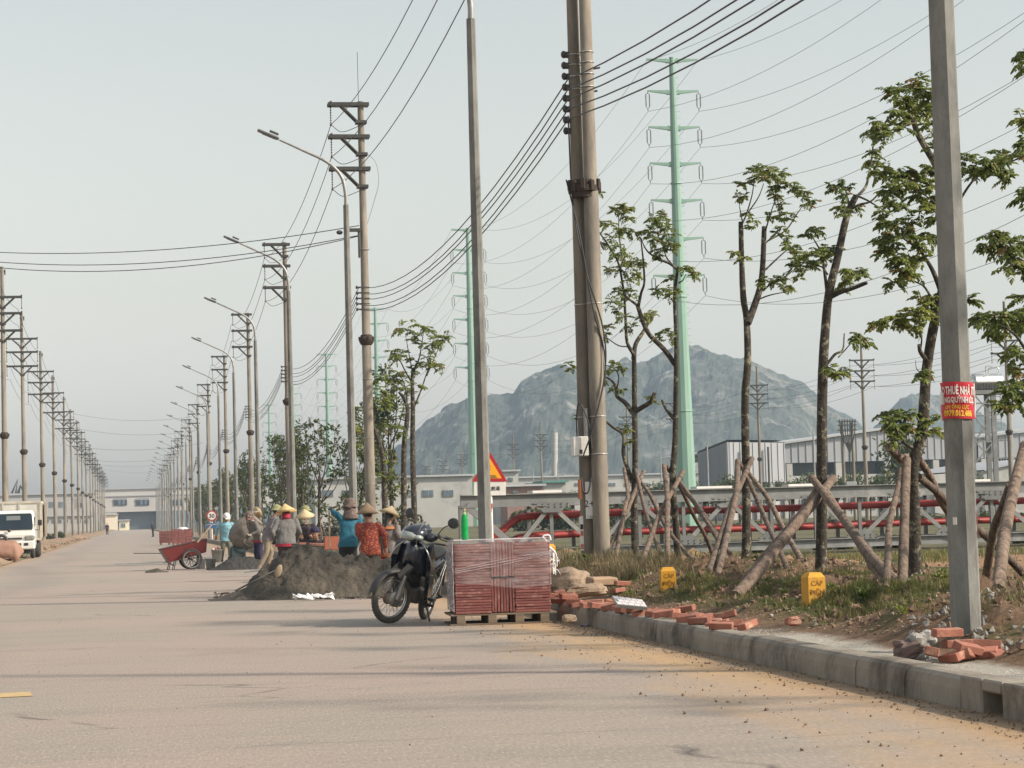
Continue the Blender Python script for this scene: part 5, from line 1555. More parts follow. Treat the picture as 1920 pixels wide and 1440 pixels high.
# green bottle on top
BX = G(875, 1018, .97)
t = thing('soda_bottle', 'tall green plastic bottle standing on the wrapped paver stack', 'bottle', (PX-.415, PY-.20, .973))
Mg = bpy.data.materials.new('green bottle plastic'); Mg.use_nodes = True
bs = Mg.node_tree.nodes['Principled BSDF']; bs.inputs['Base Color'].default_value = (.03, .62, .16, 1); bs.inputs['Roughness'].default_value = .12; bs.inputs['Transmission Weight'].default_value = .55; bs.inputs['IOR'].default_value = 1.25
b = B(); pr = [(.03, 0), (.041, .012), (.042, .06), (.039, .085), (.042, .11), (.042, .19), (.040, .205), (.042, .22), (.036, .26), (.022, .30), (.014, .325), (.0135, .335)]
b.lathe(pr, n=18); obj('bottle_body', b, Mg, t)
obj('liquid', B().lathe([(.02, .005), (.037, .014), (.038, .14), (.02, .142)], n=16), mat('green drink', (.05, .60, .20), (.05, .55, .18), rough=.3), t)
obj('neck_label', B().lathe([(.0335, .262), (.0235, .298), (.0165, .322)], n=14), mat('torn tan label', (.38, .33, .16), (.2, .4, .2), scale=40), t)
obj('cap', B().lathe([(.015, .33), (.0155, .352), (.012, .356), (.002, .357)], n=12), mat('tan cap', (.55, .36, .2), (.5, .3, .16)), t)

# ---- motorbike
def motorbike():
    M_blk = mat('blue-black bike plastic', (.010, .013, .022), (.014, .017, .026), scale=3, rough=.22, coat=.5)
    M_mat = mat('matt dark plastic', (.022, .022, .023), (.04, .038, .035), scale=8, rough=.6)
    M_tyre = mat('dusty tyre rubber', (.05, .047, .042), (.10, .09, .075), scale=10, rough=.9)
    M_met = mat('dull alloy', (.34, .32, .29), (.22, .205, .185), scale=14, rough=.45, metal=.6)
    M_chr = mat('chromed steel', (.6, .58, .54), (.4, .38, .35), scale=14, rough=.25, metal=.9)
    M_eng = mat('oily engine casting', (.10, .09, .08), (.19, .165, .135), scale=18, rough=.6, metal=.3, bump=.003)
    M_lens = mat('clouded headlight lens', (.33, .37, .34), (.24, .28, .26), scale=12, rough=.15, coat=.8)
    M_sil = mat('silver trim decal', (.60, .60, .56), (.5, .5, .45), scale=6, rough=.3, metal=.3)
    M_ru = mat('rusty hub', (.20, .14, .09), (.32, .27, .21), scale=30, rough=.6, metal=.5)
    g = G(727, 1172)
    h = radians(-113); hx = V((cos(h), sin(h), 0))
    ax = g - (Matrix.Rotation(h, 3, 'Z') @ (V((.43, 0, 0))+Matrix.Rotation(radians(-31), 3, 'Z') @ V((.19, 0, 0))))
    t = thing('motorbike', 'dark blue underbone motorbike leaning on its side stand, front wheel turned', 'motorbike', (ax.x, ax.y, 0), 0, None, rot=(Matrix.Rotation(h, 3, 'Z') @ Matrix.Rotation(radians(-12), 3, 'X')).to_euler())
    R = .285
    def wheel(par, c, name, rz):
        w = bpy.data.objects.new(name, B().torus((0, 0, 0), R-.034, .034, 'Y', 40, 10, flat=1.05).mesh('tyre', M_tyre)); C.objects.link(w)
        w.parent = par; w.location = c; w.rotation_euler = (0, 0, rz)
        rim = B().torus((0, 0, 0), R-.068, .014, 'Y', 40, 8, flat=1.6)
        obj('rim', rim, M_chr, w)
        hb_ = B(); hb_.lathe([(.02, -.07), (.045, -.055), (.062, -.03), (.062, .03), (.05, .045), (.075, .05), (.078, .06), (.02, .075)], (0, 0, 0), 18, rot=(pi/2, 0, 0))
        obj('hub', hb_, M_ru, w)
        sp = B()
        for k in range(36):
            a = 2*pi*k/36; s_ = .04 if k % 2 else -.04; a2 = a+(.42 if k % 4 < 2 else -.42)
            sp.tube([(.055*cos(a), s_, .055*sin(a)), ((R-.075)*cos(a2), 0, (R-.075)*sin(a2))], .0024, 3, caps=False)
        obj('spokes', sp, M_chr, w, kind='stuff')
        tr = B()
        for k in range(44):
            a = 2*pi*k/44
            for s_ in (-1, 1): tr.box(((R-.003)*cos(a), s_*.012, (R-.003)*sin(a)), (.008, .014, .02), (0, -a, s_*.4))
        obj('tread', tr, M_tyre, w, kind='stuff')
        return w
    rear = wheel(t, (-.60, 0, R), 'rear_wheel', 0)
    # steering group pivots on the fork axis
    st = bpy.data.objects.new('steering', None); C.objects.link(st); st.parent = t
    st.location = (.60-.02, 0, 0); st.rotation_euler = (0, 0, radians(-36))
    del st
    SR = Matrix.Rotation(radians(-31), 4, 'Z'); t.scale = (1.04,)*3
    for o in list(t.children):
        if o.name.startswith('steering'): bpy.data.objects.remove(o)
    def steer(b):
        """turn a mesh about the steering pivot"""
        piv = V((.43, 0, 0))
        b.v = [tuple(piv+(SR.to_3x3() @ (V(p)-piv))) for p in b.v]; return b
    piv = V((.43, 0, 0)); fc = piv+SR.to_3x3() @ (V((.62, 0, R))-piv)
    wheel(t, fc, 'front_wheel', radians(-31))
    b = B()
    for s_ in (-1, 1):
        b.tube([(.62, s_*.085, R), (.575, s_*.085, .45), (.545, s_*.08, .56)], [.025, .024], 8)
    obj('fork', steer(b), M_met, t)
    b = B(); b.lathe([(.0, -.012), (.085, -.012), (.085, .012), (0, .012)], (.62, .058, R), 18, rot=(pi/2, 0, 0)); b.tube([(.60, .09, R+.03), (.57, .095, R+.13)], .02, 6)
    obj('brake_disc', steer(b), M_met, t)
    # front fender
    b = B(); rings = []
    for k in range(13):
        a = radians(10+k*10.5); rr_ = R+.035+.012*sin(a)
        x, z = .62+rr_*cos(a), R+rr_*sin(a); w = .062 if k > 1 else .03+.03*k
        rings.append([(x, -w, z-.045), (x*1.0, -w*.8, z-.005), (x, 0, z+.014), (x, w*.8, z-.005), (x, w, z-.045), (x-.006*cos(a), w*.7, z-.022), (x, 0, z-.005), (x, -w*.7, z-.022)])
    b.loft(rings, True)
    for s_ in (-1, 1): b.prism([(.60, .50), (.66, .57), (.52, .70), (.42, .66), (.50, .56)], .012, Matrix.Translation((0, s_*.075, 0)) @ Matrix.Rotation(pi/2, 4, 'X'))
    obj('front_fender', steer(b), M_mat, t)
    # front cowl + headlight + bars
    b = B(); b.ell((.44, 0, .985), (.15, .155, .085), (0, .25, 0), 16, 10); b.ell((.36, 0, 1.03), (.15, .12, .055), (0, .1, 0), 14, 8)
    b.ell((.30, .11, .97), (.09, .10, .05)); b.ell((.30, -.11, .97), (.09, .10, .05))
    obj('handlebar_cowl', steer(b), M_blk, t)
    b = B(); b.ell((.515, 0, .965), (.085, .125, .058), (0, .35, 0), 16, 10)
    b.ell((.48, .12, .955), (.06, .05, .03)); b.ell((.48, -.12, .955), (.06, .05, .03))
    obj('headlight', steer(b), M_lens, t)
    b = B()
    for s_ in (-1, 1): b.tube(bez([(.33, s_*.05, .99), (.31, s_*.2, 1.0), (.24, s_*.30, 1.0), (.20, s_*.36, .985)], 4), .012, 6)
    obj('handlebar', steer(b), M_met, t)
    b = B()
    for s_ in (-1, 1):
        b.tube([(.245, s_*.28, 1.0), (.19, s_*.375, .985)], .018, 8)
        b.tube(bez([(.30, s_*.24, .995), (.31, s_*.30, .975), (.25, s_*.38, .965)], 3), .007, 5)
        b.box((.28, s_*.225, .995), (.05, .06, .04), b=.01)
    obj('grip', steer(b), M_mat, t)
    for s_ in (-1, 1):
        b = B()
        b.tube(bez([(.28, s_*.21, 1.01), (.26, s_*.26, 1.09), (.235, s_*.33, 1.13)], 3), .006, 5)
        b.ell((.225, s_*.37, 1.155), (.020, .082, .054), (0, -.1, s_*.15), 14, 8)
        obj('mirror', steer(b), M_mat, t)
    b = B()
    for s_ in (-1, 1): b.tube(bez([(.36, s_*.05, 1.02), (.44, s_*.11, 1.09), (.50, s_*.12, 1.0), (.48, s_*.10, .88)], 4), .0032, 4)
    obj('brake_hose', steer(b), M_met, t)
    # fixed front fairing and leg shields
    b = B(); rings = []
    for z, w, xf, xb in ((.93, .08, .42, .30), (.88, .14, .475, .28), (.80, .185, .505, .25), (.72, .205, .49, .22), (.64, .20, .44, .20), (.58, .15, .36, .20)):
        rings.append([(xf-(abs(u)**1.7)*(xf-xb), w*u, z-.03*abs(u)) for u in [k/5-1 for k in range(11)]]+[(xb-.02, w*u*.9, z-.02) for u in (.8, .3, -.3, -.8)])
    b.loft(rings, True); obj('front_fairing', b, M_blk, t)
    b = B()
    for s_ in (-1, 1):
        pr = [(.40, .86), (.33, .90), (.24, .80), (.20, .64), (.12, .52), (.06, .38), (.02, .27), (.10, .24), (.20, .34), (.30, .50), (.38, .64), (.43, .74)]
        if s_ < 0: pr = pr[::-1]
        vs0 = [V((x, s_*(.215-.35*abs(z-.62)*.3), z)) for x, z in pr]; vs1 = [v+V((-.03, -s_*.05, 0)) for v in vs0]
        n = len(pr); b.add(vs0+vs1, [tuple(range(n))[::-1], tuple(range(n, 2*n))]+[(i, (i+1) % n, n+(i+1) % n, n+i) for i in range(n)])
    obj('leg_shield', b, M_blk, t)
    for s_ in (-1, 1):
        b = B()
        b.tube(bez([(.425, s_*.10, .89), (.45, s_*.165, .82), (.42, s_*.212, .73), (.34, s_*.225, .66)], 5), .007, 5)
        b.prism([(.45, .70), (.30, .73), (.18, .68), (.30, .68)], .006, Matrix.Translation((0, s_*.222, 0)) @ Matrix.Rotation(pi/2, 4, 'X'))
        b.prism([(.40, .60), (.28, .605), (.20, .58), (.30, .585)], .006, Matrix.Translation((0, s_*.208, 0)) @ Matrix.Rotation(pi/2, 4, 'X'))
        obj('silver_trim', b, M_sil, t)
    # centre tunnel, seat, tail
    b = B(); b.loft([[(x, w*c_, z+hh*s2) for c_, s2 in [(cos(q*pi/5), sin(q*pi/5)) for q in range(10)]] for x, z, w, hh in ((.28, .60, .07, .10), (.12, .50, .085, .09), (-.04, .50, .09, .10), (-.16, .60, .11, .10), (-.32, .66, .125, .10))], True)
    obj('centre_cover', b, M_mat, t)
    b = B(); b.loft([[(x, w*c_, z+hh*s2) for c_, s2 in [(cos(q*pi/6), max(-.6, sin(q*pi/6))) for q in range(12)]] for x, z, w, hh in ((-.08, .725, .05, .03), (-.14, .74, .11, .05), (-.30, .745, .135, .055), (-.46, .765, .135, .06), (-.66, .785, .12, .055), (-.76, .785, .08, .035))], True)
    obj('seat', b, M_mat, t)
    b = B(); b.loft([[(x, w*c_, z+hh*s2) for c_, s2 in [(cos(q*pi/6), sin(q*pi/6)) for q in range(12)]] for x, z, w, hh in ((-.02, .56, .10, .09), (-.25, .63, .15, .11), (-.50, .69, .155, .085), (-.75, .745, .125, .06), (-.90, .775, .06, .035))], True)
    obj('tail_cover', b, M_blk, t)
    obj('tail_light', B().ell((-.90, 0, .755), (.04, .07, .035)), mat('red lamp', (.4, .02, .02), (.3, .02, .02), rough=.2), t)
    b = B(); b.tube(bez([(-.45, .15, .73), (-.62, .165, .80), (-.85, .13, .835), (-.90, 0, .84), (-.85, -.13, .835), (-.62, -.165, .80), (-.45, -.15, .73)], 5), .012, 6)
    obj('grab_rail', b, M_mat, t)
    # frame tubes, foot gear
    b = B()
    b.tube(bez([(.02, .17, .40), (-.2, .17, .46), (-.42, .16, .60), (-.58, .15, .72)], 4), .010, 5)
    b.tube(bez([(.18, .15, .30), (-.05, .19, .30), (-.32, .18, .42), (-.55, .16, .66)], 4), .009, 5)
    for k in range(3): b.tube([(-.1-.09*k, .18, .34+.05*k), (-.16-.09*k, .17, .46+.06*k)], .006, 5)
    obj('side_guard', b, M_chr, t)
    b = B(); b.box((.02, 0, .33), (.24, .20, .20), b=.04); b.ell((-.06, .11, .30), (.11, .05, .10)); b.ell((.0, -.11, .30), (.13, .05, .11))
    for k in range(7): b.box((.16+.018*k, 0, .34), (.007, .17, .13))
    b.box((.30, 0, .34), (.07, .13, .12), b=.02)
    for k in range(4): b.tube([(-.03+.03*k, .15, .2), (-.03+.03*k, .15, .25)], .01, 5)
    obj('engine', b, M_eng, t)
    b = B(); b.tube(bez([(.30, -.04, .28), (.22, -.13, .17), (-.05, -.15, .18), (-.25, -.16, .24)], 4), .016, 7); b.tube([(-.25, -.165, .24), (-.40, -.17, .29), (-.78, -.18, .40)], [.025, .045], 10)
    obj('exhaust', b, M_chr, t)
    b = B()
    for s_ in (-1, 1): b.tube([(-.60, s_*.11, R), (-.14, s_*.10, .31)], .018, 6); b.tube([(-.58, s_*.125, .33), (-.50, s_*.14, .66)], [.028, .02], 8)
    b.box((-.38, .10, .31), (.42, .03, .09), b=.01)
    obj('swingarm', b, M_met, t)
    b = B(); rings = []
    for k in range(9):
        a = radians(60+k*15); rr_ = R+.05; x, z = -.60+rr_*cos(a), R+rr_*sin(a)
        rings.append([(x, -.06, z-.03), (x, 0, z+.012), (x, .06, z-.03), (x, 0, z-.008)])
    b.loft(rings, True); b.box((-.93, 0, .50), (.01, .15, .20), (0, .2, 0)); obj('rear_fender', b, M_mat, t)
    b = B(); b.tube([(-.02, .12, .25), (-.05, .17, .17), (-.10, .185+.02, .04)], .012, 6); b.box((-.10, .21, .036), (.06, .03, .01)); b.tube([(-.02, .13, .25), (.06, .20, .16), (.02, .23, .15)], .004, 4)
    obj('side_stand', b, M_eng, t)
    b = B()
    for s_ in (-1, 1): b.tube([(.02, s_*.12, .235), (.02, s_*.25, .235)], .018, 6); b.tube([(-.32, s_*.17, .30), (-.34, s_*.24, .33)], .016, 6)
    b.tube([(.02, .14, .25), (.16, .17, .24)], .009, 5); b.tube([(.02, .14, .25), (-.12, .17, .26)], .009, 5); b.box((-.02, .215, .30), (.13, .06, .03), b=.01)
    obj('foot_peg', b, M_mat, t)
    b = B()
    for k in range(9):
        x = -.02-.05*k; b.tube([(x, .12, .26+.01*k), (x-.01, .13, .19+.012*(k % 3))], .006, 4)
    obj('mud_clods', b, M_eng, t, kind='stuff')
    b = B(); b.tube(bez([(.30, .12, .58), (.34, .14, .40), (.22, .12, .28)], 4), .004, 4); b.tube(bez([(.34, -.1, .6), (.38, -.12, .4), (.3, -.1, .3)], 4), .004, 4)
    obj('cable_loop', b, M_mat, t)
    for o in t.children:
        nm = o.name.split('.')[0]
        if nm in ('front_wheel', 'rear_wheel', 'fork', 'brake_disc', 'front_fender', 'swingarm', 'rear_fender', 'exhaust', 'side_stand', 'engine', 'foot_peg', 'mud_clods'): continue
        for v in o.data.vertices:
            if v.co.z > .5: v.co.z += (v.co.z-.5)*.12
            if nm in ('front_fairing', 'leg_shield', 'silver_trim', 'centre_cover'): v.co.y *= 1.12
motorbike()

# ---- sand heaps
M_sandw = mat('damp dark sand', (0.080, 0.067, 0.050), (0.044, 0.037, 0.028), scale=5, rough=0.95, bump=0.05, bscale=14, c3=(0.125, 0.103, 0.076), s3=1.8, t3=0.58, w3=.2)
def heap(name, lab, prof, Y0, dep, amp=.05, m=None, seed=1, cat='sand heap', front=.45):
    """prof: picture silhouette (px, py) of the crest at depth Y0; ground-standing heap with depth dep in front & behind"""
    b = B(); xs = [prof[0][0]+(prof[-1][0]-prof[0][0])*i/110 for i in range(111)]
    def pr(px):
        for (a, ya), (c, yc) in zip(prof, prof[1:]):
            if px <= c: return ya+(yc-ya)*(px-a)/(c-a)
        return prof[-1][1]
    vs = []; ny = 44
    for j in range(ny+1):
        v = j/ny*2-1
        for px in xs:
            top = P(px, pr(px), Y0); hgt = max(0, top.z)
            prf = max(0, 1-abs(v)**1.35)
            Yj = Y0+v*dep*(.35+.65*min(1, hgt/.5))
            X = P(px, pr(px), Y0).x
            z = hgt*prf+amp*(fbm(X*1.0, Yj, 2.2, seed)+.5*fbm(X, Yj, 6, seed+3))*min(1, hgt*2.5)*(.3+prf)+.02*fbm(X, Yj, 14, seed)*min(1, hgt*3)
            if hgt > .04 and 0 < j < ny: z = max(z, .004)
            vs.append((X+.03*fbm(X, Yj, 3, seed+9), Yj, z if (0 < j < ny) else -.03))
    w = len(xs); b.add(vs, [(j*w+i, j*w+i+1, (j+1)*w+i+1, (j+1)*w+i) for j in range(ny) for i in range(w-1)], True)
    return tag(obj(name, b, m or M_sandw), lab, cat)
heap('sand_heap', 'big heap of damp grey-brown sand on the road in front of the workers', [(392, 1124), (415, 1119), (440, 1112), (462, 1104), (472, 1088), (490, 1074), (508, 1064), (524, 1050), (545, 1036), (563, 1026), (580, 1029), (600, 1033), (618, 1030), (640, 1037), (665, 1041), (690, 1049), (712, 1053), (730, 1045), (748, 1048), (770, 1066), (790, 1088), (805, 1106)], 36.9, 1.25, .12)
heap('cement_heap', 'low dark heap of mixed mortar beside the grey bucket and the mixer', [(392, 1068), (402, 1064), (412, 1057), (425, 1049), (440, 1045), (470, 1044), (500, 1045), (520, 1056), (535, 1068)], 60, .8, .03, mat('wet mortar', (.045, .042, .038), (.03, .028, .026), scale=5, rough=.8, bump=.02), 5, 'mortar heap')
heap('dust_heap', 'tiny mound of spilt mortar on the road under the red cart handles', [(272, 1071), (282, 1068), (296, 1065), (306, 1070), (316, 1071)], 59.5, .3, .01, None, 7, 'mortar spill')
# clods around the big heap
rd = random.Random(5); b = B()
for k in range(420):
    px = rd.uniform(400, 800); q = G(px, rd.uniform(1112, 1124)); s_ = rd.uniform(.008, .035)
    b.ell(q+V((0, 0, s_*.3)), (s_*1.3, s_, s_*.7), (0, 0, rd.uniform(0, 3)), 6, 4)
obj('sand_clods', b, M_sandw, kind='stuff')
# shovel lying in the heap, trowel pan, plastic litter
M_hand = mat('worn tool handle', (.40, .31, .20), (.3, .23, .15), scale=8, rough=.8)
t = thing('shovel', 'shovel stuck in the left flank of the sand heap, handle pointing down left', 'shovel', (0, 0, 0))
obj('handle', B().tube([P(441, 1108, 36.0), P(500, 1077, 36.3), P(520, 1068, 36.5)], .014, 8), M_eng if 'M_eng' in globals() else M_dsteel, t)
obj('blade', B().ell(P(522, 1071, 36.2), (.055, .02, .115), (.2, .35, 0), 14, 8), M_hand, t)
tag(obj('plastic_litter', crumple(G(588, 1126)+V((0, 0, .02)), .30, .07, .075, seed=4), M_film), 'crumpled strip of white plastic lying at the foot of the sand heap', 'plastic litter')
tag(obj('plastic_litter', crumple(G(1106, 1173)+V((0, -.1, .005)), .12, .06, .012, seed=9), mat('blue plastic rag', (.10, .16, .30), (.35, .37, .4), scale=14)), 'flattened blue plastic rag on the road next to the kerb stone', 'plastic litter')

# ---- red two-wheeled cart
M_cred = mat('worn red cart paint', (.19, .026, .024), (.13, .02, .018), scale=5, rough=.6, c3=(.36, .18, .14), s3=8, t3=.68, w3=.05)
M_rub = mat('cart tyre rubber', (.03, .028, .026), (.06, .055, .05), scale=9, rough=.9)
def cart(loc, rz, tilt, lab, mbody, m_in, load=None, handles=1.25, gname=None):
    t = thing('handcart', lab, 'handcart', loc, rz)
    R = .285
    T = Matrix.Translation((0, 0, R+.02)) @ Matrix.Rotation(tilt, 4, 'Y')
    Ti = T.inverted()
    def tf(b): b.v = [tuple(T @ V(p)) for p in b.v]; return b
    Lb, Wb, Hb = 1.28, .72, .34
    # four flared panels and a floor
    lo, hi = (.52, .27), (.64, .36)
    c0 = [V((-lo[0], -lo[1], .04)), V((lo[0]+.02, -lo[1], .04)), V((lo[0]+.02, lo[1], .04)), V((-lo[0], lo[1], .04))]
    c1 = [V((-hi[0], -hi[1], .42)), V((hi[0], -hi[1], .38)), V((hi[0], hi[1], .38)), V((-hi[0], hi[1], .42))]
    for k in range(4):
        j = (k+1) % 4; n = (c0[j]-c0[k]).cross(c1[k]-c0[k]).normalized()*.012
        b = B().add([c0[k], c0[j], c1[j], c1[k], c0[k]-n, c0[j]-n, c1[j]-n, c1[k]-n], [(0, 1, 2, 3), (7, 6, 5, 4), (0, 4, 5, 1), (1, 5, 6, 2), (2, 6, 7, 3), (3, 7, 4, 0)])
        obj('side_panel', tf(b), mbody if k != 3 else m_in, t)
    obj('floor_panel', tf(B().box((0, 0, .035), (1.06, .56, .012))), mbody, t)
    b = B()
    for k in range(4): j = (k+1) % 4; b.tube([c1[k], c1[j]], .012, 5)
    for k in range(4): b.tube([c0[k], c1[k]], .010, 5)
    b.tube([c0[0].lerp(c0[1], .5), c1[0].lerp(c1[1], .5)], .008, 5)
    obj('rim_rail', tf(b), M_dsteel, t)
    b = B()
    for s_ in (-1, 1): b.tube([(.30, s_*.22, .02), (-.45, s_*.24, .02), Ti @ V((-.70-handles, s_*.27, .22))], .018, 6)
    b.tube([(-.60, -.25, .02), (-.60, .25, .02)], .015, 5)
    obj('handle', tf(b), M_galv, t)
    for s_ in (-1, 1):
        b = B()
        b.tube([T @ V((-.45, s_*.24, .02)), (-.50, s_*.25, .0)], .014, 5); b.tube([T @ V((-.30, s_*.24, .02)), (-.50+.14, s_*.25, .01)], .012, 5)
        b.tube([(-.50, s_*.25, .2), (-.34, s_*.25, .12)], .01, 5)
        obj('leg', b, M_dsteel, t)
    for s_ in (-1, 1):
        w = obj('wheel', B().torus((0, 0, 0), R-.028, .028, 'Y', 28, 8), M_rub, t, (.12, s_*.40, R))
        obj('rim', B().torus((0, 0, 0), R-.058, .012, 'Y', 28, 6), M_galv, w)
        sp = B()
        for k in range(8):
            a = 2*pi*k/8+.2; sp.tube([(.03*cos(a), 0, .03*sin(a)), ((R-.06)*cos(a), 0, (R-.06)*sin(a))], .009, 5)
        sp.lathe([(.03, -.06), (.04, 0), (.03, .06)], n=10, rot=(pi/2, 0, 0)); obj('spoke', sp, M_dsteel, w)
    obj('axle', B().tube([(.12, -.42, R), (.12, .42, R)], .016, 6), M_dsteel, t)
    if load: load(t, T)
    return t
cg = G(357, 1068)
cart((cg.x-.10, cg.y+.4, 0), radians(4), radians(-13), 'tilted red steel handcart with spoked wheels, handles pointing left', M_cred, mat('scratched grey cart inside', (.42, .41, .37), (.3, .29, .26), scale=5, c3=(.25, .12, .08), s3=5))
tag(obj('plank', B().box(P(384, 1000, 60.6), (.62, .03, .035), (0, -.86, .1)), M_hand), 'pale wooden batten sticking up out of the red handcart', 'plank')
tag(obj('plank', B().tube([P(303, 1037.5, 62), P(250, 1037.5, 62)], .012, 6), M_dsteel), 'thin dark bar lying level behind the red cart handles', 'steel bar')
# second cart loaded with bricks among the workers
M_brkr = mat('fired red brick', (.36, .15, .10), (.26, .10, .07), scale=10, rough=.9, bump=.003, bscale=60, c3=(.44, .27, .19), s3=6, t3=.6, rnd=.2)
def brick_load(t, T):
    bm = B().box((0, 0, 0), (.20, .10, .06), b=.004).mesh('brick', M_brkr)
    for k in range(6):
        for j in range(5):
            for i in range(2):
                o = obj('brick', bm, None, t, T @ V((-.40+k*.215*.8+random.uniform(-.01, .01), -.21+j*.105, .36+i*.065)), (0, random.uniform(-.05, .05)+radians(4), random.uniform(-.06, .06)))
cg2 = P(605, 1070, 46.5)
cart((cg2.x, 46.5, 0), radians(-6), radians(4), 'grey-green handcart heaped with red bricks in the middle of the worker group', mat('grey green cart steel', (.16, .17, .14), (.12, .12, .10), scale=4, c3=(.28, .25, .2), s3=5), M_cred, brick_load, .9)
tag(obj('cart_panel', B().box(P(632, 1018, 44.8), (.50, .02, .26), (0, .03, .05), b=.004), mat('rust red board', (.34, .10, .055), (.28, .085, .05), scale=5, stretch=(.4, 1, 4))), 'rust-red board standing upright just left of the blue-shirted worker', 'board')
# tarp covered cart at the left edge
t = thing('covered_handcart', 'handcart under a brown orange tarpaulin in front of the white box truck', 'handcart', (0, 0, 0))
Mt = mat('dusty orange tarpaulin', (.34, .19, .13), (.24, .135, .095), scale=3, rough=.75, bump=.015, bscale=8)
Y = 86; b = B(); rings = []
sil = [(-18, 1012, 1044), (-5, 1014, 1046), (8, 1013, 1046), (20, 1014, 1048), (28, 1014, 1052), (33, 1018, 1050), (38, 1024, 1042), (44, 1031, 1036)]
for (px, ya, yb) in sil:
    a, c = P(px, ya, Y), P(px, yb, Y); h_ = (a.z-c.z)
    dpt = .55*min(1, h_/.5)
    rings.append([(a.x+random.uniform(-.02, .02), Y+dpt*sx*(1+.06*random.uniform(-1, 1)), c.z+h_*v) for sx, v in ((-.55, 1), (-.9, .75), (-1.0, .4), (-1.05, 0), (1, 0), (1, .5), (.8, .9), (.4, 1.02))])
b.loft(rings, True, smooth=True); obj('tarpaulin', b, Mt, t)
obj('wheel', B().torus(P(14, 1037, Y), .27, .04, 'Y', 24, 8), M_rub, t)
obj('handle', B().tube(bez([P(-6, 1010, Y-.2), P(2, 1004, Y-.2), P(10, 1007, Y-.2), P(13, 1014, Y-.2)], 4), .06, 6), M_dsteel, t)

# ---- box truck
M_tw = mat('white truck paint', (.74, .72, .67), (.68, .655, .60), scale=.8, rough=.35, coat=.3)
M_tbox = mat('grimy cargo box', (.60, .58, .52), (.48, .46, .40), scale=1.2, rough=.6, c3=(.40, .36, .29), s3=1.5, t3=.62, stretch=(2, 2, .5))
M_scr = mat('dark windscreen', (.012, .022, .032), (.02, .035, .045), scale=1, rough=.06)
M_blkp = mat('black truck plastic', (.02, .02, .02), (.035, .033, .03), scale=4, rough=.6)
Y = 94.5
def tX(px): return P(px, 1000, Y).x
def tZ(py, px=35): return P(px, py, Y).z
xl, xr_ = tX(-18), tX(65); xc = (xl+xr_)/2; cw = xr_-xl
t = thing('box_truck', 'small white box truck parked on the left side facing the camera', 'truck', (xc, Y, 0))
b = B(); zb, zf, zw0, zw1, zt = .42, .98, tZ(994), tZ(962), tZ(958)+.02
rings = [[(x*cw/2, y, z) for x, y in ((-w, yf), (-w*.93, yf-.05), (w*.93, yf-.05), (w, yf), (w, 1.6), (-w, 1.6))] for z, w, yf in ((zb, .96, .05), (.62, 1.0, .0), (zf, 1.0, .0), (zw0, .99, .06), ((zw0+zw1)/2, .965, .17), (zw1, .93, .30), (zt, .86, .42))]
b.loft(rings, True, smooth=False); obj('cab', b, M_tw, t)
def slab(pts, m, name, th=.02, par=None):
    b = B(); n = len(pts); vs = [V(p) for p in pts]+[V(p)+V((0, th, 0)) for p in pts]
    b.add(vs, [tuple(range(n))[::-1], tuple(range(n, 2*n))]+[(i, (i+1) % n, n+(i+1) % n, n+i) for i in range(n)]); return obj(name, b, m, par or t)
b = B(); rows = [(zw0+.02, .90, .02), (zw0+.09, .925, .035), ((zw0+zw1)/2, .91, .125), (zw1-.07, .875, .235), (zw1-.02, .81, .265)]
vs = [V((sx*w*cw/2, y_-.04, z)) for z, w, y_ in rows for sx in (-1, 1)]; vs += [v+V((0, .05, 0)) for v in vs]
b.add(vs, [(2*i, 2*i+1, 2*i+3, 2*i+2) for i in range(4)]+[(10+2*i, 12+2*i, 13+2*i, 11+2*i) for i in range(4)]+[(2*i, 2*i+2, 12+2*i, 10+2*i) for i in range(4)]+[(2*i+1, 11+2*i, 13+2*i, 2*i+3) for i in range(4)]+[(0, 10, 11, 1), (8, 9, 19, 18)])
obj('windscreen', b, M_scr, t)
for dz, w in ((zw1-.17, .30),): slab([(-.25, .09, dz-.12), (.32, .09, dz-.12), (.31, .155, dz+.06), (-.24, .155, dz+.06)], mat('dim sticker behind glass', (.16, .18, .17), (.14, .16, .16)), 'sun_strip', .02)
slab([(-cw/2*.8, -.09, .81), (cw/2*.45, -.09, .81), (cw/2*.42, -.09, .88), (-cw/2*.8, -.09, .88)], M_blkp, 'grille', .03)
b = B().box((0, -.10, .56), (cw*1.0, .16, .34), b=.04); obj('bumper', b, M_tw, t)
for x in (-.62, .62): obj('fog_lamp', B().box((x*cw/2, -.185, .60), (.17, .03, .11), b=.01), M_blkp, t)
obj('fog_lamp', B().box((.33*cw/2, -.185, .60), (.12, .03, .10), b=.01), M_blkp, t)
for x in (-.78, .78): obj('headlight', B().box((x*cw/2, -.075, .86), (.40, .08, .19), b=.04), mat('dull headlight glass', (.30, .30, .27), (.2, .2, .18), rough=.2), t)
obj('badge', B().lathe([(.0, 0), (.07, .002), (.07, .02), (0, .022)], (-.13, -.085, 1.18), 14, rot=(pi/2, 0, 0)), M_blkp, t)
obj('number_plate', B().box((-.2, -.20, .52), (.42, .01, .12)), M_white, t)
obj('underbody', B().box((0, 1.2, .34), (cw*.8, 2.2, .26)), M_blkp, t)
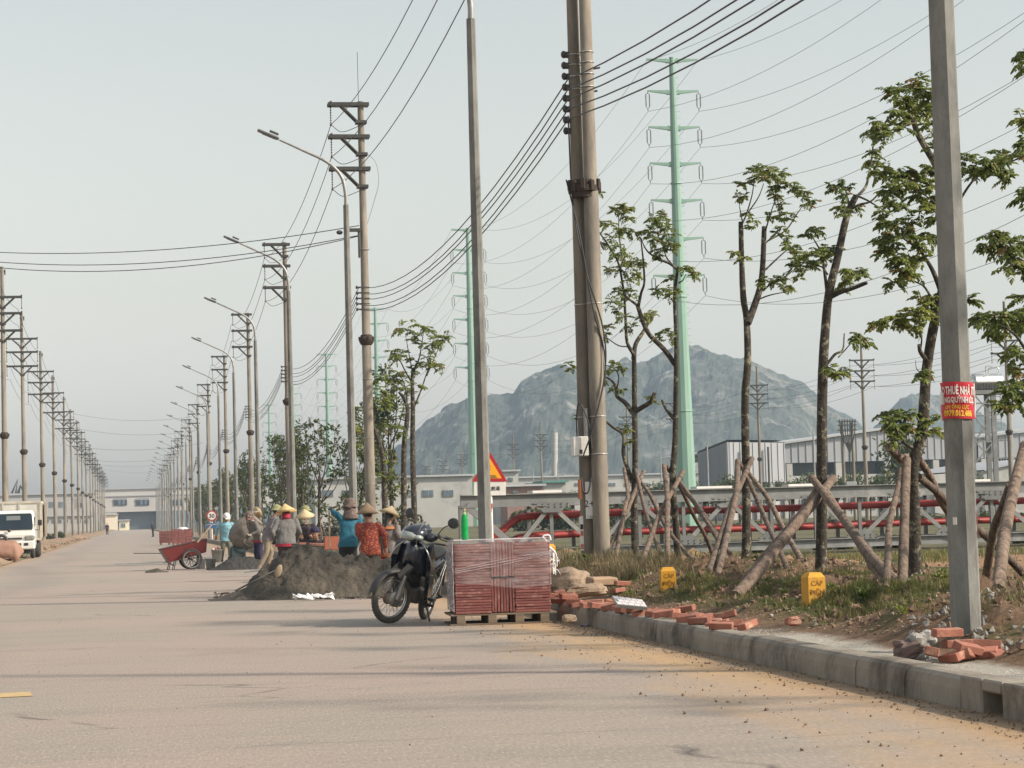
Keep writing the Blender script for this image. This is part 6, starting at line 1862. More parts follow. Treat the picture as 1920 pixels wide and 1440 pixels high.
for x in (-.86, .86):
    w = obj('wheel', B().torus((0, 0, 0), .28, .09, 'X', 24, 10, flat=1.1), M_rub, t, (x*cw/2, .75, .37)); obj('rim', B().lathe([(.18, -.08), (.20, 0), (.18, .08)], n=16, rot=(0, pi/2, 0)), M_galv, w)
    w = obj('wheel', B().torus((0, 0, 0), .28, .09, 'X', 24, 10, flat=2.0), M_rub, t, (x*cw/2+.05, 3.6, .37)); obj('rim', B().lathe([(.18, -.08), (.20, 0), (.18, .08)], n=16, rot=(0, pi/2, 0)), M_galv, w)
bw = tX(75)-tX(-30); bx = (tX(75)+tX(-30))/2-xc; bt = tZ(939)
obj('cargo_box', B().box((bx, 3.3, (bt+.78)/2), (bw-.06, 3.2, bt-.78), b=.03), M_tbox, t)
b = B(); b.box((bx, 1.69, bt-.05), (bw, .06, .09)); b.box((bx, 1.69, .80), (bw, .06, .09))
for x in (-bw/2+.03, -bw*.2, bw*.1, bw/2-.03): b.box((bx+x, 1.67, (bt+.78)/2), (.07, .05, bt-.9))
for k in range(8): b.box((bx+bw/2-.01, 1.9+k*.4, (bt+.78)/2), (.04, .05, bt-.95))
obj('frame_rail', b, mat('dirty rail', (.5, .46, .38), (.38, .34, .27), scale=3), t)
obj('box_door', B().box((bx+bw/2+.10, 3.9, (bt+.8)/2), (.03, 1.9, bt-.95)), mat('brown door leaf', (.20, .15, .10), (.26, .22, .16), scale=3), t)
for s_ in (-1, 1):
    mr = obj('mirror', B().box((s_*(cw/2+.22), .0, tZ(980, 70)), (.17, .07, .24), b=.03), M_blkp, t)
    obj('mirror_arm', B().tube([(s_*cw/2*.96, .15, zw0), (s_*(cw/2+.2), .02, zw0-.02), (s_*(cw/2+.22), .02, zw0+.2)], .015, 5), M_blkp, mr)
obj('wiper', B().tube([(-.5, -.02, zw0+.03), (.1, .0, zw0+.09)], .012, 4), M_blkp, t)
obj('side_window', B().box((cw/2*.985, .75, (zw0+zw1)/2), (.03, .55, .34)), M_scr, t)
obj('door_line', B().box((cw/2*1.0, .42, 1.0), (.01, .015, .7)), M_blkp, t)

# ---- cement mixer
t = thing('cement_mixer', 'mud-caked cement mixer with a tilted drum between the helmeted man and the scarved woman', 'cement mixer', (P(460, 1000, 62).x, 62, 0), 0)
M_mix = mat('mortar caked drum', (.23, .20, .165), (.15, .13, .105), scale=5, rough=.85, bump=.01, c3=(.11, .09, .07), s3=3)
b = B(); b.lathe([(.12, -.42), (.30, -.38), (.40, -.18), (.42, .05), (.40, .18), (.26, .46), (.20, .52), (.215, .53), (.17, .50)], (0, 0, .93), 24, rot=(.25, .72, 0)); obj('drum', b, M_mix, t)
obj('gear_ring', B().torus((.17, -.35, .86), .29, .018, 'Y', 30, 6), M_dsteel, t)
b = B()
for k in range(5): a = k*1.256; b.tube([(.17, -.35, .86), (.17+.29*cos(a), -.35, .86+.29*sin(a))], .012, 5)
obj('hand_wheel_spokes', b, mat('rusty red spokes', (.25, .10, .08), (.2, .08, .06)), t)
b = B()
for s_ in (-1, 1): b.tube([(s_*.42, -.25, .05), (s_*.28, 0, .75)], .03, 5); b.tube([(s_*.42, .25, .05), (s_*.28, 0, .75)], .03, 5); b.tube([(s_*.42, -.25, .1), (s_*.42, .25, .1)], .025, 5)
b.tube([(-.42, -.25, .1), (.42, -.25, .1)], .025, 5); b.tube([(-.3, 0, .75), (.3, 0, .75)], .03, 6)
obj('stand', b, M_dsteel, t)
obj('motor_box', B().box((-.22, -.05, .38), (.42, .36, .42), b=.04), mat('dark teal motor cover', (.03, .06, .06), (.05, .06, .06), scale=4), t)
obj('red_mark', B().ell((-.05, -.26, .22), (.035, .02, .10)), mat('red rag', (.4, .06, .04), (.3, .05, .04)), t)
for s_ in (-1, 1): obj('wheel', B().torus((s_*.46, .15, .15), .12, .035, 'X', 18, 6), M_rub, t)

# ---- buckets and bits
def bucket(px, py, Y, lab, m, r=.15, h=.30, extra=None):
    g = P(px, py, Y); t = thing('bucket', lab, 'bucket', (g.x, Y, 0))
    b = B(); b.lathe([(r*.78, 0), (r, h), (r*1.06, h), (r*1.06, h-.02), (r*.97, h-.02), (r*.76, .02)], n=18); obj('bucket_body', b, m, t)
    obj('bail_handle', B().tube(bez([(-r, 0, h-.03), (-r*.8, -.05, h+.02), (0, -.1, h+.05), (r*.8, -.05, h+.02), (r, 0, h-.03)], 3), .005, 4), M_galv, t)
    if extra: extra(t, r, h)
bucket(395, 1060, 60.5, 'grey plastic bucket next to the dark mortar heap', mat('grey bucket plastic', (.22, .26, .25), (.3, .3, .28), scale=5), .145, .31)
def rags(t, r, h):
    b = B()
    for k in range(6): b.ell((random.uniform(-.1, .1), random.uniform(-.08, .08), h+random.uniform(0, .06)), (.07, .05, .03), (random.random(), random.random(), random.random()), 8, 5, m=k % 2)
    obj('rag', b, [mat('red rag cloth', (.5, .08, .05), (.45, .06, .04)), M_film], t)
bucket(407, 1047, 72, 'grey drum bucket full of red and white rags behind the other bucket', mat('dusty bucket plastic', (.33, .33, .30), (.25, .25, .23), scale=5), .18, .40, rags)
bucket(377, 1064, 62.5, 'pale bucket half hidden behind the red cart wheel', M_film, .13, .28)

# ---- signs
t = thing('warning_sign', 'red-edged yellow triangular warning sign over a white text board behind the lamp post', 'road sign', (P(920, 900, 49).x, 49, .1))
gx, Y = P(920, 900, 49).x, 49
def sp_(px, py, dy=0): q = P(px, py, Y); return V((q.x-gx, dy, q.z-.1))
M_sred = mat('sign red', (.42, .012, .02), (.38, .01, .02), rough=.35); M_syel = mat('sign amber', (.80, .36, .01), (.76, .33, .01), rough=.4)
def plate(pts, m, name, y, th=.006, par=None):
    b = B(); n = len(pts); vs = [V((p.x, y, p.z)) for p in pts]+[V((p.x, y+th, p.z)) for p in pts]
    b.add(vs, [tuple(range(n)), tuple(range(n, 2*n))[::-1]]+[(i, n+i, n+(i+1) % n, (i+1) % n) for i in range(n)]); return obj(name, b, m, par or t)
tri = plate([sp_(886, 903), sp_(951, 903), sp_(949, 899), sp_(920, 849.5), sp_(917, 849.5), sp_(887, 899)], M_sred, 'triangle_plate', 0)
plate([sp_(896, 897), sp_(941, 897), sp_(918.5, 859)], M_syel, 'yellow_field', -.004, .003, tri)
def sprite(pts, m, nm='symbol'): return plate([sp_(*p) for p in pts], m, nm, -.007, .002, tri)
sprite([(912, 896), (916.5, 896), (916.5, 887), (912, 887)], M_black); sprite([(911, 886), (914, 886), (916, 880), (915, 876), (918, 872), (914, 871), (913, 877), (911, 880)], M_black)
sprite([(915, 879), (919, 881), (920, 880), (916, 877)], M_black); sprite([(916, 875), (920, 875), (920, 874), (916, 873.5)], M_black)
for k in range(3): sprite([(918, 896-k*2), (932-k*1.5, 896-k*2), (932-k*1.5, 895-k*2), (918, 895-k*2)], M_dsteel)
bd = plate([sp_(889, 929.5), sp_(948.5, 928.5), sp_(948.5, 904), sp_(889, 904.5)], M_white, 'text_board', 0)
obj('lettering', text_mesh('巨大航道', .10, M_black, .001, bold=.001), None, t, sp_(921, 916.5, -.006), FRONT)
for (px, py) in ((919, 909), (919, 926)): obj('bolt', B().ell(sp_(px, py, -.004), .008, seg=8, rings=5), M_dsteel, t)
b = B(); b.tube([sp_(920.5, 929, .05), sp_(920.5, 931, .05)-V((0, 0, 1.9))], .038, 10); obj('post', b, M_white, t)
for k in range(3): obj('red_band', B().tube([sp_(921, 944+k*42, .05), sp_(921, 960+k*42, .05)], .0395, 10), mat('faded sign red', (.35, .08, .06), (.3, .1, .08)), t)
Y = 163; q = P(397, 967, Y)
t = thing('speed_limit_sign', 'round 30 speed limit sign with red rim and blue plate near the helmeted man', 'road sign', (q.x, Y, 0))
r_ = 10*Y/4200
obj('disc', B().lathe([(0, 0), (r_, 0), (r_, .02), (0, .02)], (0, 0, q.z), 24, rot=(pi/2, 0, 0), smooth=False), mat('dull red rim', (.33, .04, .05), (.28, .04, .05)), t)
obj('disc_face', B().lathe([(0, 0), (r_*.74, 0), (r_*.74, .01), (0, .01)], (0, -.015, q.z), 24, rot=(pi/2, 0, 0), smooth=False), M_white, t)
obj('lettering', text_mesh('30', r_*1.05, M_black, .002, bold=.008), None, t, (0, -.035, q.z-.02), FRONT)
obj('blue_plate', B().box((0, 0, q.z-r_-.32), (r_*1.9, .02, .38)), mat('blue sign plate', (.03, .10, .26), (.03, .09, .22)), t)
obj('lettering', text_mesh('ĐOẠN ĐƯỜNG', .11, M_white, .002), None, t, (0, -.015, q.z-r_-.24), FRONT)
obj('post', B().tube([(0, .06, 0), (0, .06, q.z+.2)], .045, 8), M_white, t)

# ---- yellow cable markers
M_yelm = mat('yellow marker paint', (.66, .34, .02), (.56, .27, .015), scale=7, rough=.75, c3=(.36, .22, .07), s3=9, t3=.60, w3=.2)
def marker(px, py, Y, lab, rz, letters=True):
    x = P(px, py, Y).x; g = terr(x, Y)
    t = thing('cable_marker', lab, 'marker post', (x, Y, g), rz, 'yellow concrete markers for the buried cable')
    zt_ = P(px, py, Y).z-g; w = .178
    b = B(); rings = []
    for z, q in ((-.1, 1), (zt_-.045, 1), (zt_, .68)):
        rings.append([(sx*w/2*q, sy*w/2*q, z) for sx, sy in ((-1, -1), (1, -1), (1, 1), (-1, 1))])
    b.loft(rings, True, smooth=False); obj('post', b, M_yelm, t)
    if letters:
        Mi = mat('engraved letters', (.30, .13, .02), (.26, .11, .02))
        for k, s in enumerate(('CÁP', 'ĐIỆN', 'LỰC')):
            obj('lettering', text_mesh(s, .066, Mi, .0015, bold=.001), None, t, (0, -w/2-.0015, zt_-.105-k*.088), FRONT)
    return t
marker(1524, 1073.5, 21.2, 'nearest yellow concrete cable marker lettered in the grass, beside the grey log prop', .10)
marker(1251.5, 1063.5, 26.2, 'second yellow cable marker below the upright pale prop', -.12)
marker(1028, 1020, 33.0, 'yellow cable marker peeping out at the right of the paver stack', .1)
marker(852, 1036, 43.0, 'yellow cable marker between the motorbike seat and the paver stack', .1)

# ---- bricks, slab, boulders, rubble
bm_b = B().box((0, 0, 0), (.205, .10, .058), b=.005).mesh('brick', M_brkr)
rd = random.Random(11)
bl = [(1044, 1117, 0), (1054, 1114, 1), (1063, 1118, 0), (1050, 1124, 0), (1066, 1124, 1), (1078, 1127, 0), (1088, 1130, 0), (1105, 1133, 0), (1115, 1128, 0), (1120, 1136, 0), (1129, 1127, 0), (1136, 1134, 0), (1146, 1138, 0), (1152, 1132, 0), (1165, 1139, 0), (1172, 1143, 0), (1182, 1137, 1), (1193, 1144, 0), (1206, 1147, 0), (1214, 1143, 0), (1228, 1150, 0), (1238, 1145, 0), (1246, 1152, 1), (1255, 1148, 0), (1266, 1146, 0), (1277, 1153, 0), (1284, 1146, 1), (1290, 1160, 0), (1302, 1157, 0), (1312, 1164, 0), (1322, 1155, 0), (1332, 1163, 0), (1345, 1167, 0), (1352, 1172, 0), (1360, 1160, 1), (1371, 1168, 0), (1158, 1110, 0), (1168, 1108, 0), (1401, 1168, 0)]
bg_ = 'red bricks scattered behind the kerb'
marks = {0: 'leftmost', len(bl)-1: 'last single'}
refs = ['the paver stack', 'the pale boulder', 'the white slab', 'the second yellow marker', 'the grey log prop']
for i, (px, py, lv) in enumerate(bl):
    q = G(px, py, .235)
    o = obj('brick', bm_b, None, None, (q.x, q.y, .215+.03*lv+rd.uniform(.0, .025)+max(0, terr(q.x, q.y)-.19)), (rd.uniform(-.16, .16), rd.uniform(-.2, .2), rd.uniform(-.9, .9)))
    tag(o, '%s loose red brick along the kerb counted from the paver stack' % ordw(i+1), 'brick', bg_)
pile = [(1776, 1186, 2, .05, 'upper of two flat bricks on top of the rubble at the lamp post foot'), (1795, 1207, 1, .1, 'second flat brick under the topmost one at the lamp post foot'), (1748, 1222, 0, 1.2, 'tilted grey-faced brick left in the lamp post rubble'), (1786, 1232, 0, 1.9, 'brick standing on its end below the flat pair'), (1815, 1215, 0, .3, 'dark brick wedged behind the flat pair'), (1813, 1228, 0, .9, 'brick leaning in front of the lamp post'), (1843, 1224, 0, -.5, 'brick tilted up right of the lamp post foot'), (1850, 1210, 0, -.4, 'brick lying across the right end of the rubble'), (1880, 1228, 0, .2, 'lone brick at the far right of the rubble')]
for (px, py, lv, rz, lab) in pile:
    Y = 15.1-.15*(lv == 0)*rd.random(); q = P(px, py, Y)
    o = obj('brick', bm_b, None, None, (q.x, Y, q.z), (rd.uniform(-.06, .06)+(.3 if lv == 0 else 0)*rd.choice((-1, 1)), rd.uniform(-.25, .25)*(lv == 0), rz))
    tag(o, lab, 'brick', 'bricks piled at the nearest lamp post')
def rock(c, r, m, seed, sz=(1, 1, 1), n=2, ang=.38, name='rock'):
    bm = B().ell((0, 0, 0), 1, seg=16, rings=11)
    vs = []
    for p in bm.v:
        p = V(p); f = 1+ang*noise.noise(p*1.4+V((seed, 0, 0)))+.24*noise.noise(p*3.3+V((0, seed, 0)))+.10*noise.noise(p*9+V((0, seed, 3)))
        q = V((p.x*sz[0], p.y*sz[1], p.z*sz[2]))*r*f
        q = V([math.copysign(abs(a)**.72*(r**.28), a) for a in q])
        vs.append(q)
    bm.v = [tuple(q) for q in vs]; bm.sm = [False]*len(bm.f)
    return obj(name, bm, m, None, c)
M_rock = mat('tan quarry stone', (.36, .265, .18), (.26, .19, .135), scale=4, rough=.95, bump=.012, bscale=20, c3=(.16, .125, .09), s3=3, t3=.58)
M_rock2 = mat('pinkish sandstone block', (.40, .28, .18), (.33, .22, .14), scale=4, rough=.95, bump=.01)
M_grey = mat('broken grey concrete', (.34, .33, .30), (.23, .22, .20), scale=7, rough=.95, bump=.01, rnd=.15)
def put(px, py, Y, r, m, seed, sz, lab, cat='boulder', ang=.38):
    q = P(px, py, Y); tag(rock(q, r, m, seed, sz, ang=ang), lab, cat, 'boulders at the twin pole foot' if cat == 'boulder' else None)
put(1062, 1092, 29.5, .26, M_rock, 1, (1.25, 1, .62), 'biggest brownish boulder right next to the paver stack')
put(1126, 1070, 31.5, .20, M_rock2, 2, (1.4, 1, .55), 'grass-tinged tan boulder directly under the twin pole')
put(1168, 1072, 31.8, .19, M_rock, 3, (1.4, 1, .45), 'low grey boulder between the twin pole and the first staked tree')
tag(obj('stone_block', B().box(P(1128, 1090, 28.2), (.36, .25, .11), (.05, .02, .2), b=.02), M_rock2), 'squared pale sandstone block below the tan boulders', 'stone block')
put(1100, 1106, 27.0, .14, M_rock, 5, (2.2, 1, .45), 'flat brownish stone half sunk in front of the biggest boulder')
put(1068, 1160, 22.6, .06, M_rock, 6, (1.4, 1, .6), 'fist-sized stone lying on the road against the kerb', 'stone')
put(1487, 1165, 19.4, .052, M_brkr, 7, (1.5, .8, .7), 'broken reddish lump above the pale chippings', 'brick piece')
for i, (px, py, r) in enumerate(((1704, 1218, .085), (1722, 1204, .07), (1738, 1196, .06), (1722, 1226, .05), (1745, 1238, .055), (1765, 1240, .045), (1695, 1226, .06))):
    tag(rock(P(px, py, 15.3), r, M_grey if i not in (0, 6) else mat('brown rubble', (.15, .10, .085), (.11, .08, .07), scale=8), 20+i, (1.2, 1, .8)), '%s lump of broken concrete left of the bricks at the lamp post' % ordw(i+1), 'rubble lump', 'concrete lumps at the lamp post')
# white slab with brick pattern
t = thing('wall_fragment', 'white tile-faced slab lying slanted among the red bricks behind the kerb', 'slab', (0, 0, 0))
c = [P(1148, 1118, 22.6), P(1204, 1125, 22.4), P(1214, 1139, 21.9), P(1158, 1134, 22.1)]
n_ = V((0, -.3, 1)).normalized()*.03
b = B().add(c+[q-n_ for q in c], [(3, 2, 1, 0), (4, 5, 6, 7), (0, 1, 5, 4), (1, 2, 6, 5), (2, 3, 7, 6), (3, 0, 4, 7)]); obj('slab_body', b, M_grey, t)
def sl(u, v): return c[0].lerp(c[1], u).lerp(c[3].lerp(c[2], u), v)
for r_ in range(3):
    for k in range(5):
        u0 = (k+(.5 if r_ % 2 else 0))/5; u1 = min(1, u0+.19)
        if u0 > .97: continue
        v0, v1 = r_/3+.02, (r_+1)/3-.02
        q = [sl(u0+.01, v0), sl(u1, v0), sl(u1, v1), sl(u0+.01, v1)]; up = n_*.25
        obj('facing_tile', B().add([p+up for p in q]+[p for p in q], [(3, 2, 1, 0), (0, 1, 5, 4), (1, 2, 6, 5), (2, 3, 7, 6), (3, 0, 4, 7)]), mat('white facing tile', (.66, .62, .62), (.58, .55, .55)) if (r_, k) == (0, 0) else bpy.data.materials['white facing tile'], t)
# stones and clods strewn on verge and sandy road edge
def strew(name, n, xr, yr, smin, smax, m, seed, z=None, flat=.7):
    rd = random.Random(seed); b = B()
    for k in range(n):
        x = rd.uniform(*xr); y = rd.uniform(*yr); s_ = smin+(smax-smin)*rd.random()**3
        zz = (terr(x, y) if z is None else z)+s_*.25
        R_ = Euler((rd.random()*3, rd.random()*3, rd.random()*3)).to_matrix()
        vs = [V((x, y, zz))+R_ @ V(p)*s_*rd.uniform(.7, 1.2) for p in ((1, 0, 0), (-1, 0, 0), (0, .8, 0), (0, -.8, 0), (0, 0, flat), (0, 0, -flat))]
        b.add(vs, [(0, 2, 4), (2, 1, 4), (1, 3, 4), (3, 0, 4), (2, 0, 5), (1, 2, 5), (3, 1, 5), (0, 3, 5)])
    return obj(name, b, m, kind='stuff')
M_clod = mat('dry earth clods', (.24, .155, .10), (.15, .10, .068), scale=9, rough=.95, bump=.004)
strew('clods', 9000, (6.0, 10.5), (12, 38), .010, .055, M_clod, 1)
strew('pebbles', 2600, (6.0, 10.5), (12, 38), .006, .03, mat('pale pebbles', (.42, .38, .32), (.3, .27, .22), scale=20), 2)
strew('gravel', 3000, (5.16, 5.8), (11, 21.5), .003, .009, mat('white chippings', (.62, .60, .55), (.42, .40, .36), scale=30), 3)
strew('gravel', 900, (6.0, 8.2), (13.5, 17.5), .012, .045, M_grey, 4)
strew('clods', 450, (3.7, 5.0), (10, 26), .003, .016, M_clod, 5, 0.0)
strew('clods', 260, (-2, 4.5), (12, 34), .003, .010, M_dsteel, 6, 0.0)
strew('pebbles', 150, (3.3, 4.9), (10, 28), .006, .022, M_clod, 7, 0.0)
strew('clods', 1300, (4.55, 4.92), (10, 26), .003, .016, M_clod, 17, 0.0)
strew('rubble', 900, (6.2, 9.5), (13, 30), .02, .07, M_clod, 18)
strew('clods', 1500, (8.5, 18), (33, 44), .012, .05, M_clod, 8)
strew('clods', 1600, (-9, -4.3), (90, 220), .02, .14, M_clod, 9, .12)

# ---- grass
M_gr = leafmat('verge grass', (.11, .13, .035), (.17, .17, .05), (.26, .21, .085))
M_dry = leafmat('dry stalks', (.24, .18, .095), (.17, .135, .07), (.11, .11, .045))
def grass(name, n, area, h, m, seed, thr=-.1, w=.004, s=.7, off=0.0):
    rd = random.Random(seed); vs = []; fs = []; k = 0; tries = 0
    (xa, xb), (ya, yb) = area
    while k < n and tries < n*6:
        tries += 1
        x = rd.uniform(xa, xb); y = rd.uniform(ya, yb)
        if fbm(x, y, s, 5.0+off, 3) < thr: continue
        z = terr(x, y); hh = h*rd.uniform(.45, 1.15); a = rd.uniform(0, 6.28); l = rd.uniform(.1, .75)
        d = V((cos(a), sin(a), 0)); sd_ = V((-d.y, d.x, 0))*w
        p = V((x, y, z-.01)); m1 = p+d*hh*l*.3+V((0, 0, hh*.6)); e = p+d*hh*l+V((0, 0, hh*(1-.35*l)))
        o_ = len(vs); vs += [p-sd_, p+sd_, m1+sd_*.8, m1-sd_*.8, e]; fs += [(o_, o_+1, o_+2, o_+3), (o_+3, o_+2, o_+4)]
        k += 1
    b = B(); b.v = [tuple(v) for v in vs]; b.f = fs; b.sm = [False]*len(fs); b.mi = [0]*len(fs)
    return obj(name, b, m, kind='stuff')
grass('grass', 17000, ((6.35, 8.6), (17.5, 27)), .08, M_gr, 1, .06)
grass('grass', 5000, ((6.6, 7.6), (19.5, 22.8)), .10, M_gr, 2, -.1)
grass('grass', 2500, ((6.15, 6.7), (19.5, 22.8)), .045, M_gr, 12, -.2)
grass('grass', 7000, ((5.95, 7.6), (23.5, 31)), .065, M_gr, 3, -.05)
grass('grass', 5000, ((6.4, 8.8), (24, 36)), .09, M_dry, 4, .0, off=3)
grass('dry_grass', 15000, ((6.3, 9.5), (12.5, 20.5)), .075, M_dry, 5, -.15, off=1)
grass('dry_grass', 5000, ((6.2, 7.4), (29, 34)), .26, M_dry, 6, -.3, w=.005)
grass('grass', 5000, ((6.6, 9.5), (13.5, 20)), .08, M_gr, 7, .05, off=7)
obj('road_marking', B().box(G(18, 1304)+V((0, 0, .005)), (.32, .42, .002), .1), mat('worn yellow road paint', (.52, .36, .15), (.40, .29, .15), scale=9), kind='structure')
grass('grass', 9000, ((9, 24), (36, 53)), .22, M_gr, 8, .08, w=.008, s=.3)
grass('dry_grass', 3000, ((5.9, 8), (36, 60)), .25, M_dry, 9, .0, w=.007)
# dry leaf litter and husks on the soil
lb = B(); rd = random.Random(33)
for k in range(9000):
    x = rd.uniform(5.9, 9.8); y = rd.uniform(12, 34); a = rd.uniform(0, 6.28)
    leaflet(lb, V((x, y, terr(x, y)+.006)), V((cos(a), sin(a), rd.uniform(-.1, .5))), rd.uniform(.02, .055), rd.uniform(.006, .014), k % 2)
obj('leaf_litter', lb, [mat('dead leaves', (.20, .13, .075), (.10, .065, .04), scale=9), mat('straw bits', (.34, .27, .17), (.22, .17, .10), scale=9)], kind='stuff')
# broad-leaved weeds
lb = B()
for (px, py, r) in ((1622, 1120, .14), (1560, 1105, .10), (1690, 1150, .10), (1765, 1085, .12), (1470, 1110, .1), (1100, 1050, .14), (1075, 1048, .12), (1180, 1110, .07), (1350, 1135, .08)):
    q = ground_at(px, py+8, 14, 40)
    for k in range(26):
        a = random.uniform(0, 6.28); e = random.uniform(.3, 1.2)
        leaflet(lb, q+V((cos(a)*r*.2, sin(a)*r*.2, r*random.uniform(.1, .8))), V((cos(a), sin(a), e)), r*.55, r*.15, 0)
obj('weeds', lb, M_leaf, kind='stuff')
# more paver pallets further along the kerb
b = B().box((0, 0, 0), (.42, .42, .03), b=.003).mesh('paver', M_pav)
for i, (px, Y, s_, lab) in enumerate(((317, 139, 1.0, 'left of two far red paver stacks beyond the red cart'), (341, 133, 1.15, 'right of two far red paver stacks with a white cover on top'))):
    t = thing('paver_pallet', lab, 'paver stack', (P(px, 1000, Y).x, Y, 0))
    for k in range(14):
        for sx in (-1, 0, 1): obj('paver', b, None, t, (sx*.40, 0, .14+k*.052*s_), (0, 0, 0)).scale = (.93, 1.8, 1.6*s_)
    for sx in (-.5, 0, .5): obj('block', B().box((sx, 0, .06), (.12, .9, .11)), M_wood, t)
    if i: obj('cover_sheet', B().ell((.05, 0, .93), (.35, .4, .14), seg=12, rings=6), M_film, t)
# ================================================================ PEOPLE
M_skin = mat('tanned skin', (.30, .165, .105), (.26, .14, .09), scale=6, rough=.6)
M_hair = mat('black hair', (.015, .013, .012), (.02, .018, .016), rough=.5)
M_straw = mat('cone hat straw', (.62, .50, .30), (.54, .42, .24), scale=30, rough=.7)
M_boot = mat('muddy tan boots', (.32, .25, .18), (.20, .155, .11), scale=9, rough=.9)
def floral(name, base, dots, dots2, sc=26):
    m = mat(name, base, tuple(x*.8 for x in base), scale=8, rough=.85)
    N, L = nodes_of(m); bs = N['Principled BSDF']; src = bs.inputs['Base Color'].links[0].from_socket
    co = N.new('ShaderNodeTexCoord').outputs['Object']
    v = N.new('ShaderNodeTexVoronoi'); v.inputs['Scale'].default_value = sc; L.new(co, v.inputs['Vector'])
    s_ = N.new('ShaderNodeSeparateColor'); L.new(v.outputs['Color'], s_.inputs[0])
    c = mixc(N, L, mth(N, L, 'MULTIPLY', rng(N, L, v.outputs['Distance'], .42, .34), rng(N, L, s_.outputs[0], .25, .3)), src, dots)
    c = mixc(N, L, mth(N, L, 'MULTIPLY', rng(N, L, v.outputs['Distance'], .2, .14), rng(N, L, s_.outputs[0], .45, .5)), c, dots2)
    L.new(c, bs.inputs['Base Color']); return m
def ring(c, rx, ry, n=14, rot=0, R=None):
    c = V(c); out = []
    for j in range(n):
        a = 2*pi*j/n+rot; q = V((rx*cos(a), ry*sin(a), 0)); out.append(c+(R @ q if R is not None else q))
    return out
def remesh(o, vs, smooth=1):
    m = o.modifiers.new('one_surface', 'REMESH'); m.mode = 'VOXEL'; m.voxel_size = vs; m.use_smooth_shade = True
    if smooth:
        s_ = o.modifiers.new('soften', 'SMOOTH'); s_.iterations = smooth; s_.factor = .5
def limb(b, a, m_, c, r0, r1, r2):
    a, m_, c = V(a), V(m_), V(c)
    b.tube(bez([a, a.lerp(m_, .5), m_, m_.lerp(c, .5), c], 3), [r0+(r1-r0)*min(1, i/6)+(r2-r1)*max(0, (i-6)/6) for i in range(13)], 9)
    b.ell(a, r0*1.02, seg=9, rings=6); b.ell(c, r2, seg=9, rings=6)
def hand(par, w, d, m, grip=False, side=1):
    """palm and five bent fingers from wrist w along direction d"""
    w = V(w); d = V(d).normalized(); b = B()
    s_ = d.cross(V((0, 1, .2))); s_ = s_.normalized() if s_.length > .1 else V((1, 0, 0)); nrm = s_.cross(d)
    b.tube([w-d*.02, w+d*.03, w+d*.085], [.027, .034, .033], 8, flat=.55)
    for k, (o_, l) in enumerate(((-.027, .070), (-.009, .078), (.009, .074), (.026, .058))):
        p0 = w+d*.08+s_*o_; bend = .045 if grip else .018
        p1 = p0+d*l*.5+nrm*bend*.4*side; p2 = p0+d*l*(.55 if grip else .95)+nrm*bend*side*(1.3 if grip else 1)
        b.tube([p0, p1, p2], [.0095, .0085, .0065], 6)
    t0 = w+d*.03+s_*-.028
    b.tube([t0, t0+d*.035-s_*.022+nrm*.01*side, t0+d*.065-s_*.018+nrm*.025*side], [.0125, .0105, .008], 6)
    return obj('hand' if m is M_skin else 'glove', b, m, par)
def head(t, c, yaw, pitch=0.0, skin=M_skin, cover=None, mask=None, scale=1.0):
    """continuous head with brow, nose, lips, ears, looking along +y after yaw"""
    c = V(c); R = (Matrix.Rotation(yaw, 3, 'Z') @ Matrix.Rotation(pitch, 3, 'X'))
    def W(x, y, z): return c+R @ (V((x, y, z))*scale)
    b = B()
    for (z, rx, ry, dy) in (): pass
    b.ell(W(0, -.005, .02), (.076*scale, .093*scale, .10*scale), R.to_euler(), 14, 10)
    b.ell(W(0, .03, -.045), (.055*scale, .062*scale, .062*scale), R.to_euler(), 12, 8)
    b.ell(W(0, .095, -.012), (.013, .02, .022), R.to_euler(), 8, 6)
    b.ell(W(0, .082, .03), (.048, .016, .011), R.to_euler(), 8, 5)
    b.ell(W(0, .086, -.052), (.022, .012, .008), R.to_euler(), 8, 5)
    b.ell(W(0, .07, -.09), (.022, .02, .018), R.to_euler(), 8, 5)
    for s_ in (-1, 1):
        b.ell(W(s_*.078, -.005, -.005), (.010, .018, .03), R.to_euler(), 8, 6); b.ell(W(s_*.04, .068, -.03), (.02, .016, .02), R.to_euler(), 8, 5)
    return b, W, R
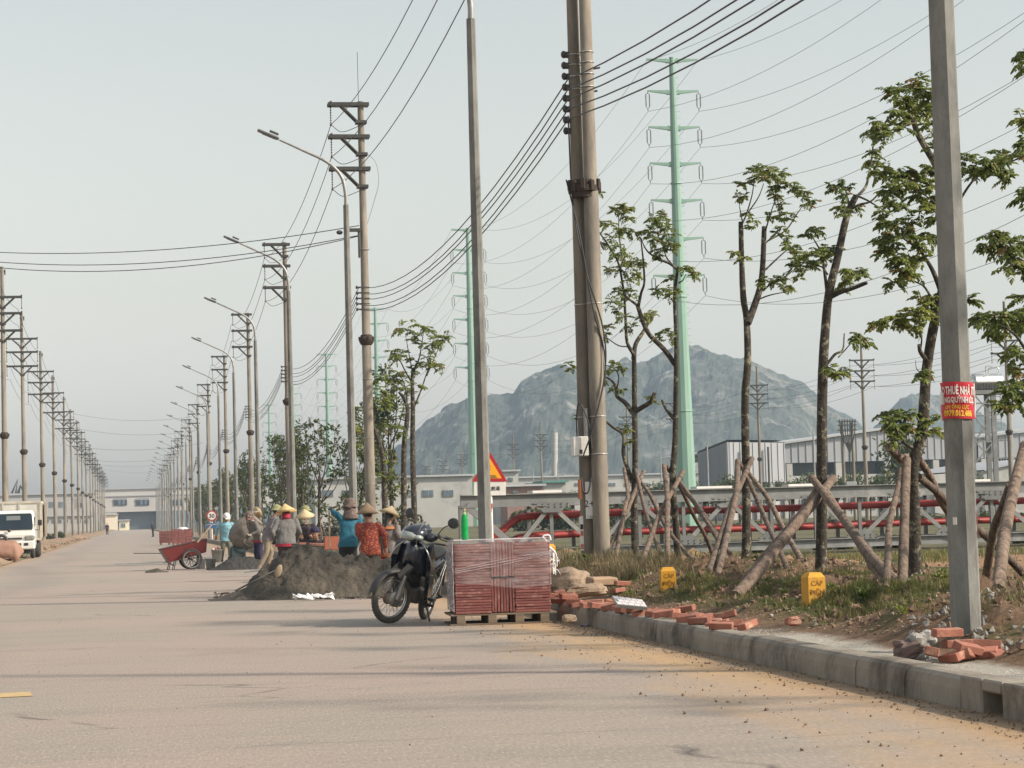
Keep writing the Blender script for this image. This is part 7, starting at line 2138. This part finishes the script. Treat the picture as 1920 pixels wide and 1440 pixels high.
def person(lab, px, Y, H=1.6, yaw=0.0, lean=(0, 0), shirt=None, hem=None, pants=None, boots=None, arms=None, legs=None, hat=None, headyaw=0.0, headpitch=0.0, mask=None, scarf=None, gloves=None, hair=True, extras=None, bulk=1.0, group='road workers round the sand heap', crouch=0.0, ptlen=1.0):
    x = P(px, 1000, Y).x
    t = thing('person', lab, 'person', (x, Y, 0), yaw, group)
    k = H/1.62
    hip = V((0, 0, .86*k-crouch)); ch = V((lean[0]*.7, lean[1]*.7, 1.20*k-crouch)); sh = V((lean[0], lean[1], 1.345*k-crouch)); nk = sh+V((lean[0]*.1, lean[1]*.15, .06)); hd = nk+V((lean[0]*.12, lean[1]*.3+.015, .125))
    sL, sR = sh+V((-.165*bulk, 0, -.01)), sh+V((.165*bulk, 0, -.01))
    A_ = {'L': ((-.25, .02, 1.08), (-.24, .12, .86)), 'R': ((.25, .02, 1.08), (.24, .12, .86))}
    if arms: A_.update(arms)
    Lg = {'L': ((-.10, .02, .46), (-.11, -.02, .07)), 'R': ((.10, .02, .46), (.11, -.02, .07))}
    if legs: Lg.update(legs)
    sc = lambda p: V((p[0], p[1], p[2]*k))
    # --- body: one continuous skin surface
    b, W, R = head(t, hd, headyaw, headpitch)
    b.tube([sh+V((0, 0, -.06)), nk, hd+V((0, -.01, -.04))], [.075, .052, .055], 10)
    b.loft([ring(hip, .13*bulk, .095), ring(hip.lerp(ch, .5), .115*bulk, .085), ring(ch, .14*bulk, .095), ring(sh+V((0, 0, -.02)), .13*bulk, .075), ring(sh+V((0, 0, .03)), .06, .05)], True)
    for s_, so_ in (('L', sL), ('R', sR)):
        e, w = sc(A_[s_][0]), sc(A_[s_][1]); limb(b, so_, e, w, .042, .036, .026)
        kn, an = sc(Lg[s_][0]), sc(Lg[s_][1]); hp = hip+V((-.085 if s_ == 'L' else .085, 0, -.03)); limb(b, hp, kn, an, .07, .05, .036)
    bo = obj('body', b, M_skin, t); remesh(bo, .0125, 2)
    # eyes and mouth line
    eb = B()
    for s_ in (-1, 1): eb.ell(W(s_*.032, .083, .008), (.012, .006, .006), R.to_euler(), 8, 5)
    obj('eyes', eb, mat('dark eyes', (.02, .015, .012)) if 'dark eyes' not in bpy.data.materials else bpy.data.materials['dark eyes'], t)
    # --- shirt
    b = B()
    wv = 1.0*bulk; hz = hip.z-.08
    b.loft([ring((hip.x, hip.y, hz), .185*wv, .135), ring((hip.x, hip.y, hz+.10), .175*wv, .13), ring(hip.lerp(ch, .5), .160*wv, .12), ring(ch, .185*wv, .13), ring(sh+V((0, 0, -.03)), .185*wv, .11), ring(sh+V((0, -.005, .025)), .125*wv, .085), ring(sh+V((0, 0, .055)), .07, .065)], True)
    for s_, so_ in (('L', sL), ('R', sR)):
        e, w = sc(A_[s_][0]), sc(A_[s_][1]); limb(b, so_, e, V(e).lerp(V(w), .88), .070, .056, .046)
        # rumples at elbow
        b.ell(V(e)+V((0, -.012, .01)), .058, seg=8, rings=6)
    so2 = obj('shirt', b, shirt, t); remesh(so2, .02, 2)
    dm = so2.modifiers.new('folds', 'DISPLACE'); tx = bpy.data.textures.get('cloth_folds') or bpy.data.textures.new('cloth_folds', 'CLOUDS'); tx.noise_scale = .11; dm.texture = tx; dm.strength = .035; dm.mid_level = .5
    if hem: obj('hem', B().loft([ring((hip.x, hip.y, hz-.012), .193*wv, .142, 20), ring((hip.x, hip.y, hz+.05), .194*wv, .146, 20)], False), hem, t)
    # --- trousers and boots
    b = B()
    b.loft([ring(hip+V((0, 0, .03)), .155*wv, .115), ring(hip+V((0, 0, -.06)), .165*wv, .122), ring(hip+V((0, 0, -.13)), .155*wv, .11)], True)
    bb = B()
    for s_ in 'LR':
        kn, an = sc(Lg[s_][0]), sc(Lg[s_][1]); hp = hip+V((-.08 if s_ == 'L' else .08, 0, -.06))
        an2 = kn.lerp(an, .78*ptlen) if boots else an; limb(b, hp, kn, an2, .098, .072, .062)
        if boots: bb.tube([kn.lerp(an, .45), kn.lerp(an, .8), an], [.062, .056, .05], 10)
        f = an+V((0, .0, -.035)); bb.tube([f+V((0, -.05, 0)), f+V((0, .05, -.005)), f+V((0, .15, -.015)), f+V((0, .185, -.018))], [.038, .044, .038, .02], 8, flat=1.0)
        bb.ell(an, .05, seg=8, rings=6)
    po = obj('trousers', b, pants, t); remesh(po, .02, 2)
    obj('boots', bb, boots or M_hair, t)
    for s_ in 'LR':
        e, w = sc(A_[s_][0]), sc(A_[s_][1]); hand(t, w, (w-e), gloves or M_skin, True, 1 if s_ == 'L' else -1)
    if hair and hat != 'hood': obj('hair', B().ell(W(0, -.022, .03), (.084, .092, .088), R.to_euler(), 14, 9), M_hair, t)
    if mask: obj('face_mask', B().ell(W(0, .055, -.045), (.062, .055, .055), R.to_euler(), 12, 8), mask, t)
    if scarf: obj('scarf', B().tube([nk+V((0, 0, -.02)), nk+V((0, .0, .03)), nk+V((0, .0, .06))], [.09, .085, .075], 12), scarf, t)
    if extras: extras(t, W, R, sh, k)
    return t, W, R, dict(sL=sL, sR=sR, sh=sh, hd=hd)
def cone_hat(t, W, R, m, r=.235, h=.17, tilt=(0, 0, 0), up=.045, wide=0):
    b = B(); n = 26; pr = [(r, 0), (r*.78, h*.22), (r*.52, h*.5), (r*.26, h*.78), (.02, h*.985), (.002, h)]
    inn = [(.002, h-.012), (r*.5, h*.44), (r*.97, -.004)]
    b.lathe([(r, 0), (r*.66, h*.34), (r*.33, h*.67), (.004, h)], n=n, smooth=True); b.lathe([(r*.995, -.006), (r*.5, h*.46), (.003, h-.02)], n=n, smooth=True)
    o = obj('cone_hat', b, m, t, W(0, -.005, up), (R @ Euler(tilt).to_matrix()).to_euler())
    rb = B()
    for k in range(9): rr_ = r*(1-k/9.2); rb.torus((0, 0, h*(1-rr_/r)+.001), rr_, .0022, 'Z', 26, 4)
    obj('hat_rings', rb, M_hand, o)
    obj('chin_strap', B().tube(bez([(-.085, .02, .02), (-.06, .06, -.12), (0, .07, -.16), (.06, .06, -.12), (.085, .02, .02)], 3), .006, 5), M_film, o)
    return o
def pith(t, W, R, m, s_=1.0):
    b = B(); b.lathe([(.150, -.028), (.152, -.020), (.128, 0), (.103, .014), (.100, .05), (.088, .09), (.055, .118), (.012, .128), (.012, .14), (.001, .142)], n=24); b.v = [(x, y*1.18, z) for x, y, z in b.v]
    o = obj('pith_helmet', b, m, t, W(0, 0, .055), R.to_euler()); obj('hat_band', B().lathe([(.1035, .012), (.1045, .026), (.103, .035)], n=24), M_hand, o); return o
M_ghat = mat('olive pith helmet cloth', (.27, .27, .13), (.22, .22, .10), scale=12, rough=.9)
M_vest = mat('grey work jacket', (.155, .15, .14), (.12, .115, .108), scale=9, rough=.9)
M_hred = mat('red jacket hem', (.34, .02, .04), (.28, .018, .035), rough=.8)
M_navy = mat('navy trousers', (.025, .022, .06), (.02, .018, .045), rough=.9); M_brown = mat('dark brown trousers', (.05, .035, .028), (.04, .028, .022), rough=.9)
M_dblack = mat('black trousers', (.015, .016, .02), (.02, .02, .025), rough=.9); M_redt = mat('red trousers', (.40, .02, .02), (.33, .018, .02), rough=.8)
M_olive = mat('olive trousers', (.13, .13, .09), (.10, .10, .07), scale=8, rough=.9); M_khaki = mat('khaki work trousers', (.25, .20, .14), (.18, .14, .10), scale=9, rough=.9)
M_dglove = mat('dark green work glove', (.03, .05, .05), (.04, .05, .05), rough=.9); M_lglove = mat('pale muddy glove', (.42, .38, .32), (.30, .26, .2), scale=12, rough=.9)

# 1 helmeted man, facing the camera, looking down
def ex1(t, W, R, sh, k):
    b = B(); b.lathe([(.125, .0), (.118, .012), (.112, .03), (.104, .075), (.072, .115), (.025, .13), (.001, .131)], n=20); b.v = [(x, y*1.12, z) for x, y, z in b.v]; b.box((0, .135, .006), (.15, .07, .010), b=.004)
    obj('safety_helmet', b, M_white, t, W(0, 0, .045), R.to_euler())
    obj('collar', B().tube([sh+V((0, 0, .03)), sh+V((0, .01, .085))], [.085, .07], 12), bpy.data.materials['pale blue shirt'], t)
    for z in range(5): obj('button', B().ell(V((0, .118+.012*(z > 3), 0))+V((0, 0, .92+z*.09)), .006, seg=6, rings=4), M_white, t)
mb = mat('pale blue shirt', (.22, .42, .50), (.18, .36, .43), scale=6, rough=.85)
person('man in white safety helmet and pale blue shirt walking beside the cement mixer', 424, 72, 1.56, pi+.15, (.02, .14), mb, None, M_olive, None,
       {'L': ((-.27, -.02, 1.10), (-.30, .06, .86)), 'R': ((.26, -.08, 1.10), (.30, -.12, .86))}, {'L': ((-.09, .10, .47), (-.10, .12, .07)), 'R': ((.12, .02, .46), (.14, -.14, .10))}, headpitch=-.5, headyaw=.1, extras=ex1, crouch=.09)
# 2 scarved woman at the mixer, turned left
fl2 = floral('brown floral hood', (.13, .09, .075), (.42, .36, .30), (.30, .10, .08), 18)
def ex2(t, W, R, sh, k):
    b = B(); b.ell(W(0, -.01, .0), (.108, .115, .13), R.to_euler(), 14, 10); b.loft([ring(W(0, 0, -.08), .10, .11), ring(sh+V((0, 0, .03)), .15, .12), ring(sh+V((0, -.02, -.06)), .17, .13)], True); obj('floral_hood', b, fl2, t)
    h = cone_hat(t, W, R, M_straw, .16, .13, (-.2, 0, 0), .02); h.location = W(0, -.30, -.02); h.rotation_euler = (1.2, 0, .2)
    obj('rag_pouch', B().ell(V((-.20, .05, .82)), (.05, .05, .13), seg=10, rings=7), M_lglove, t)
person('woman in floral hood and red scarf, navy trousers and tan boots, tending the mixer', 485, 60, 1.48, pi/2+.5, (0, .20), M_vest, M_hred, M_navy, M_boot,
       {'L': ((-.24, .14, 1.08), (-.16, .30, 1.02)), 'R': ((.24, .10, 1.05), (.20, .28, .88))}, {'L': ((-.10, .05, .46), (-.12, 0, .07)), 'R': ((.11, .02, .46), (.14, -.08, .07))}, hat='hood', scarf=mat('red scarf', (.5, .03, .03), (.4, .02, .02)), headpitch=-.35, gloves=M_lglove, extras=ex2, mask=mat('red face cloth', (.45, .03, .03), (.4, .03, .03)))
# 3 man in green pith helmet facing right
def ex3(t, W, R, sh, k): pith(t, W, R, M_ghat)
person('man in olive pith helmet and mauve-grey shirt looking right, arms reaching down', 500, 57, 1.57, -pi/2+.25, (0, .18), mat('mauve grey shirt', (.19, .165, .17), (.15, .13, .135), scale=8, rough=.9), None, M_khaki, M_boot,
       {'L': ((-.22, .16, 1.14), (-.16, .26, .92)), 'R': ((.24, .06, 1.10), (.22, .14, .86))}, {'L': ((-.10, .14, .48), (-.10, .02, .07)), 'R': ((.12, -.06, .46), (.12, -.26, .09))}, headpitch=-.12, extras=ex3, gloves=M_dglove)
# 4 yellow cone hat, grey jacket with red hem, back to camera
def ex4(t, W, R, sh, k):
    cone_hat(t, W, R, floral('painted straw', (.68, .50, .22), (.70, .52, .24), (.55, .10, .06), 9), .235, .185, (.05, -.10, 0), .01)
    obj('neck_cloth', B().loft([ring(W(0, -.01, -.02), .095, .105), ring(W(0, -.02, -.09), .088, .09), ring(sh+V((0, -.01, .05)), .10, .08)], True), M_hred, t)
    obj('back_print', text_mesh('ĐÔNG BẮC', .07, mat('grey jacket print', (.30, .29, .27), (.26, .25, .24)), .001), None, t, sh+V((0, -.135, -.17)), (pi/2-.1, 0, 0))
    obj('logo', B().lathe([(0, 0), (.035, 0), (.035, .003), (0, .003)], sh+V((0, -.128, -.10)), 12, rot=(pi/2-.1, 0, 0)), mat('faded red logo', (.34, .10, .10), (.3, .1, .1)), t)
person('worker seen from behind in yellow cone hat and wide grey jacket with red hem', 536, 48, 1.50, .05, (.03, .12), M_vest, M_hred, M_brown, M_boot,
       {'L': ((-.28, .02, 1.08), (-.24, .16, .90)), 'R': ((.30, .04, 1.10), (.26, .18, .94))}, headpitch=-.2, extras=ex4, bulk=1.22, gloves=M_dglove)
# 5 masked woman facing the camera
def ex5(t, W, R, sh, k): cone_hat(t, W, R, M_straw, .225, .165, (-.12, .06, 0))
fl5 = floral('dark floral blouse', (.02, .015, .022), (.09, .05, .06), (.28, .22, .22), 34)
person('masked woman in pale cone hat and dark floral blouse behind the brick cart', 574, 51.5, 1.50, pi-.15, (0, .12), fl5, None, M_dblack, None,
       {'L': ((-.23, .06, 1.05), (-.14, .24, .98)), 'R': ((.23, .06, 1.05), (.14, .24, .98))}, headpitch=-.15, mask=M_white, extras=ex5, crouch=.13)
# 6 man hidden behind her
person('man in green pith helmet half hidden behind the masked woman', 577, 61, 1.55, pi/2, (0, .02), M_olive, None, M_dblack, None, extras=ex3, headpitch=-.1)
# 7 woman in the turquoise shirt, back to camera, left arm stretched to a shovel
fl7 = floral('brown floral bucket hat', (.13, .09, .075), (.30, .24, .20), (.22, .10, .08), 40)
def ex7(t, W, R, sh, k):
    b = B(); b.lathe([(.155, -.05), (.150, -.04), (.115, .0), (.108, .03), (.102, .08), (.075, .115), (.02, .125), (.001, .125)], n=22); b.v = [(x*(1+.06*sin(7*atan2(y, x))), y*1.05, z+.014*sin(5*atan2(y, x))*(1 if z < 0 else 0)) for x, y, z in b.v]
    obj('bucket_hat', b, fl7, t, W(0, -.01, .05), R.to_euler())
    b = B(); b.loft([ring(W(0, -.02, .04), .105, .11), ring(W(0, -.03, -.07), .11, .115), ring(sh+V((.02, -.02, .02)), .15, .11), ring(sh+V((.02, -.03, -.03)), .17, .12)], True); obj('neck_flap', b, fl7, t)
mt7 = mat('teal blue shirt', (.016, .14, .21), (.012, .105, .16), scale=5, rough=.8)
gp = P(616, 958, 41.2)
t7x = P(652, 1000, 41).x
dx = gp.x-t7x
person('woman in teal blue shirt and floral bucket hat, arm stretched out to a shovel', 652, 41, 1.54, 0, (.05, .08), mt7, None, M_dblack, None,
       {'L': ((dx*.56, .04, 1.40), (dx+.06, .16, gp.z/.95)), 'R': ((.24, .04, 1.06), (.20, .16, .90))}, headyaw=-.1, extras=ex7, gloves=M_dglove, bulk=1.02)
t = thing('shovel', 'pale-handled shovel held upright at arm length by the woman in teal', 'shovel', (0, 0, 0))
obj('handle', B().tube([P(617, 957, 41.15), P(618, 1000, 41.1), P(619, 1045, 41.0)], .016, 8), M_hand, t)
obj('blade', B().ell(P(619, 1062, 41.0), (.10, .02, .16), seg=12, rings=8), M_dsteel, t)
# 8 brown cone hat, red floral shirt
fl8 = floral('red floral shirt', (.22, .035, .025), (.46, .13, .04), (.05, .025, .02), 26)
def ex8(t, W, R, sh, k): cone_hat(t, W, R, mat('old brown cone hat', (.34, .23, .14), (.26, .17, .10), scale=20, rough=.85), .20, .20, (.10, 0, 0), .03)
person('worker in old brown cone hat and red floral shirt seen from behind', 694, 40, 1.50, -.1, (-.03, .12), fl8, None, M_brown, None,
       {'L': ((-.22, .10, 1.06), (-.14, .22, .92)), 'R': ((.26, .02, 1.02), (.27, .06, .78))}, headpitch=-.15, extras=ex8, bulk=1.05, crouch=.12)
# 9 cream cone hat, grey jacket with orange, red trousers, turned right
M_oran = mat('orange jacket panel', (.60, .22, .08), (.5, .18, .07), rough=.8)
def ex9(t, W, R, sh, k):
    cone_hat(t, W, R, M_straw, .20, .15, (-.05, .25, 0), .06)
    b = B(); b.loft([ring(sh+V((0, -.005, .035)), .085, .075), ring(sh+V((0, -.01, .0)), .17, .115), ring(sh+V((0, -.01, -.035)), .205, .128)], False); obj('orange_yoke', b, M_oran, t)
    obj('hair_tail', B().tube([W(0, -.08, 0), W(0, -.10, -.1), sh+V((0, -.12, -.05))], [.05, .04, .02], 8), M_hair, t)
person('worker in cream cone hat, grey jacket with orange shoulders, red trousers', 722, 40.3, 1.46, -.55, (.0, .13), mat('light grey jacket', (.21, .18, .165), (.17, .145, .13), scale=8, rough=.85), M_oran, M_redt, None,
       {'L': ((-.22, .12, 1.08), (-.16, .26, 1.0)), 'R': ((.24, .04, 1.04), (.20, .16, .86))}, headpitch=-.2, extras=ex9, bulk=1.08, crouch=.13)
# 10 crouching figure behind the brick cart
def ex10(t, W, R, sh, k): obj('cap', B().lathe([(.10, 0), (.103, .03), (.09, .08), (.05, .11), (.001, .118)], W(0, 0, .03), 18), M_navy, t)
person('crouching worker in a dark cap, head just above the loaded brick cart', 600, 48.6, 1.5, pi-.4, (0, .22), fl5, None, M_dblack, None,
       {'L': ((-.22, .25, .70), (-.10, .38, .60)), 'R': ((.22, .25, .70), (.10, .38, .60))}, {'L': ((-.14, .33, .50), (-.13, .05, .07)), 'R': ((.14, .33, .50), (.13, .05, .07))}, headpitch=-.3, extras=ex10, crouch=.47)
# far figures on the road
for (px, Y, yaw_, sh_, lab, g) in ((201, 330, 0, M_dblack, 'tiny figure in dark clothes walking on the far road', None), (287, 235, 1.2, M_dblack, 'small distant worker bending at the far right kerb', None)):
    person(lab, px, Y, 1.62, yaw_, (0, .1), sh_, None, M_dblack, None, group='distant figures on the road')
